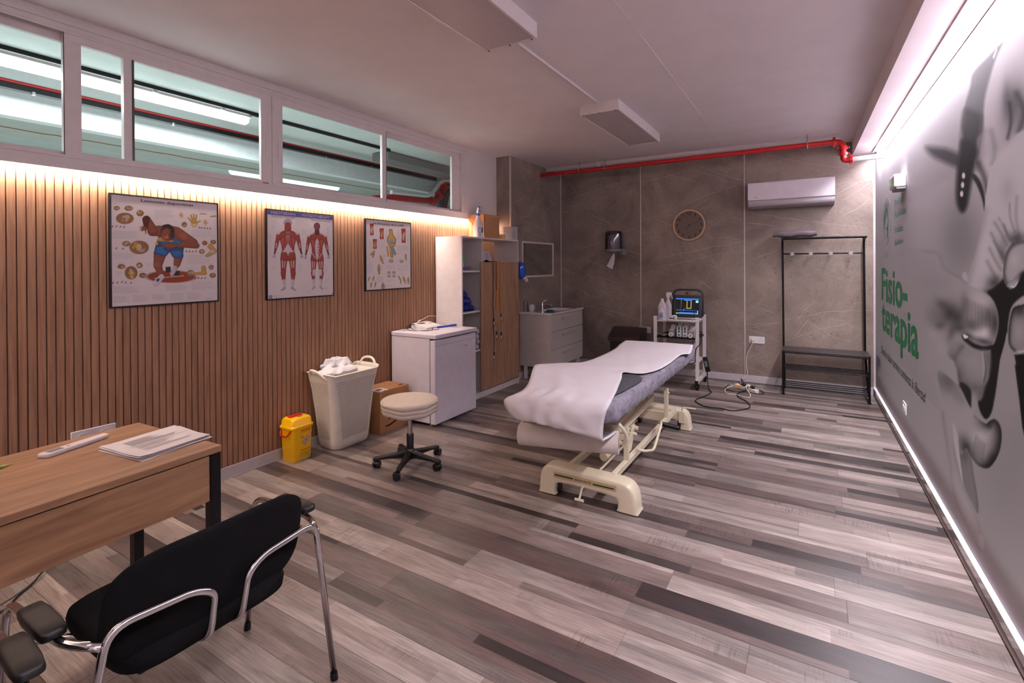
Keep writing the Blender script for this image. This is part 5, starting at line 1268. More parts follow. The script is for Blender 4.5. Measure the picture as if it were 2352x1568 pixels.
# cardboard boxes by the fridge
def carton(label, x0, x1, y0, y1, z0, z1, label_patch=False, hole_=False):
    t = thing('cardboard_box', label, 'box', ((x0+x1)/2, (y0+y1)/2, z0), group='cartons stacked by the fridge')
    mb = MB(); mb.box(x0, x1, y0, y1, z0, z1-.003); obj('body', mb, CARD, t, bevel=.004)
    ym_ = (y0+y1)/2
    for a, b in ((y0+.002, ym_-.001), (ym_+.001, y1-.002)):
        pass
    mb = MB(); mb.box(x0+.002, (x0+x1)/2-.001, y0+.002, y1-.002, z1-.003, z1); obj('flap', mb, CARD, t)
    mb = MB(); mb.box((x0+x1)/2+.001, x1-.002, y0+.002, y1-.002, z1-.003, z1); f = obj('flap', mb, CARD, t)
    if label_patch:
        mb = MB(); mb.quad((x1-.12, y0+.01, z1+.0006), (x1-.01, y0+.01, z1+.0006), (x1-.01, y0+.12, z1+.0006), (x1-.12, y0+.12, z1+.0006)); p = obj('shipping_label', mb, PAPER, t, smooth=0)
        mb = MB(); 
        for k, (a, b, c, d) in enumerate(((.02, .05, .02, .10), (.05, .09, .02, .045), (.06, .075, .05, .09), (.09, .11, .07, .085))): mb.quad((x1-.12+a, y0+c, z1+.0012), (x1-.12+b, y0+c, z1+.0012), (x1-.12+b, y0+d, z1+.0012), (x1-.12+a, y0+d, z1+.0012))
        obj('label_marks', mb, INK, p, smooth=0)
        mb = MB(); mb.quad((x1-.06, y1-.09, z1+.0006), (x1-.03, y1-.09, z1+.0006), (x1-.03, y1-.03, z1+.0006), (x1-.06, y1-.03, z1+.0006)); obj('printed_mark', mb, INK, t, smooth=0)
    if hole_:
        mb = MB(); pts_ = []
        for k in range(20):
            a = 2*PI*k/20; pts_.append((x1+.0008, y0+.14+.040*math.cos(a), z1-.045+.011*math.sin(a)+.012*math.cos(a)))
        mb.poly(pts_); obj('hand_hole', mb, INK, t, smooth=0)
    return t
carton('lower brown carton with a dark hand hole, on the floor beside the fridge', -3.525, -3.262, 3.14, 3.505, 0, .172, hole_=True)
carton('upper brown carton with a white shipping label, topmost beside the fridge', -3.525, -3.262, 3.14, 3.505, .173, .378, label_patch=True)

# ------------------------------------------------------------ fridge
t = thing('fridge', 'white under-counter fridge standing between the cartons and the shelf unit', 'fridge', (-3.25, 3.86, 0))
fy0, fy1, fxb = 3.535, 4.195, -3.515
mb = MB(); mb.box(fxb, -3.035, fy0+.006, fy1-.006, .025, .812); obj('cabinet', mb, FRIDGE, t, bevel=.006)
mb = MB(); mb.box(fxb, -2.955, fy0, fy1, .813, .853); obj('worktop', mb, FRIDGE, t, bevel=.008, bseg=3)
mb = MB(); mb.box(-3.030, -2.968, fy0+.004, fy1-.004, .022, .800); d = obj('door', mb, FRIDGE, t, bevel=.010, bseg=3)
mb = MB(); mb.box(-2.9685, -2.9672, fy0+.006, fy1-.006, .747, .7495); obj('door_groove', mb, GPL, d)
mb = MB(); mb.box(-3.034, -3.029, fy0+.01, fy1-.01, .03, .806); obj('door_seal', mb, DARKSEAL, t)
mb = MB(); mb.box(-2.9675, -2.9655, 3.985, 4.045, .690, .6965); obj('badge', mb, GPL, d)
for yy in (fy0+.05, fy1-.05):
    mb = MB(); mb.cyl((-3.05, yy, 0), (-3.05, yy, .026), .016, 12); mb.cyl((-3.44, yy, 0), (-3.44, yy, .026), .016, 12); obj('foot', mb, PLAS, t)
# electrotherapy device on fridge
ZF = .853
t = thing('therapy_device', 'white desktop electrotherapy device with display and dial on the fridge', 'medical device', (-3.38, 3.90, ZF))
cx0, cx1, cy0, cy1 = -3.495, -3.29, 3.80, 4.03
mb = MB(); mb.prism([(cx1, cy0, ZF), (cx1, cy0, ZF+.018), (cx1-.03, cy0, ZF+.030), (cx0+.02, cy0, ZF+.056), (cx0, cy0, ZF+.05), (cx0, cy0, ZF)], (0, cy1-cy0, 0)); obj('housing', mb, PLAS, t, bevel=.004)
sl = (.026)/(cx1-.03-cx0-.02)
def dv(x, y_, dz=.001): return (x, y_, ZF+.030+(cx1-.03-x)*sl+dz)
mb = MB(); mb.poly([dv(-3.40, 3.835), dv(-3.44, 3.835), dv(-3.44, 3.92), dv(-3.40, 3.92)]); obj('display', mb, mat('lcd_grey', '#4b4c46', .3), t, smooth=0)
mb = MB(); mb.ell(dv(-3.425, 3.82), (.010, .010, .004), 12, 5); obj('red_button', mb, RED, t)
mb = MB(); c = Vector(dv(-3.405, 3.972)); mb.lathe([(.024, 0), (.022, .010), (.001, .012)], c, 24); obj('dial', mb, PLAS, t)
mb = MB(); mb.poly([(cx1+.0006, 3.99, ZF+.006), (cx1+.0006, 4.015, ZF+.006), (cx1+.0006, 4.015, ZF+.012), (cx1+.0006, 3.99, ZF+.012)]); obj('rear_port', mb, GPL, t, smooth=0)
mb = MB(); mb.tube(catmull([(-3.44, 3.79, ZF+.04), (-3.45, 3.73, ZF+.045), (-3.40, 3.69, ZF+.02), (-3.32, 3.68, ZF+.008), (-3.25, 3.70, ZF+.005), (-3.20, 3.77, ZF+.005), (-3.24, 3.83, ZF+.02), (-3.22, 3.80, ZF+.004)], 7), .0032, 6)
mb.tube(catmull([(-3.46, 3.80, ZF+.05), (-3.47, 3.72, ZF+.03), (-3.41, 3.66, ZF+.006), (-3.30, 3.67, ZF+.004), (-3.24, 3.74, ZF+.004), (-3.18, 3.86, ZF+.004)], 7), .0028, 6)
mb.tube(catmull([(-3.47, 3.84, ZF+.06), (-3.46, 3.78, ZF+.065), (-3.44, 3.72, ZF+.05), (-3.43, 3.70, ZF+.02)], 7), .004, 6)
obj('lead_wire', mb, CABLEB, t)['label'] = 'black coiled electrode leads'
mb = MB(); mb.tube(catmull([(-3.46, 3.86, ZF+.062), (-3.46, 3.95, ZF+.085), (-3.47, 4.05, ZF+.105), (-3.44, 4.12, ZF+.095), (-3.38, 4.16, ZF+.05), (-3.33, 4.18, ZF+.005)], 8), .0028, 6)
mb.tube(catmull([(-3.46, 3.86, ZF+.062), (-3.462, 3.90, ZF+.076)], 2), .007, 8)
mb.tube(catmull([(-3.42, 3.75, ZF+.005), (-3.35, 3.66, ZF+.012), (-3.22, 3.67, ZF+.004), (-3.18, 3.72, ZF+.004), (-3.25, 3.78, ZF+.004)], 6), .0025, 6)
obj('power_cord', mb, CABLEW, t)['label'] = 'white arching cord'
t = thing('marker_pen', 'blue marker pen lying beside the white device on the fridge', 'pen', (-3.22, 4.02, ZF+.01))
mb = MB(); mb.tube([(-3.265, 3.93, ZF+.010), (-3.262, 3.945, ZF+.010), (-3.215, 4.16, ZF+.012)], [.006, .010, .010], 12); obj('barrel', mb, BLUEP, t)
mb = MB(); mb.tube([(-3.228, 4.10, ZF+.0125), (-3.212, 4.175, ZF+.0125)], .0112, 12); obj('cap', mb, BLUEP, t)
for k, (a, b) in enumerate((((-3.16, 4.06), (-3.14, 4.13)), ((-3.13, 4.07), (-3.11, 4.12)))):
    t = thing('key', ('small brass key nearer the wall on the fridge top', 'small dark key nearer the door edge on the fridge top')[k], 'key', (a[0], a[1], ZF), group='keys on the fridge')
    d_ = (Vector(b)-Vector(a)).normalized(); A = Vector((*a, ZF+.002)); B = Vector((*b, ZF+.002)); D = Vector((*d_, 0))
    mb = MB(); mb.lathe([(.004, -.001), (.010, -.001), (.010, .001), (.004, .001)], A, 14); obj('bow', mb, CHROME if k else mat('brass', '#a98f4a', .3, 1.), t)
    mb = MB(); mb.bar(A+D*.009, B, .004, .002); mb.bar(B-D*.012, B-D*.012+Vector((D.y, -D.x, 0))*.006, .003, .002); obj('blade', mb, CHROME, t)
mb = MB(); rr = random.Random(12); n_ = 14
pts = [[(-3.47+.012*math.sin(i+j)+i*.011, 3.56+j*.012, ZF+.004+.022*abs(math.sin(i*1.3+j*.9))*math.sin(PI*(i+.5)/10)*math.sin(PI*(j+.5)/12)) for j in range(12)] for i in range(10)]
for i in range(9):
    for j in range(11): mb.quad(pts[i][j], pts[i+1][j], pts[i+1][j+1], pts[i][j+1])
tag(obj('plastic_bag', mb, CLEAR, None, smooth=0), 'crumpled clear plastic bag at the wall corner of the fridge top', 'bag')
# ------------------------------------------------------------ open shelf unit with sliding oak door
SXF, SY0, SY1, SZ = -3.17, 4.225, 5.41, 1.803
t = thing('shelf_unit', 'tall white shelf unit with an oak sliding door at the end of the slat wall', 'shelf unit', (-3.35, 4.82, 0))
mb = MB(); mb.box(-3.525, SXF, SY0, SY0+.018, 0, SZ-.018); obj('side_panel', mb, SHELFW, t)
mb = MB(); mb.box(-3.525, SXF, SY1-.018, SY1, 0, SZ-.018); obj('side_panel', mb, SHELFW, t)
mb = MB(); mb.box(-3.525, SXF, SY0, SY1, SZ-.018, SZ); obj('top_panel', mb, SHELFW, t)
DV = 4.615
mb = MB(); mb.box(-3.52, SXF-.012, DV, DV+.016, .07, SZ-.018); obj('divider', mb, SHELFW, t)
mb = MB(); mb.box(-3.525, SXF-.03, SY0+.018, SY1-.018, 0, .055); mb.box(-3.525, SXF-.004, SY0+.018, SY1-.018, .055, .073); obj('plinth', mb, SHELFW, t, doubles=False)
for z in (1.425, .980, .545):
    mb = MB(); mb.box(-3.52, SXF-.006, SY0+.018, DV, z-.009, z+.009); obj('shelf', mb, SHELFW, t)
mb = MB(); mb.box(-3.522, -3.514, SY0+.018, DV, .073, SZ-.018); mb.box(-3.522, -3.514, DV, SY1-.018, .073, 1.42); obj('back_panel', mb, SHELFG, t, doubles=False)
mb = MB(); mb.box(SXF-.003, SXF+.013, 4.560, SY1-.022, .085, 1.525); door = obj('door', mb, DOORW, t, bevel=.0015)
mb = MB(); mb.tube([(-3.50, 4.78, SZ-.03), (-3.50, 4.78, 1.60)], .006, 6); mb.box(-3.515, -3.49, 4.76, 4.81, SZ-.07, SZ-.02); obj('wall_bracket', mb, BLACKM, t, doubles=False)
mb = MB(); mb.box(-3.50, SXF-.02, DV+.016, SY1-.018, 1.42, 1.438); obj('shelf', mb, SHELFW, t)
# elastic bands hanging over the door
FX = SXF+.018
def band(label, col, y_, zend, knots, second=None):
    m_ = mat('band_'+col[1:], col, .8)
    t2 = thing('exercise_band', label, 'exercise band', (FX, y_, 1.53), group='exercise bands hanging over the oak door')
    rr = random.Random(int(y_*100)); pts_ = [(SXF-.03, y_, 1.44), (SXF-.004, y_, 1.530), (FX-.003, y_, 1.531), (FX, y_, 1.52)]; z = 1.4
    while z > zend: pts_.append((FX+rr.uniform(0, .003), y_+rr.gauss(0, .004), z)); z -= .12
    pts_.append((FX, y_+.002, zend)); mb = MB(); mb.tube(catmull(pts_, 3), .0045, 6); obj('cord', mb, m_, t2)
    for z in knots:
        mb = MB(); mb.cyl((FX+.004, y_+.006, z-.02), (FX+.004, y_+.006, z+.02), .008, 8); k_ = obj('clip', mb, BLACKP, t2)
        mb = MB(); mb.cyl((FX+.004, y_+.008, z-.055), (FX+.004, y_+.006, z-.025), .0075, 8); obj('toggle', mb, PLAS, t2)
        mb = MB(); mb.tube(catmull([(FX+.004, y_+.006, z-.05), (FX+.01, y_+.03, z-.07), (FX+.006, y_+.035, z-.03), (FX+.008, y_-.01, z-.09)], 4), .002, 5); obj('loop_end', mb, CARD2, t2)
band('dark blue-green stretch cord, leftmost over the oak door', '#26364a', 4.80, .50, (.86, .47))
band('orange stretch cord in the middle over the oak door', '#b9591b', 4.855, .98, (.70,))
band('thin brown cord next to the orange one over the oak door', '#7a3a22', 4.875, 1.2, ())
band('yellow stretch cord, rightmost over the oak door', '#c08416', 4.955, .90, (.90, .68))
# things in the shelf
t = thing('ointment_box', 'green and white ointment carton upright on the upper left shelf', 'box', (-3.25, 4.29, 1.434))
mb = MB(); mb.box(-3.22, -3.195, 4.262, 4.305, 1.434, 1.60); obj('carton', mb, mat('green_carton', '#2f8f3a', .5), t)
mb = MB(); mb.box(-3.1948, -3.194, 4.262, 4.285, 1.47, 1.53); obj('white_panel', mb, PAPER, t)
t = thing('small_carton', 'small violet and white carton in front of the green one', 'box', (-3.2, 4.27, 1.434))
mb = MB(); mb.box(-3.192, -3.178, 4.255, 4.295, 1.434, 1.475); obj('carton', mb, mat('violet_carton', '#6a3fa0', .5), t)
t = thing('plastic_tray', 'clear flat plastic tray on the upper left shelf', 'tray', (-3.3, 4.4, 1.434))
mb = MB(); mb.loft([[(-3.40, 4.34, 1.436), (-3.26, 4.34, 1.436), (-3.26, 4.50, 1.436), (-3.40, 4.50, 1.436)], [(-3.41, 4.33, 1.475), (-3.25, 4.33, 1.475), (-3.25, 4.51, 1.475), (-3.41, 4.51, 1.475)], [(-3.405, 4.335, 1.475), (-3.255, 4.335, 1.475), (-3.255, 4.505, 1.475), (-3.405, 4.505, 1.475)]]); obj('tray', mb, CLEAR, t, smooth=0)
for k, (z, h, x, y_, hx, hy, lbl) in enumerate(((.990, .10, -3.30, 4.425, .10, .155, 'folded navy towel, bottom of the blue pile on the shelf'), (1.065, .085, -3.30, 4.40, .095, .135, 'folded navy towel in the middle of the blue pile'), (1.128, .105, -3.31, 4.37, .085, .115, 'crumpled navy towel on top of the blue pile'))):
    cloth_blob('navy_towel', BLUE, lbl, 'towel', [(x, y_, z, hx, hy, h, .1*k)], 20+k, 'navy towels on the middle shelf')
mb = MB(); rr = random.Random(5)
for (y_, z, r) in ((4.30, 1.10, .028), (4.36, 1.085, .018), (4.29, 1.01, .022)): mb.ell((-3.203, y_, z), (.006, r, r), 12, 6)
for k in range(3):
    y_, z, r = ((4.30, 1.10, .028), (4.36, 1.085, .018), (4.29, 1.01, .022))[k]
mb.bm.free()
for k in range(4):
    t = thing('rolled_towel', ('lowest', 'second', 'third', 'topmost')[k]+' rolled white towel in the stack behind the fridge edge', 'towel', (-3.22, 4.45, .58+.055*k), group='white rolled towels on the lower shelf')
    mb = MB(); z = .583+.056*k; yy = 4.545+(.010 if k % 2 else -.008)
    mb.tube([(-3.45, yy, z), (-3.30, yy, z), (-3.20, yy, z), (-3.19, yy, z)], [.026, .029, .027, .018], 14); obj('roll', mb, TOWEL, t)
    mb = MB(); sp = [(-3.188, yy+(.003+.0018*i/3)*math.cos(i*.5)*1.6, z+(.003+.0018*i/3)*math.sin(i*.5)*1.6) for i in range(26)]; mb.tube(sp, .0018, 5); obj('roll_end', mb, TOWEL, t)
t = thing('handwritten_note', 'white sheet with handwriting leaning inside the open top compartment', 'paper', (-3.46, 5.15, 1.44))
mb = MB(); mb.loft([[(-3.44, 5.05, 1.44), (-3.44, 5.25, 1.44)], [(-3.465, 5.05, 1.56), (-3.46, 5.235, 1.56)], [(-3.49, 5.045, 1.672), (-3.49, 5.215, 1.668)]], False, False); nt_ = obj('sheet', mb, PAPER, t)
mb = MB(); rr = random.Random(7)
for k in range(6):
    z = 1.640-k*.015; a = 5.09+rr.uniform(0, .02); pts_ = [(-3.470+k*.002, a+i*.010, z+rr.uniform(-.004, .004)-.002*i) for i in range(9)]; mb.tube(pts_, .0009, 4)
obj('handwriting', mb, INK, nt_)
t = thing('small_bottle', 'tiny white tube with a teal label beside the handwritten note', 'bottle', (-3.2, 4.66, 1.44))
mb = MB(); mb.lathe([(.012, 1.44), (.012, 1.54), (.006, 1.548), (.006, 1.56), (.001, 1.562)], (-3.205, 4.665, 0), 12); obj('tube', mb, PLAS, t)
mb = MB(); mb.lathe([(.0125, 1.50), (.0125, 1.54)], (-3.205, 4.665, 0), 12); obj('label', mb, TEAL, t)
mb = MB(); mb.ell((-3.21, 4.78, 1.528), (.03, .06, .012), 14, 6); mb.ell((-3.21, 4.75, 1.538), (.02, .03, .014), 12, 6)
for v in mb.bm.verts: v.co.z = max(v.co.z, 1.4385) if False else v.co.z
tag(obj('black_strap', mb, BLACKF, None), 'black strap bundle resting on the top edge of the oak door', 'strap')
# objects on top of the shelf unit
ZT = SZ
t = thing('spray_bottle', 'white spray bottle with blue collar and trigger on top of the shelf unit', 'spray bottle', (-3.27, 4.665, ZT))
bx0, by0 = -3.27, 4.672
mb = MB(); R_ = [rrect(bx0, by0, a, b, r, z, 5) for a, b, r, z in ((.036, .058, .02, ZT), (.038, .060, .022, ZT+.01), (.038, .060, .022, ZT+.14), (.034, .05, .02, ZT+.175), (.022, .030, .018, ZT+.22), (.015, .017, .012, ZT+.255))]
mb.loft(R_); obj('body', mb, PLAS, t)
mb = MB(); mb.lathe([(.019, 0), (.020, .004), (.020, .024), (.016, .027)], (bx0, by0, ZT+.253), 18); obj('collar', mb, BLUEP, t)
mb = MB(); mb.prism([(bx0-.012, by0-.016, ZT+.28), (bx0-.012, by0+.018, ZT+.28), (bx0-.012, by0+.012, ZT+.315), (bx0-.012, by0+.022, ZT+.34), (bx0-.012, by0+.016, ZT+.352), (bx0-.012, by0+.0, ZT+.345), (bx0-.012, by0-.012, ZT+.312)], (.024, 0, 0)); h_ = obj('spray_head', mb, PLAS, t, bevel=.003)
mb = MB(); mb.box(bx0-.008, bx0+.016, by0+.006, by0+.022, ZT+.338, ZT+.358); mb.box(bx0-.006, bx0+.014, by0+.014, by0+.024, ZT+.300, ZT+.322); obj('nozzle', mb, BLUEP, h_, bevel=.002, doubles=False)
mb = MB(); xx = bx0+.0388
mb.quad((xx, by0-.052, ZT+.02), (xx, by0+.050, ZT+.02), (xx, by0+.050, ZT+.135), (xx, by0-.052, ZT+.135)); lb2 = obj('label', mb, WPRINT, t, smooth=0)
mb = MB(); P_ = [(xx+.001, by0-.022+.026*math.copysign(abs(math.cos(a))**.5, math.cos(a)), ZT+.085+.030*math.copysign(abs(math.sin(a))**.5, math.sin(a))) for a in np.linspace(0, 2*PI, 33)[:-1]]; mb.tube(P_, .003, 5, closed=True); obj('label_emblem', mb, BLUEP, lb2)
mb = MB(); mb.quad((xx+.001, by0+.012, ZT+.06), (xx+.001, by0+.042, ZT+.06), (xx+.001, by0+.042, ZT+.12), (xx+.001, by0+.012, ZT+.12)); mb.quad((xx+.001, by0-.04, ZT+.03), (xx+.001, by0+.0, ZT+.03), (xx+.001, by0, ZT+.04), (xx+.001, by0-.04, ZT+.04)); obj('label_text_block', mb, GREYINK, lb2, smooth=0)
t = thing('cardboard_box', 'tall brown open carton standing on the shelf unit behind the spray bottle', 'box', (-3.35, 4.95, ZT))
xa, xb_, ya, yb = -3.50, -3.27, 4.80, 5.12
mb = MB()
for a in ((xa, xb_, ya, ya+.004), (xa, xb_, yb-.004, yb), (xa, xa+.004, ya, yb), (xb_-.004, xb_, ya, yb)): mb.box(*a, ZT, ZT+.285)
mb.box(xa, xb_, ya, yb, ZT, ZT+.004); bxo = obj('body', mb, CARD, t, doubles=False)
text_obj('box_lettering', 'Kaude', (xa+.055, ya-.001, ZT+.155), (1, 0, 0), (0, 0, 1), INK, bxo, width=.13, height=.034, shear=.3)
mb = MB(); mb.quad((xa+.085, ya-.001, ZT+.140), (xa+.19, ya-.001, ZT+.140), (xa+.19, ya-.001, ZT+.146), (xa+.085, ya-.001, ZT+.146)); obj('box_subline', mb, INK, bxo, smooth=0)
t = thing('paper_bag', 'torn white paper box lit from behind, between carton and grey box', 'box', (-3.40, 5.22, ZT))
mb = MB(); rr = random.Random(3); P1_ = [(-3.45, 5.14+i*.014, ZT+.155+rr.uniform(0, .014)) for i in range(13)]
for a, b in zip(P1_, P1_[1:]): mb.quad((a[0], a[1], ZT), (b[0], b[1], ZT), b, a)
mb.quad((-3.45, 5.14, ZT), (-3.38, 5.14, ZT), (-3.38, 5.14, ZT+.16), (-3.45, 5.14, ZT+.16)); mb.quad((-3.45, 5.308, ZT), (-3.38, 5.308, ZT), (-3.38, 5.308, ZT+.16), (-3.45, 5.308, ZT+.16)); obj('wall_sheet', mb, PAPER, t, smooth=0)
t = thing('candle_cup', 'small beige cup in front of the torn white box on the shelf unit', 'cup', (-3.28, 5.21, ZT))
mb = MB(); mb.lathe([(.038, 0), (.042, .004), (.043, .062), (.040, .064), (.037, .055), (.001, .05)], (-3.28, 5.20, ZT), 22); obj('cup', mb, mat('beige_wax', '#c9a06c', .5), t)
t = thing('grey_box', 'pale grey open box at the right end of the shelf unit top', 'box', (-3.24, 5.33, ZT))
mb = MB()
ga, gb, gc, gd = -3.33, -3.19, 5.315, 5.425
for a in ((ga, gb, gc, gc+.003), (ga, gb, gd-.003, gd), (ga, ga+.003, gc, gd), (gb-.003, gb, gc, gd)): mb.box(*a, ZT, ZT+.165)
mb.box(ga, gb, gc, gd, ZT, ZT+.003); obj('body', mb, mat('grey_card', '#aaa6a8', .8), t, doubles=False)

# ------------------------------------------------------------ washbasin cabinet in the corner
t = thing('vanity_cabinet', 'pale grey washbasin cabinet with three drawers in the left rear corner', 'cabinet', (-3.05, 6.13, 0))
vx, vy0, vy1, vb, vt = -2.825, 5.63, 6.63, .175, .862
mb = MB(); mb.box(-3.285, vx-.02, vy0, vy1, vb, vt-.012); obj('carcass', mb, VAN, t, bevel=.001)
zs_ = [vb, .405, .635, vt-.014]
for i in range(3):
    mb = MB(); mb.box(vx-.019, vx, vy0+.001, vy1-.001, zs_[i]+.003, zs_[i+1]-.003); d = obj('drawer', mb, VAN, t, bevel=.0015)
    hz = zs_[i+1]-.065; mb = MB(); mb.box(vx+.018, vx+.026, 5.94, 6.34, hz-.008, hz+.008)
    for yy in (5.96, 6.31): mb.box(vx, vx+.018, yy, yy+.012, hz-.004, hz+.004)
    obj('handle', mb, JOINT, d, doubles=False)
# ceramic top with sunk basin
mb = MB(); ox0, ox1, oy0, oy1 = -3.285, vx+.012, vy0-.012, vy1+.012; ix0, ix1, iy0, iy1 = -3.16, -2.87, 5.87, 6.42
def rr4(x0, x1, y0, y1, z): return [(x0, y0, z), (x1, y0, z), (x1, y1, z), (x0, y1, z)]
mb.loft([rr4(ox0, ox1, oy0, oy1, vt-.01), rr4(ox0, ox1, oy0, oy1, vt+.012), rr4(ox0+.004, ox1-.004, oy0+.004, oy1-.004, vt+.016), rr4(ix0, ix1, iy0, iy1, vt+.014), rr4(ix0+.03, ix1-.03, iy0+.04, iy1-.04, vt-.045), rr4(ix0+.1, ix1-.1, iy0+.2, iy1-.2, vt-.05)], True, True); obj('basin_top', mb, CER, t, smooth=30)
for (x, y_) in ((-2.88, vy0+.05), (-3.23, vy0+.06), (-2.88, vy1-.06), (-3.23, vy1-.06)):
    mb = MB(); mb.box(x-.02, x+.02, y_-.02, y_+.02, 0, vb); obj('leg', mb, PLAS, t)
t = thing('tap', 'chrome mixer tap on the back edge of the washbasin', 'tap', (-3.22, 6.15, vt+.014))
Z_ = vt+.014
mb = MB(); mb.lathe([(.024, 0), (.022, .01), (.020, .075), (.016, .085)], (-3.225, 6.15, Z_), 16); mb.tube(catmull([(-3.225, 6.15, Z_+.055), (-3.17, 6.155, Z_+.075), (-3.09, 6.16, Z_+.058), (-3.085, 6.16, Z_+.045)], 5), .011, 10); obj('spout', mb, CHROME, t)
mb = MB(); mb.tube([(-3.225, 6.15, Z_+.085), (-3.22, 6.16, Z_+.10), (-3.17, 6.18, Z_+.125)], [.014, .010, .006], 10); obj('lever', mb, CHROME, t)
t = thing('ceramic_mug', 'white mug on the washbasin top next to the clear tumbler', 'mug', (-3.2, 5.82, Z_))
mb = MB(); mb.lathe([(.030, 0), (.034, .004), (.040, .085), (.036, .086), (.031, .01), (.001, .008)], (-3.20, 5.80, Z_), 22); obj('body', mb, CER, t)
mb = MB(); mb.tube(catmull([(-3.165, 5.78, Z_+.07), (-3.14, 5.765, Z_+.065), (-3.14, 5.765, Z_+.03), (-3.17, 5.78, Z_+.02)], 5), .005, 6); obj('handle', mb, CER, t)
mb = MB(); mb.lathe([(.030, 0), (.032, .002), (.038, .075), (.0355, .075), (.030, .006), (.001, .005)], (-3.10, 5.83, Z_), 20); tag(obj('tumbler', mb, CLEAR, None), 'clear tumbler between the mug and the dark green cloth', 'glass')
mb = MB(); mb.lathe([(.026, 0), (.028, .005), (.028, .12), (.012, .15), (.012, .165), (.001, .166)], (-3.245, 5.72, Z_), 18); tag(obj('clear_bottle', mb, CLEAR, None), 'clear bottle at the left end of the washbasin top', 'bottle')
cloth_blob('green_cloth', mat('dark_green_cloth', '#12414a', .9), 'crumpled dark green cloth on the front edge of the washbasin', 'cloth', [(-2.93, 5.80, Z_, .055, .11, .03, .3), (-2.96, 5.75, Z_+.008, .03, .05, .022, 0)], 31)
# mirror on the pillar
t = thing('mirror', 'rectangular mirror in a thin white frame above the washbasin', 'mirror', (PX, 6.15, 1.32))
my0, my1, mz0, mz1 = 5.690, 6.615, 1.322, 1.805
mb = MB(); e = .022
mb.box(PX, PX+.018, my0, my0+e, mz0, mz1); mb.box(PX, PX+.018, my1-e, my1, mz0, mz1); mb.box(PX, PX+.018, my0+e, my1-e, mz0, mz0+e); mb.box(PX, PX+.018, my0+e, my1-e, mz1-e, mz1); obj('mirror_frame', mb, FRAME, t, doubles=False)
mb = MB(); mb.box(PX+.002, PX+.010, my0+e, my1-e, mz0+e, mz1-e); obj('mirror_glass', mb, mat('mirror_silver', '#c9c6c4', .02, 1.), t)
# blue soap dispenser
t = thing('soap_dispenser', 'blue translucent wall dispenser beside the mirror, half behind the shelf unit', 'dispenser', (PX, 5.56, 1.28))
mb = MB(); rings = []
for z, hx, hy in ((1.325, .045, .055), (1.335, .055, .065), (1.38, .06, .072), (1.46, .06, .070), (1.505, .052, .060), (1.522, .03, .04), (1.525, .005, .01)):
    rings.append([(PX+.055+hx*math.cos(a), 5.585+hy*math.sin(a), z) for a in np.linspace(0, 2*PI, 25)[:-1]])
mb.loft(rings); obj('reservoir', mb, BLUEP, t, smooth=60)
mb = MB(); mb.box(PX, PX+.02, 5.52, 5.65, 1.30, 1.53); mb.box(PX, PX+.07, 5.53, 5.64, 1.305, 1.33); obj('backplate', mb, BLUEP, t, doubles=False, bevel=.004)
mb = MB(); mb.tube([(PX+.09, 5.60, 1.325), (PX+.13, 5.60, 1.290), (PX+.135, 5.60, 1.270)], [.022, .026, .012], 10); obj('push_lever', mb, PLAS, t, bevel=.003)

# paper towel dispenser
t = thing('towel_dispenser', 'smoky round paper towel dispenser with a hanging sheet on the stone wall', 'dispenser', (-2.40, YB, 1.72))
dx, dy = -2.405, YB-.125
SMOKE = glass_mat('smoked_plastic', (.42, .40, .44), .10, .06)
mb = MB(); mb.lathe([(.118, 1.700), (.120, 1.71), (.116, 1.93), (.110, 1.952), (.09, 1.958), (.001, 1.960)], (dx, dy, 0), 32); obj('cover', mb, SMOKE, t)
mb = MB(); mb.lathe([(.085, 1.705), (.085, 1.90), (.03, 1.90), (.03, 1.71)], (dx, dy, 0), 28); obj('paper_core', mb, mat('bluish_paper', '#c2bccb', .8), t)
mb = MB(); mb.lathe([(.09, 1.665), (.122, 1.672), (.124, 1.70), (.118, 1.704), (.03, 1.700)], (dx, dy, 0), 32); mb.lathe([(.03, 1.640), (.04, 1.668)], (dx, dy, 0), 16); obj('tray', mb, GPL, t)
mb = MB(); mb.box(dx-.12, dx+.14, YB-.03, YB, 1.62, 1.72); mb.box(dx-.10, dx+.10, YB-.02, YB, 1.70, 1.93); mb.box(dx+.11, dx+.135, YB-.14, YB-.02, 1.625, 1.70); obj('wall_bracket', mb, GPL, t, doubles=False)
mb = MB(); mb.loft([[(dx-.010, dy, 1.645), (dx, dy-.006, 1.645), (dx+.010, dy, 1.645)], [(dx-.035, dy-.004, 1.60), (dx-.01, dy-.014, 1.595), (dx+.016, dy-.004, 1.60)], [(dx-.075, dy-.006, 1.52), (dx-.03, dy-.018, 1.51), (dx+.008, dy-.004, 1.51)], [(dx-.108, dy-.004, 1.465), (dx-.06, dy-.016, 1.44), (dx-.022, dy-.002, 1.42)]], False, False); obj('paper_sheet', mb, PAPER, t)

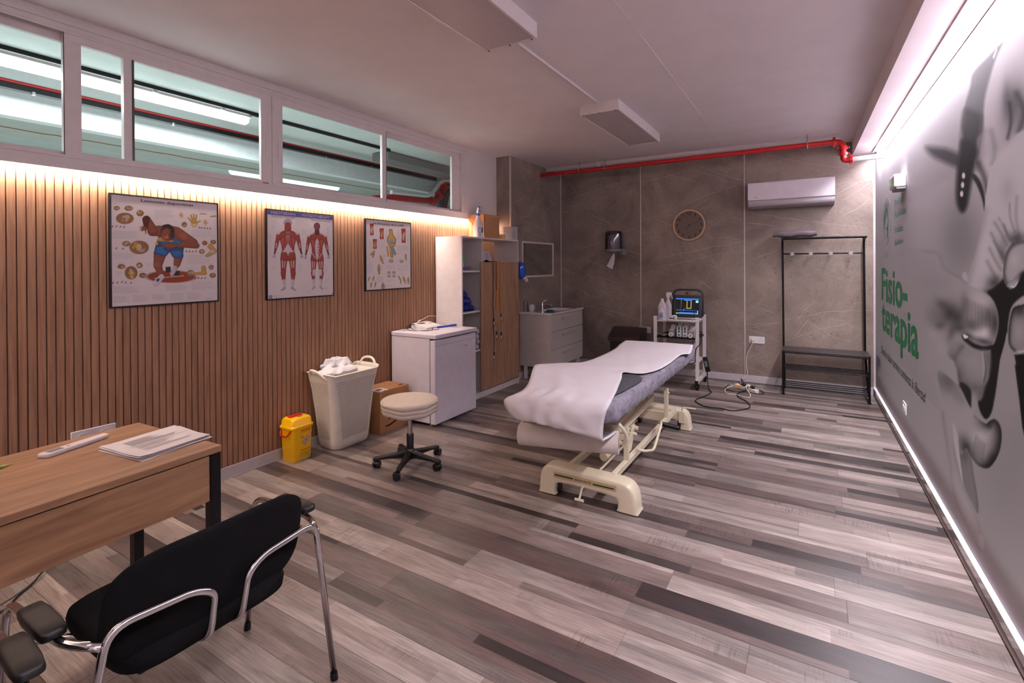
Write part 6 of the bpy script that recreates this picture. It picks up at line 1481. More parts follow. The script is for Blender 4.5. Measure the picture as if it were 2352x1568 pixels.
# wall clock
t = thing('wall_clock', 'round wall clock with pale wooden rim and a brown dial', 'clock', (-1.40, YB, 2.005))
cxk, czk, rk = -1.402, 2.006, .207
def ringy(r, y_, n_=64): return [(cxk+r*math.cos(a), y_, czk+r*math.sin(a)) for a in np.linspace(0, 2*PI, n_+1)[:-1]]
mb = MB(); mb.loft([ringy(rk-.003, YB), ringy(rk, YB-.01), ringy(rk, YB-.032), ringy(rk-.004, YB-.036), ringy(rk-.016, YB-.036), ringy(rk-.019, YB-.028), ringy(rk-.019, YB-.010)], True, False); obj('rim', mb, CLOCKW, t)
mb = MB(); mb.loft([ringy(rk-.018, YB-.010), ringy(.001, YB-.010)], True, False); obj('dial', mb, mat('clock_dial', '#6e5a50', .5, noise=(9, .06)), t)
mb = MB()
for k in range(1, 13):
    a = PI/2-k*PI/6; s_ = str(k); w_ = .024*len(s_)+(.004 if len(s_) > 1 else 0)
    if k == 1: w_ = .012
    if k == 11: w_ = .03
    text_mesh(mb, s_, (cxk+.155*math.cos(a)-w_/2, YB-.0112, czk+.155*math.sin(a)-.019), (1, 0, 0), (0, 0, 1), w_, .038, bold=.02)
obj('numerals', mb, mat('dark_numeral', '#160e0c', .6), t, smooth=0, doubles=False)
for nm, a, l, w_ in (('minute_hand', math.radians(18), .125, .004), ('hour_hand', math.radians(235), .075, .006)):
    mb = MB(); A = Vector((cxk-.015*math.cos(a), YB-.014, czk-.015*math.sin(a))); mb.bar(A, (cxk+l*math.cos(a), YB-.014, czk+l*math.sin(a)), w_, .0015, up=(0, 1, 0)); obj(nm, mb, mat('dark_hand', '#2a1713', .5), t)
mb = MB(); mb.loft([ringy(.008, YB-.012, 16), ringy(.007, YB-.018, 16)], True, True); obj('hub', mb, BLACKM, t)
mb = MB(); mb.loft([ringy(rk-.018, YB-.026), ringy(.001, YB-.026)], True, False); obj('glass', mb, glass_mat('clock_glass', (.98, .98, .98), .0, .02), t)

# air conditioner
t = thing('air_conditioner', 'white split air conditioner high on the stone wall', 'air conditioner', (-.23, YB, 2.18))
ax0, ax1 = -.675, .222; yo = YB-.195
prof = [(0, 2.195), (0, 2.478), (-.155, 2.478), (-.185, 2.470), (-.192, 2.45), (-.192, 2.262), (-.178, 2.258)]
mb = MB(); mb.prism([(ax0, YB+a, b) for a, b in prof], (ax1-ax0, 0, 0)); obj('front_cover', mb, mat('ac_white', '#ece6ee', .4), t, bevel=.003)
prof = [(0, 2.168), (0, 2.258), (-.18, 2.256)]+[(-.150-.038*math.sin(a), 2.222-.040*math.cos(a)+.0) for a in np.linspace(PI*.75, 0, 9)]+[(-.12, 2.170)]
mb = MB(); mb.prism([(ax0+.004, YB+a, b) for a, b in prof], (ax1-ax0-.008, 0, 0)); obj('air_flap', mb, mat('ac_flap', '#b5adb3', .35), t, smooth=30)
text_obj('brand_lettering', 'Midea', (ax0+.065, YB-.1935, 2.284), (1, 0, 0), (0, 0, 1), GREYINK, t, width=.045, height=.013)

# ------------------------------------------------------------ coat rack bench
t = thing('coat_rack', 'black metal coat rack with bench and two wire shoe shelves', 'coat rack', (.1, 6.62, 0))
rx0, rx1, fy, ryb = -.287, .515, 6.455, 6.79
ux0, ux1 = -.307, .492
def tb(name, pts_, r=.0115, m=BLACKM, par=t, **k): mb = MB(); mb.tube(pts_, r, 10); return obj(name, mb, m, par, smooth=40, **k)
for (x, x2) in ((rx0, ux0), (rx1, ux1)):
    tb('leg', [(x, fy, 0), (x, fy, .50)]); 
    l = tb('post', [(x+(.018 if x > 0 else .0), ryb, 0), (x2+.01, ryb, .5), (x2, ryb, 1.78)])
    mb = MB(); mb.cyl((x, fy, 0), (x, fy, .012), .018, 12); obj('foot', mb, BLACKP, l)
    tb('side_rail', [(x, fy, .485), (x, ryb, .485)], .009)
    for z in (.29, .09): tb('side_rail', [(x, fy, z), (x, ryb, z)], .008)
    tb('top_bracket', fillet([(x2, ryb, 1.66), (x2+.004, ryb-.02, 1.755), (x2+.012, ryb-.16, 1.782)], .06, 5), .009)
mb = MB(); mb.box(rx0-.012, rx1+.012, fy-.012, ryb-.012, .494, .508); obj('bench_top', mb, GREYST, t, bevel=.003)
tb('front_rail', [(rx0, fy, .482), (rx1, fy, .482)], .009); tb('rear_rail', [(rx0, ryb, .482), (rx1, ryb, .482)], .009)
for z in (.29, .09):
    for k in range(4):
        yy = fy+.02+k*(ryb-fy-.04)/3
        tb('shelf_rod', [(rx0, yy, z), (rx1, yy, z)], .006)
tb('hook_rail', [(ux0, ryb, 1.605), (ux1, ryb, 1.605)], .009)
tb('top_rail', [(ux0-.01, ryb, 1.782), (ux1+.0, ryb, 1.782)], .010); tb('top_rail', [(ux0-.005, ryb-.16, 1.782), (ux1+.02, ryb-.16, 1.782)], .010)
tb('top_rail', [(ux0, ryb-.08, 1.782), (ux1+.01, ryb-.08, 1.782)], .006)
for x in (-.204, -.015, .18, .37):
    mb = MB(); mb.lathe([(.008, 0), (.008, -.035), (.020, -.038), (.022, -.044), (.020, -.050), (.001, -.052)], (x, ryb, 1.602), 18, axis='y'); obj('coat_peg', mb, mat('grey_peg', '#9a8f90', .5), t)
mb = MB(); rings = []
for i, x in enumerate(np.linspace(-.40, .045, 15)):
    e_ = 1-.25*abs(i-7)/7*(abs(i-7) > 5.5); sg = .006*math.sin(i*.9)
    rings.append([(x, 6.705+.085*e_*math.copysign(abs(math.cos(a))**.6, math.cos(a)), 1.836+.040*e_*math.copysign(abs(math.sin(a))**.6, math.sin(a))+sg+(.006 if i > 10 else 0)) for a in np.linspace(0, 2*PI, 25)[:-1]])
mb.loft(rings); tag(obj('rolled_cushion', mb, mat('taupe_vinyl', '#5f5559', .55, bump=(8, .3, .01)), None, smooth=60), 'dark grey rolled cushion lying on top of the coat rack', 'cushion')

# emergency light on the mural wall
t = thing('emergency_light', 'small white emergency exit light fitting glowing on the mural wall', 'exit light', (xw(5.1), 5.07, 2.09))
xo = xw(5.07)-.004
mb = MB(); mb.box(xo-.075, xo, 4.93, 5.20, 2.095, 2.195); obj('housing', mb, PLAS, t, bevel=.008)
mb = MB(); mb.box(xo-.078, xo-.002, 5.07, 5.197, 2.115, 2.188); obj('sign_window', mb, mat('sign_grey', '#8d8b90', .3, emit=('#9aa09a', .3)), t, bevel=.004)
text_obj('exit_lettering', 'SALIDA', (xo-.0792, 5.187, 2.135), (0, -1, 0), (0, 0, 1), mat('exit_green', '#1f9a3f', .5, emit=('#25c04a', 1.2)), t, width=.105, height=.03, bold=.02)
mb = MB(); mb.box(xo-.060, xo, 4.94, 5.19, 2.078, 2.097); obj('light_bar', mb, GPL, t, bevel=.003)

# ------------------------------------------------------------ equipment trolley
t = thing('equipment_trolley', 'white steel trolley on castors carrying the ultrasound machine', 'trolley', (-1.40, 6.4, 0))
tx0, tx1, ty0, ty1 = -1.655, -1.165, 6.15, 6.60
for (x, y_) in ((tx0, ty0), (tx1, ty0), (tx0, ty1), (tx1, ty1)):
    mb = MB(); mb.box(x-.018, x+.018, y_-.02, y_+.02, .10, .862); p_ = obj('post', mb, SHELFW, t, bevel=.002)
    mb = MB(); mb.box(x-.019, x+.019, y_-.021, y_+.021, .862, .870); obj('end_cap', mb, BLACKP, p_)
for x in (tx0, tx1):
    mb = MB(); mb.box(x-.018, x+.018, ty0-.05, ty1+.05, .085, .12); b_ = obj('foot_bar', mb, SHELFW, t, bevel=.002)
    for y_ in (ty0-.054, ty1+.054):
        mb = MB(); mb.box(x-.019, x+.019, y_-.004, y_+.004, .083, .122); obj('end_cap', mb, BLACKP, b_)
    for y_ in (ty0-.01, ty1+.03):
        mb = MB(); mb.cyl((x, y_, .06), (x, y_, .086), .012, 10); mb.box(x-.022, x+.022, y_-.02, y_+.03, .052, .062); mb.box(x-.024, x-.020, y_-.012, y_+.03, .03, .06); mb.box(x+.020, x+.024, y_-.012, y_+.03, .03, .06); mb.cyl((x-.016, y_+.015, .036), (x+.016, y_+.015, .036), .036, 20); obj('caster', mb, BLACKP, t, doubles=False, bevel=.001)
for z in (.800, .602, .315):
    mb = MB(); mb.box(tx0-.0, tx1+.0, ty0-.01, ty1+.01, z-.008, z+.008); obj('shelf', mb, mat('shelf_%d' % int(z*1000), '#cfc8c8', .4) if z != .602 else BLACKM, t, bevel=.002)
mb = MB(); mb.box(tx0-.05, tx0, ty0-.02, ty0+.1, .800, .808); mb.bm.free()
mb = MB(); mb.bar((tx0, ty1, .14), (tx1, ty1, .14), .02, .03); obj('cross_rail', mb, SHELFW, t)
# ultrasound machine
t = thing('ultrasound_machine', 'portable ultrasound machine with lit screen and carrying handle', 'ultrasound machine', (-1.32, 6.35, .81))
ZU = .809
mb = MB(); out = [(-1.505, 6.10), (-1.48, 6.07), (-1.19, 6.07), (-1.165, 6.10), (-1.155, 6.40), (-1.50, 6.40)]
mb.prism([(a, b, ZU) for a, b in out], (0, 0, .022)); kb = obj('keyboard_base', mb, SHELFW, t, bevel=.006)
mb = MB(); mb.box(-1.485, -1.175, 6.11, 6.38, ZU+.0225, ZU+.027); pk = obj('key_panel', mb, DGREY, kb)
mb = MB()
for r in range(5):
    for c_ in range(12): mb.box(-1.46+c_*.0225, -1.443+c_*.0225, 6.14+r*.03, 6.16+r*.03, ZU+.027, ZU+.031)
obj('keys', mb, mat('beige_keys', '#b9a793', .5), pk, doubles=False)
TL = math.radians(8)
def sc(x, u, d): return (x, 6.40+d*math.cos(TL)+u*math.sin(TL), ZU+.02+u*math.cos(TL)-d*math.sin(TL))   # u up the lid, d depth back
def lidbox(name, x0, x1, u0, u1, d0, d1, m, par=None, bevel=0):
    mb = MB(); v = [mb.bm.verts.new(sc(x, u, d)) for u in (u0, u1) for d in (d0, d1) for x in (x0, x1)]
    for f in ((0, 2, 3, 1), (4, 5, 7, 6), (0, 1, 5, 4), (2, 6, 7, 3), (0, 4, 6, 2), (1, 3, 7, 5)): mb.face([v[i] for i in f])
    return obj(name, mb, m, par, bevel=bevel)
CASE = mat('charcoal_case', '#2c2e33', .45)
li = lidbox('screen_case', -1.505, -1.160, .0, .275, 0, .04, CASE, t, .012)
s_ = lidbox('screen', -1.470, -1.195, .035, .235, -.002, .0, mat('lcd_screen', '#05060a', .15, emit=('#0a1020', .4)), li)
def sbox(name, rects, col, e, dd=-.003):
    mb = MB()
    for (x0, x1, u0, u1) in rects: mb.poly([sc(x, u, dd) for x, u in ((x0, u0), (x1, u0), (x1, u1), (x0, u1))])
    return obj(name, mb, mat('screen_'+col[1:], col, .5, emit=(col, e)), s_, smooth=0)
sbox('screen_blue_bars', [(-1.469, -1.196, .223, .233), (-1.37, -1.275, .208, .216), (-1.43, -1.25, .043, .060), (-1.46, -1.20, .085, .087)], '#2f6fd8', 1.6)
sbox('screen_scan_outline', [(-1.338, -1.333, .115, .205), (-1.290, -1.285, .115, .205), (-1.338, -1.285, .112, .117)], '#c9b81a', 1.4, -.0035)
sbox('screen_scale_marks', [(-1.408, -1.402, u, u+.004) for u in (.12, .145, .165, .180, .195, .210)]+[(-1.466, -1.434, .044, .052)], '#b8c020', 1.3)
sbox('screen_thumbnail', [(-1.232, -1.202, .185, .212), (-1.24, -1.235, .04, .06), (-1.225, -1.22, .04, .06), (-1.212, -1.205, .04, .085), (-1.455, -1.448, .09, .095), (-1.42, -1.412, .09, .095), (-1.38, -1.37, .088, .095)], '#7fc4f0', 1.2)
sbox('screen_scan_glow', [(-1.372, -1.275, .092, .115)], '#101c48', 1.)
mb = MB(); mb.tube(fillet([sc(-1.512, .02, .02), sc(-1.512, .345, .02), sc(-1.153, .345, .02), sc(-1.153, .02, .02)], .09, 9), .013, 10); obj('carry_handle', mb, CASE, t, smooth=True)
mb = MB(); mb.box(-1.35, -1.32, 6.40, 6.43, 1.115, 1.14); obj('lid_catch', mb, CASE, t)
mb = MB(); mb.tube(catmull([(-1.45, 6.10, ZU+.045), (-1.43, 6.13, ZU+.06), (-1.40, 6.13, ZU+.055), (-1.41, 6.10, ZU+.035), (-1.39, 6.08, ZU+.035)], 5), .010, 8); tag(obj('ultrasound_probe', mb, PLAS, None), 'white ultrasound probe resting on the keyboard corner', 'probe')
mb = MB(); mb.ell((-1.20, 6.12, ZU+.034), (.04, .03, .008), 12, 6); tag(obj('gel_wipe', mb, PAPER, None), 'crumpled white wipe on the right of the keyboard', 'wipe')
# bottles
def bottle(name, label, x, y_, h, hw, trig=False, lab_=None):
    t2 = thing(name, label, 'bottle', (x, y_, ZU), group='bottles beside the ultrasound machine')
    mb = MB(); mb.loft([rrect(x, y_, hw*.95, hw*.7, .015, ZU, 4), rrect(x, y_, hw, hw*.75, .018, ZU+.01, 4), rrect(x, y_, hw, hw*.75, .018, ZU+h*.62, 4), rrect(x, y_, hw*.6, hw*.5, .014, ZU+h*.8, 4), rrect(x, y_, hw*.38, hw*.38, .012, ZU+h*.88, 4), rrect(x, y_, hw*.38, hw*.38, .012, ZU+h, 4)]); obj('body', mb, mat('milky_plastic', '#cfc5ca', .3), t2)
    if trig:
        mb = MB(); mb.prism([(x-.02, y_-.01, ZU+h), (x+.02, y_-.01, ZU+h), (x+.025, y_-.01, ZU+h+.03), (x+.045, y_-.01, ZU+h+.05), (x+.04, y_-.01, ZU+h+.068), (x-.01, y_-.01, ZU+h+.07), (x-.025, y_-.01, ZU+h+.05)], (0, .022, 0)); hd = obj('spray_head', mb, PLAS, t2, bevel=.003)
        mb = MB(); mb.tube([(x+.035, y_, ZU+h+.05), (x+.048, y_, ZU+h+.01), (x+.052, y_, ZU+h-.015)], .006, 6); obj('trigger', mb, PLAS, hd)
    if lab_:
        mb = MB(); mb.quad((x-hw*.7, y_-hw*.75-.001, ZU+.02), (x+hw*.7, y_-hw*.75-.001, ZU+.02), (x+hw*.7, y_-hw*.75-.001, ZU+h*.55), (x-hw*.7, y_-hw*.75-.001, ZU+h*.55)); l_ = obj('label', mb, mat('label_blue', '#7fa3c4', .5), t2, smooth=0)
        mb = MB(); mb.quad((x-hw*.3, y_-hw*.75-.002, ZU+.045), (x+hw*.3, y_-hw*.75-.002, ZU+.045), (x+hw*.3, y_-hw*.75-.002, ZU+.062), (x-hw*.3, y_-hw*.75-.002, ZU+.062)); obj('label_mark', mb, CARD2, l_, smooth=0)
bottle('spray_bottle', 'taller translucent spray bottle behind the others on the trolley', -1.552, 6.36, .26, .042, True)
bottle('refill_bottle', 'translucent wide bottle at the left corner of the trolley top', -1.60, 6.26, .255, .048)
bottle('gel_bottle', 'small gel bottle with a light blue label in front on the trolley', -1.585, 6.165, .165, .035, lab_=1)
# boxes on the middle shelf
ZS = .611
def tapebox(label, x, y_, w_, d_, h, bandc, flap, roll=False):
    t2 = thing('bandage_box', label, 'box', (x, y_, ZS), group='open bandage boxes on the trolley shelf')
    mb = MB(); mb.box(x, x+w_, y_, y_+.002, ZS, ZS+h); mb.box(x, x+.002, y_, y_+d_, ZS, ZS+h); mb.box(x+w_-.002, x+w_, y_, y_+d_, ZS, ZS+h); mb.box(x, x+w_, y_+d_-.002, y_+d_, ZS, ZS+h); mb.box(x, x+w_, y_, y_+d_, ZS, ZS+.002); bo = obj('body', mb, PAPER, t2, doubles=False)
    mb = MB(); mb.prism([(x, y_+d_, ZS+h), (x+w_, y_+d_, ZS+h), (x+w_+.006, y_+d_+.02, ZS+h+flap), (x+.006, y_+d_+.02, ZS+h+flap)], (0, .0015, 0)); obj('flap', mb, PAPER, t2)
    mb = MB()
    if bandc:
        for (a, b) in ((.10, .24), (.42, .62), (.66, .96)): mb.quad((x+w_*.3, y_-.0008, ZS+h*a), (x+w_*.65, y_-.0008, ZS+h*a), (x+w_*.65, y_-.0008, ZS+h*b), (x+w_*.3, y_-.0008, ZS+h*b))
        obj('teal_print', mb, TEAL, bo, smooth=0)
    else:
        mb.quad((x+.005, y_-.0008, ZS+h*.45), (x+w_-.005, y_-.0008, ZS+h*.45), (x+w_-.005, y_-.0008, ZS+h*.85), (x+.005, y_-.0008, ZS+h*.85)); obj('grey_print', mb, mat('grey_print', '#9a9498', .7), bo, smooth=0)
    if roll:
        c = Vector((x+w_*.45, y_-.022, ZS+.026)); mb = MB(); mb.lathe([(.026, -.018), (.026, .018), (.008, .018), (.008, -.018)], c, 20, axis='y'); r_o = obj('tape_roll', mb, PAPER, t2)
        mb = MB(); mb.lathe([(.008, -.0185), (.001, -.0185)], c, 14, axis='y'); obj('roll_core', mb, RED, r_o)
tapebox('open white box with tape roll at the left of the trolley shelf', -1.50, 6.20, .055, .07, .085, False, .05, True)
tapebox('white box with teal stripe, left of the upright pair', -1.412, 6.19, .060, .07, .125, True, .055)
tapebox('white box with teal stripe, right of the upright pair', -1.342, 6.19, .060, .07, .125, True, .055)
tapebox('open white box with tape roll at the right of the trolley shelf', -1.272, 6.19, .060, .07, .085, False, .045, True)
mb = MB(); rr = random.Random(8); g_ = [[(-1.645+i*.02, 6.15+j*.035, ZS+.012+.010*math.sin(i*1.1+j)+.012*(i < 1)) for j in range(6)] for i in range(8)]
for i in range(7):
    for j in range(5): mb.quad(g_[i][j], g_[i+1][j], g_[i+1][j+1], g_[i][j+1])
tag(obj('plastic_sleeve', mb, mat('grey_sleeve', '#a7a3ab', .3), None), 'wrinkled grey plastic sleeve at the left of the trolley shelf', 'sleeve')
# canister on the low shelf
t = thing('gel_canister', 'large translucent refill canister on the lowest trolley shelf', 'canister', (-1.28, 6.3, .323))
mb = MB(); mb.loft([rrect(-1.28, 6.30, .075, .09, .03, .324, 5), rrect(-1.28, 6.30, .08, .095, .03, .34, 5), rrect(-1.28, 6.30, .08, .095, .03, .49, 5), rrect(-1.28, 6.30, .05, .06, .03, .53, 5), rrect(-1.28, 6.30, .022, .022, .015, .545, 5), rrect(-1.28, 6.30, .022, .022, .015, .565, 5)]); obj('body', mb, mat('frosted_plastic', '#b9b2ba', .3), t)
mb = MB(); mb.loft([rrect(-1.28, 6.30, .081, .096, .03, .345, 5), rrect(-1.28, 6.30, .081, .096, .03, .40, 5)], True, False); obj('liquid_level', mb, PLAS, t)
mb = MB(); mb.tube(catmull([(-1.165, 6.40, .66), (-1.135, 6.30, .655), (-1.125, 6.20, .63), (-1.13, 6.14, .55), (-1.17, 6.12, .50), (-1.185, 6.12, .40), (-1.19, 6.12, .33), (-1.30, 6.13, .30)], 6), .0055, 6)
mb.tube(catmull([(-1.40, 6.55, .80), (-1.41, 6.5, .74), (-1.37, 6.45, .68), (-1.33, 6.42, .66), (-1.165, 6.40, .66)], 6), .005, 6)
tag(obj('power_lead', mb, CABLEB, None), 'black lead looping from the ultrasound machine round the trolley post', 'cable')

# power adapter and cables on the floor
t = thing('power_adapter', 'black power adapter brick hanging by the right side of the trolley', 'adapter', (-1.115, 6.42, .28))
mb = MB(); M_ = Matrix.Translation((-1.108, 6.42, .26)) @ Matrix.Rotation(-.22, 4, 'Y'); mb.box(-.027, .027, -.02, .02, -.085, .095, M_); obj('brick', mb, BLACKP, t, bevel=.006)
mb = MB(); mb.box(-.015, .015, -.0212, -.0205, -.02, .05, M_); obj('rating_label', mb, GPL, t)
mb = MB(); mb.tube(catmull([(-1.10, 6.42, .17), (-1.09, 6.38, .10), (-1.07, 6.30, .03), (-1.03, 6.18, .007), (-1.004, 6.10, .006), (-1.039, 5.899, .006), (-1.096, 5.676, .006), (-1.029, 5.536, .006), (-.938, 5.474, .006), (-.812, 5.485, .006), (-.697, 5.451, .006), (-.600, 5.57, .006), (-.557, 5.694, .006), (-.612, 5.895, .006), (-.708, 6.047, .006), (-.736, 6.207, .006), (-.675, 6.333, .014), (-.635, 6.40, .06)], 7), .0058, 8)
tag(obj('floor_cable', mb, CABLEB, None), 'thick black cable looping over the floor from adapter to power strip', 'cable')
t = thing('power_strip', 'cream power strip with an orange lit switch on the floor', 'power strip', (-.67, 6.43, 0), math.atan2(-.194, .242))
mb = MB(); mb.box(-.165, .165, -.027, .027, 0, .042); obj('body', mb, CABLEW, t, local=True, bevel=.008)
mb = MB(); mb.box(-.148, -.122, -.015, .015, .0425, .047); obj('lit_switch', mb, mat('lit_switch', '#ff3a10', .4, emit=('#ff5a1a', 4.)), t, local=True)
for k in range(4):
    x = -.085+k*.062; mb = MB(); mb.lathe([(.021, .042), (.021, .0435), (.018, .0435), (.017, .0425), (.001, .0425)], (x, 0, 0), 18); o = obj('outlet', mb, CABLEW, t, local=True)
def onst(x, y_, z):
    a = math.atan2(-.194, .242); return (-.67+x*math.cos(a)-y_*math.sin(a), 6.43+x*math.sin(a)+y_*math.cos(a), z)
for k, (x, m_, lb3) in enumerate(((.10, BLACKP, 'black plug in the last outlet of the power strip'), (.04, CABLEW, 'cream plug in the third outlet of the power strip'), (-.03, CABLEB, 'black flat plug beside the lit switch of the power strip'))):
    c = Vector(onst(x, 0, 0)); mb = MB(); mb.lathe([(.019, .0436), (.020, .052), (.018, .070), (.010, .078), (.001, .079)], (c.x, c.y, 0), 16)
    mb.tube([c+Vector((0, 0, .065)), c+Vector((-.018, -.022, .072)), c+Vector((-.03, -.04, .060))], [.010, .008, .005], 8); tag(obj('plug', mb, m_, None), lb3, 'plug')
mb = MB(); mb.tube(catmull([onst(.04, 0, .07), (-.66, 6.33, .06), (-.61, 6.234, .008), (-.600, 6.12, .006), (-.630, 6.075, .006), (-.749, 6.145, .006), (-.841, 6.146, .006), (-.885, 6.286, .006), (-.872, 6.42, .006), (-.82, 6.53, .015), onst(-.17, 0, .02)], 7), .0048, 7)
tag(obj('strip_cord', mb, CABLEW, None), 'cream cord looping on the floor around the power strip', 'cable')
mb = MB(); mb.tube(catmull([onst(-.03, 0, .06), (-.74, 6.60, .10), (-.765, 6.80, .05), (-.72, 6.70, .02), (-.66, 6.55, .01), (-.56, 6.30, .006), (-.49, 6.33, .006), (-.488, 6.42, .006), (-.53, 6.49, .006), (-.60, 6.47, .01)], 7), .0038, 6)
mb.tube(catmull([(-.765, 6.82, .05), (-.74, 6.60, .008), (-.70, 6.35, .006), (-.80, 6.284, .006), (-.89, 6.39, .006), (-.90, 6.50, .006), (-.86, 6.52, .03)], 7), .0042, 6)
tag(obj('thin_black_cords', mb, CABLEB, None), 'thin black cords tangled under and around the power strip', 'cable')
t = thing('wall_plug', 'cream plug with hanging cord in the left outlet of the low wall socket', 'plug', (-.642, YB-.01, .537))
mb = MB(); mb.lathe([(.019, -.012), (.019, -.03), (.014, -.045), (.001, -.047)], (-.642, YB, .537), 18, axis='y'); obj('plug_body', mb, CABLEW, t)
mb = MB(); mb.tube(catmull([(-.642, YB-.045, .537), (-.648, YB-.06, .48), (-.70, YB-.04, .36), (-.715, YB-.03, .24), (-.705, YB-.03, .14), (-.70, YB-.03, .10), (-.735, YB-.04, .05), (-.765, YB-.07, .04), (-.76, 6.70, .02), (-.72, 6.50, .05), onst(-.02, .01, .055)], 7), .0045, 7); obj('cord', mb, CABLEW, t)

# dark bin with sloping lid behind the couch
t = thing('lidded_bin', 'dark brown box with a sloping lid against the stone wall behind the couch', 'bin', (-2.17, 6.72, 0))
BR_ = mat('dark_brown_metal', '#3d312e', .35, .3); 
mb = MB(); mb.prism([(-2.39, 6.56, .0), (-2.39, 6.56, .45), (-2.39, 6.86, .45), (-2.39, 6.86, .0)], (.40, 0, 0)); obj('body', mb, BLACKP, t)
mb = MB(); mb.prism([(-2.41, 6.53, .44), (-2.41, 6.53, .495), (-2.40, 6.70, .615), (-2.40, 6.85, .615), (-2.41, 6.88, .44)], (.44, 0, 0)); obj('lid', mb, BR_, t, bevel=.006)
mb = MB(); mb.box(-2.41, -1.97, 6.522, 6.531, .475, .483); obj('lid_groove', mb, BLACKP, t)
# ------------------------------------------------------------ treatment couch
t = thing('treatment_couch', 'cream height-adjustable treatment couch with grey covered mattress in mid room', 'treatment couch', (-1.2, 3.7, 0))
def footcover(y0, y1, x0, x1, nm):
    """arched cover; y0 outer face"""
    w = x1-x0; X = lambda f: x0+f*w
    out = [(X(-.012), 0), (X(-.010), .010), (X(.004), .016), (X(.006), .10), (X(.022), .150), (X(.055), .180), (X(.11), .195), (X(.18), .192), (X(.82), .186), (X(.885), .180), (X(.945), .160), (X(.98), .120), (X(.992), .07), (X(.996), .016), (X(1.010), .010), (X(1.012), 0),
           (X(.80), 0), (X(.800), .012), (X(.812), .018), (X(.812), .060), (X(.80), .078), (X(.765), .088), (X(.235), .094), (X(.195), .085), (X(.178), .065), (X(.176), .018), (X(.188), .012), (X(.188), 0)]
    mb = MB(); rings = []
    L_ = y1-y0
    for f, ins in ((0, .010), (.06, .003), (.15, 0), (.85, 0), (.94, .003), (1, .010)):
        cx_, cz_ = (x0+x1)/2, .1
        ring = []
        n_ = len(out)
        for i, (a, b) in enumerate(out):
            # inset along outline normal
            pa, pb = Vector(out[i-1]), Vector(out[(i+1) % n_]); tt = (pb-pa).normalized(); nn_ = Vector((tt.y, -tt.x))
            q = Vector((a, b))+nn_*ins
            ring.append((q.x, y0+f*L_, max(q.y, 0)))
        rings.append(ring)
    R = [[mb.bm.verts.new(p) for p in r] for r in rings]; n_ = len(out)
    for a, b in zip(R, R[1:]):
        for k in range(n_): mb.face([a[k], a[(k+1) % n_], b[(k+1) % n_], b[k]])
    # end caps as strips between outer and inner outline
    for r_ in (R[0], R[-1]):
        o_, i_ = r_[:16], r_[16:][::-1]        # outer 16 left->right, inner 12 reversed -> left->right
        mp_ = [0, 1, 2, 3, 4, 4, 5, 5, 6, 7, 7, 8, 9, 9, 10, 11]
        mp_ = [0, 1, 2, 3, 4, 5, 5, 5, 6, 6, 6, 7, 8, 9, 10, 11]
        for k in range(15):
            a, b, c, d_ = o_[k], o_[k+1], i_[mp_[k+1]], i_[mp_[k]]
            mb.face([a, b, c] if c is d_ else [a, b, c, d_])
    return obj(nm, mb, CREAM, t, smooth=50, subsurf=1)
fc = footcover(2.885, 3.015, -1.545, -.89, 'foot_cover')
footcover(4.60, 4.72, -1.52, -.935, 'foot_cover')
mb = MB(); mb.box(-1.437, -1.015, 2.8835, 2.886, .122, .160); lb4 = obj('name_plate', mb, CREAM2, fc, bevel=.004)
DGS = mat('dark_green_stripe', '#17312b', .5)
for bb in ((-1.425, -1.30, 2.8815, 2.884, .138, .146), (-1.165, -1.03, 2.8815, 2.884, .134, .142)): mb = MB(); mb.box(*bb); obj('plate_stripe', mb, DGS, lb4)
text_obj('brand_lettering', 'ecopostural', (-1.287, 2.8825, .130), (1, 0, 0), (0, 0, 1), INK, lb4, width=.108, height=.020, bold=.01)
for (x, y_) in ((-1.43, 2.95), (-1.01, 2.95), (-1.40, 4.66), (-1.03, 4.62)):
    mb = MB(); mb.cyl((x-.012, y_, .03), (x+.012, y_, .03), .030, 18); mb.box(x-.015, x+.015, y_-.02, y_+.02, .04, .08); obj('caster', mb, BLACKP, t, doubles=False)
for x in (-1.068, -1.365):
    mb = MB(); mb.box(x-.016, x+.016, 2.98, 4.63, .150, .190); obj('base_rail', mb, CREAM, t, bevel=.003)
    for y_, zt in ((3.24, .405), (4.30, .435)):
        mb = MB(); mb.box(x-.016, x+.016, y_-.016, y_+.016, .188, zt); p_ = obj('upright', mb, CREAM, t, bevel=.003)
        mb = MB(); mb.cyl((x-.024, y_, zt-.035), (x+.026, y_, zt-.035), .009, 10); obj('bolt', mb, CREAM, p_)
mb = MB(); mb.box(-1.365, -1.068, 4.40, 4.44, .12, .20); obj('cross_bar', mb, CREAM, t, bevel=.003)
# lifting arms and upper frame
for x in (-1.115, -1.32):
    mb = MB(); mb.bar((x, 3.22, .375), (x, 4.05, .415), .030, .045); obj('lift_arm', mb, CREAM, t, bevel=.003)
    mb = MB(); mb.prism([(x-.004, 3.98, .37), (x-.004, 4.05, .42), (x-.004, 4.12, .60), (x-.004, 3.82, .60), (x-.004, 3.90, .45)], (.008, 0, 0)); obj('lift_plate', mb, CREAM, t)
    mb = MB(); mb.bar((x+.01, 3.26, .365), (x+.01, 2.78, .60), .025, .035); obj('lift_arm', mb, CREAM, t, bevel=.003)
    mb = MB(); mb.box(x-.055 if x < -1.2 else x+.02, x-.02 if x < -1.2 else x+.055, 2.68, 4.60, .605, .640); obj('mattress_rail', mb, CREAM, t, bevel=.003)
for y_ in (2.72, 3.5, 4.5):
    mb = MB(); mb.box(-1.37, -1.06, y_-.02, y_+.02, .610, .640); obj('mattress_crossbar', mb, CREAM, t, bevel=.003)
mb = MB(); mb.box(-1.38, -1.05, 3.22, 3.26, .32, .36); obj('cross_bar', mb, CREAM, t, bevel=.003)
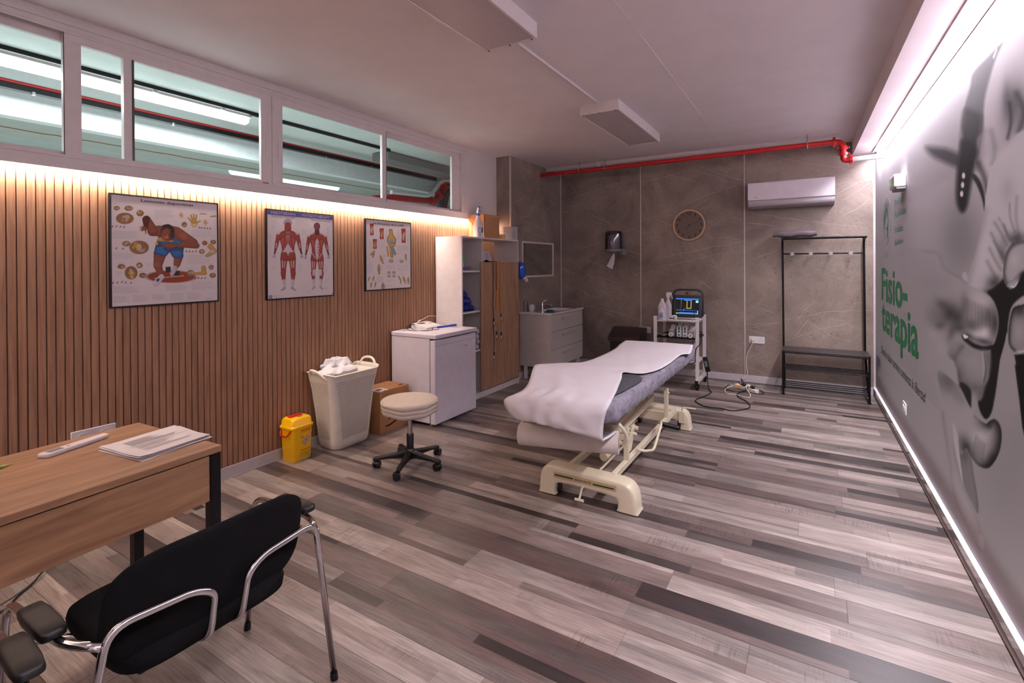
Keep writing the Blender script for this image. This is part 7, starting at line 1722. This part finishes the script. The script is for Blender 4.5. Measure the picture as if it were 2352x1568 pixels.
mb = MB(); mb.box(-1.40, -.985, 2.86, 2.90, .495, .535); obj('cross_bar', mb, CREAM, t, bevel=.003)
mb = MB(); mb.tube([(-1.21, 3.30, .20), (-1.20, 3.75, .26), (-1.19, 4.25, .50)], .022, 12); mb.tube([(-1.215, 3.2, .19), (-1.21, 3.30, .20)], .030, 12); obj('gas_spring', mb, CREAM, t)
mb = MB(); mb.prism([(-1.10, 3.34, .19), (-1.10, 3.42, .19), (-1.10, 3.52, .34), (-1.10, 3.46, .36)], (.008, 0, 0)); mb.cyl((-1.12, 3.50, .325), (-1.07, 3.50, .325), .014, 12); mb.cyl((-1.12, 3.47, .29), (-1.07, 3.47, .29), .012, 12); obj('pivot_plate', mb, CREAM, t, doubles=False)
mb = MB(); mb.tube([(-1.235, 2.83, .045), (-1.235, 2.88, .10), (-1.21, 3.1, .13), (-1.20, 3.6, .15)], .007, 8); mb.tube([(-1.262, 2.83, .045), (-1.205, 2.83, .045)], .009, 8); obj('pedal_rod', mb, CREAM, t)
# side lever, foot pedal, crank
mb = MB(); mb.tube(fillet([(-1.04, 3.95, .245), (-.985, 3.82, .285), (-.985, 3.60, .150), (-1.0, 3.42, .20), (-1.05, 3.40, .21)], .05, 6), .010, 10); obj('side_lever', mb, CREAM, t, smooth=True)
mb = MB(); mb.tube([(-1.05, 4.10, .19), (-.93, 4.14, .165)], .020, 12); obj('pedal_grip', mb, BLACKM, t)
mb = MB(); mb.tube(fillet([(-1.00, 4.63, .09), (-1.00, 4.58, .215), (-.88, 4.58, .215)], .02, 4), .006, 8); mb.box(-1.03, -.98, 4.585, 4.60, .07, .17); obj('crank', mb, CREAM, t, doubles=False)
# mattress with grey non-woven cover
mx0, mx1, my0, my1, mz0, mz1 = -1.452, -.896, 2.515, 4.665, .645, .752
mb = MB(); rings = []
rr = random.Random(6)
for z, ins in ((mz0+.004, .03), (mz0, .012), (mz0+.012, .002), (mz0+.045, 0), (mz1-.03, .0), (mz1-.010, .008), (mz1, .03), (mz1+.001, .12), (mz1+.001, .26)):
    ring = []
    base_ = rrect((mx0+mx1)/2, (my0+my1)/2, (mx1-mx0)/2-ins, (my1-my0)/2-ins, max(.055-ins*.3, .008), 0, 6)
    # densify long edges for wrinkles
    dense = []
    for i in range(len(base_)):
        a, b = Vector(base_[i-1]), Vector(base_[i]); n_ = max(1, int((b-a).length/.035))
        for k in range(n_): dense.append(a.lerp(b, k/n_))
    for p in dense: 
        wv = .004*math.sin(p.y*41+z*60)+.003*math.sin(p.y*97+p.x*30)
        ring.append((p.x+(wv if ins < .05 else 0), p.y+(.003*math.sin(p.x*60) if ins < .05 else 0), z+.002*math.sin(p.y*33+p.x*20)))
    rings.append(ring)
# rings have equal count? rebuild with a fixed parametrisation
N_ = 240
def resample(ring, n_):
    P = [Vector(p) for p in ring]; Ls = [0]
    for i in range(len(P)): Ls.append(Ls[-1]+(P[(i+1) % len(P)]-P[i]).length)
    # start at angle reference
    out = []; T = Ls[-1]; j = 0
    for k in range(n_):
        d_ = T*k/n_
        while Ls[j+1] < d_: j += 1
        f = (d_-Ls[j])/max(Ls[j+1]-Ls[j], 1e-9); out.append(P[j].lerp(P[(j+1) % len(P)], f))
    return out
mb.loft([resample(r_, N_) for r_ in rings]); mt = obj('mattress', mb, GREYF, t, smooth=True)
mb = MB(); P_ = [(mx1+.003+.002*math.sin(k*1.7), my0+.12+k*.05, mz0+.055+.010*math.sin(k*.35)+.012*math.sin(k*.13)) for k in range(40)]; mb.tube(P_, .0016, 5); obj('cover_seam', mb, mat('cover_seam', '#938d9a', .9), mt)

# charcoal pad lying on the couch
mb = MB(); zc = mz1+.003
P_ = [(-1.10, 3.20), (-1.02, 3.232), (-.955, 3.195), (-.928, 3.13), (-.925, 3.04), (-.945, 2.74), (-.98, 2.66), (-1.12, 2.66), (-1.20, 2.72), (-1.22, 3.10)]
P_ = [(p.x, p.y) for p in catmull([(a, b, 0) for a, b in P_], 4, True)]
cen = Vector((sum(p[0] for p in P_)/len(P_), sum(p[1] for p in P_)/len(P_)))
rings = [[(cen.x+(p[0]-cen.x)*s_, cen.y+(p[1]-cen.y)*s_, zc+z) for p in P_] for s_, z in ((.97, 0), (1, .003), (1, .010), (.97, .013))]
mb.loft(rings); tag(obj('foam_pad', mb, DGREY, None, smooth=60), 'charcoal foam pad peeking out from under the white couch paper', 'pad')

# paper sheet over the couch: rows from head end to foot end
rows = [  # left, middle, right
 ((-1.530, 4.62, .768), (-1.22, 4.64, .772), (-.915, 4.635, .772)),
 ((-1.515, 4.48, .768), (-1.20, 4.50, .770), (-.886, 4.46, .770)),
 ((-1.495, 4.34, .768), (-1.17, 4.34, .774), (-.866, 4.27, .757)),
 ((-1.470, 4.20, .768), (-1.19, 4.20, .772), (-.896, 4.12, .768)),
 ((-1.452, 3.95, .768), (-1.19, 3.93, .766), (-.900, 3.90, .766)),
 ((-1.436, 3.72, .770), (-1.18, 3.70, .767), (-.897, 3.70, .768)),
 ((-1.432, 3.56, .773), (-1.18, 3.52, .770), (-.910, 3.46, .768)),
 ((-1.459, 3.39, .777), (-1.21, 3.38, .774), (-.955, 3.31, .769)),
 ((-1.510, 3.29, .787), (-1.26, 3.27, .778), (-1.01, 3.245, .772)),
 ((-1.560, 3.13, .806), (-1.30, 3.15, .786), (-1.075, 3.20, .776)),
 ((-1.600, 2.97, .822), (-1.29, 3.02, .788), (-1.035, 3.05, .776)),
 ((-1.560, 2.84, .812), (-1.26, 2.86, .786), (-.995, 2.88, .775)),
 ((-1.490, 2.66, .778), (-1.22, 2.70, .780), (-.955, 2.72, .772)),
 ((-1.475, 2.56, .757), (-1.20, 2.56, .774), (-.925, 2.58, .772)),
 ((-1.500, 2.50, .735), (-1.21, 2.475, .757), (-.908, 2.495, .768)),
 ((-1.561, 2.49, .700), (-1.22, 2.44, .710), (-.915, 2.455, .735)),
 ((-1.540, 2.475, .655), (-1.21, 2.432, .665), (-.928, 2.45, .680)),
 ((-1.475, 2.475, .603), (-1.20, 2.435, .625), (-.934, 2.452, .630)),
 ((-1.435, 2.500, .596), (-1.17, 2.450, .600), (-.936, 2.460, .580)),
 ((-1.44, 2.56, .585), (-1.18, 2.52, .580), (-.95, 2.52, .560)),
 ((-1.50, 2.66, .535), (-1.24, 2.66, .535), (-.985, 2.68, .520)),
 ((-1.55, 2.735, .503), (-1.27, 2.79, .503), (-.99, 2.83, .505))]
nu, sub_ = 24, 4
cl = [catmull([r_[k] for r_ in rows], sub_) for k in range(3)]
mb = MB(); G = []
for i in range(len(cl[0])):
    A, Bm, Cc = cl[0][i], cl[1][i], cl[2][i]; row_ = []
    for j in range(nu+1):
        u = j/nu; p = A*(2*(u-.5)*(u-1))+Bm*(4*u*(1-u))+Cc*(2*u*(u-.5))
        fi = i/sub_
        wr = .0025*math.sin(u*9+fi*1.3)+.002*math.sin(u*21-fi*2.1)
        if fi < 9: wr *= .35+.5*(fi > 3)
        if 9 <= fi <= 14: wr += .010*math.exp(-((u-.25-.04*(fi-9))/.07)**2)*math.sin(PI*(fi-8.5)/6)
        if 13 <= fi <= 18: wr += .007*math.sin(u*34+fi)*math.exp(-((u-.35)/.3)**2)
        row_.append(p+(Vector((0, -wr, 0)) if 14.5 < fi < 19 else Vector((0, 0, wr))))
    G.append(row_)
V = [[mb.bm.verts.new(p) for p in r_] for r_ in G]
for a, b in zip(V, V[1:]):
    for k in range(nu): mb.face([a[k], a[k+1], b[k+1], b[k]])
o = obj('couch_paper', mb, PAPER, None, smooth=True)
md = o.modifiers.new('t', 'SOLIDIFY'); md.thickness = .0012
tag(o, 'white paper sheet rumpled over the couch and hanging over its foot end', 'paper sheet')
# the roll it comes from
t2 = thing('paper_roll', 'big roll of white couch paper hung under the foot end of the couch', 'paper roll', (-1.28, 2.78, .43))
A, B_ = Vector((-1.585, 2.71, .432)), Vector((-.985, 2.85, .437)); d_ = (B_-A).normalized(); rq = d_.to_track_quat('Z', 'Y').to_matrix().to_4x4()
L_ = (B_-A).length
mb = MB(); mb.lathe([(.022, 0), (.064, 0), (.068, .004), (.068, L_-.003), (.066, L_), (.036, L_+.001), (.034, L_), (.022, L_-.03)], (0, 0, 0), 36)
for v in mb.bm.verts: v.co = A+(rq @ v.co)
obj('paper', mb, ROLLP, t2)
mb = MB(); mb.lathe([(.034, L_+.0015), (.022, L_+.0015), (.021, L_-.02), (.001, L_-.02)], (0, 0, 0), 24)
for v in mb.bm.verts: v.co = A+(rq @ v.co)
obj('cardboard_core', mb, mat('core_beige', '#b9a593', .8), t2)
mb = MB(); mb.tube(catmull([(-1.08, 2.88, .545), (-1.01, 2.83, .575), (-.965, 2.80, .560), (-.935, 2.82, .510), (-.945, 2.84, .455), (-.975, 2.85, .437), (-1.05, 2.835, .437)], 6), .011, 10)
mb.tube(catmull([(-1.42, 2.90, .54), (-1.53, 2.82, .535), (-1.575, 2.76, .505), (-1.592, 2.715, .46), (-1.572, 2.712, .432)], 6), .011, 10)
obj('roll_holder', mb, CREAM, t, smooth=True)
bpy.context.scene.view_settings.view_transform = 'Standard'
bpy.context.scene.view_settings.look = 'None'
bpy.context.scene.view_settings.exposure = EXPO
bpy.context.scene.view_settings.gamma = 1.0
cy = bpy.context.scene.cycles
cy.max_bounces = 8; cy.diffuse_bounces = 4; cy.glossy_bounces = 3; cy.transmission_bounces = 4; cy.transparent_max_bounces = 8
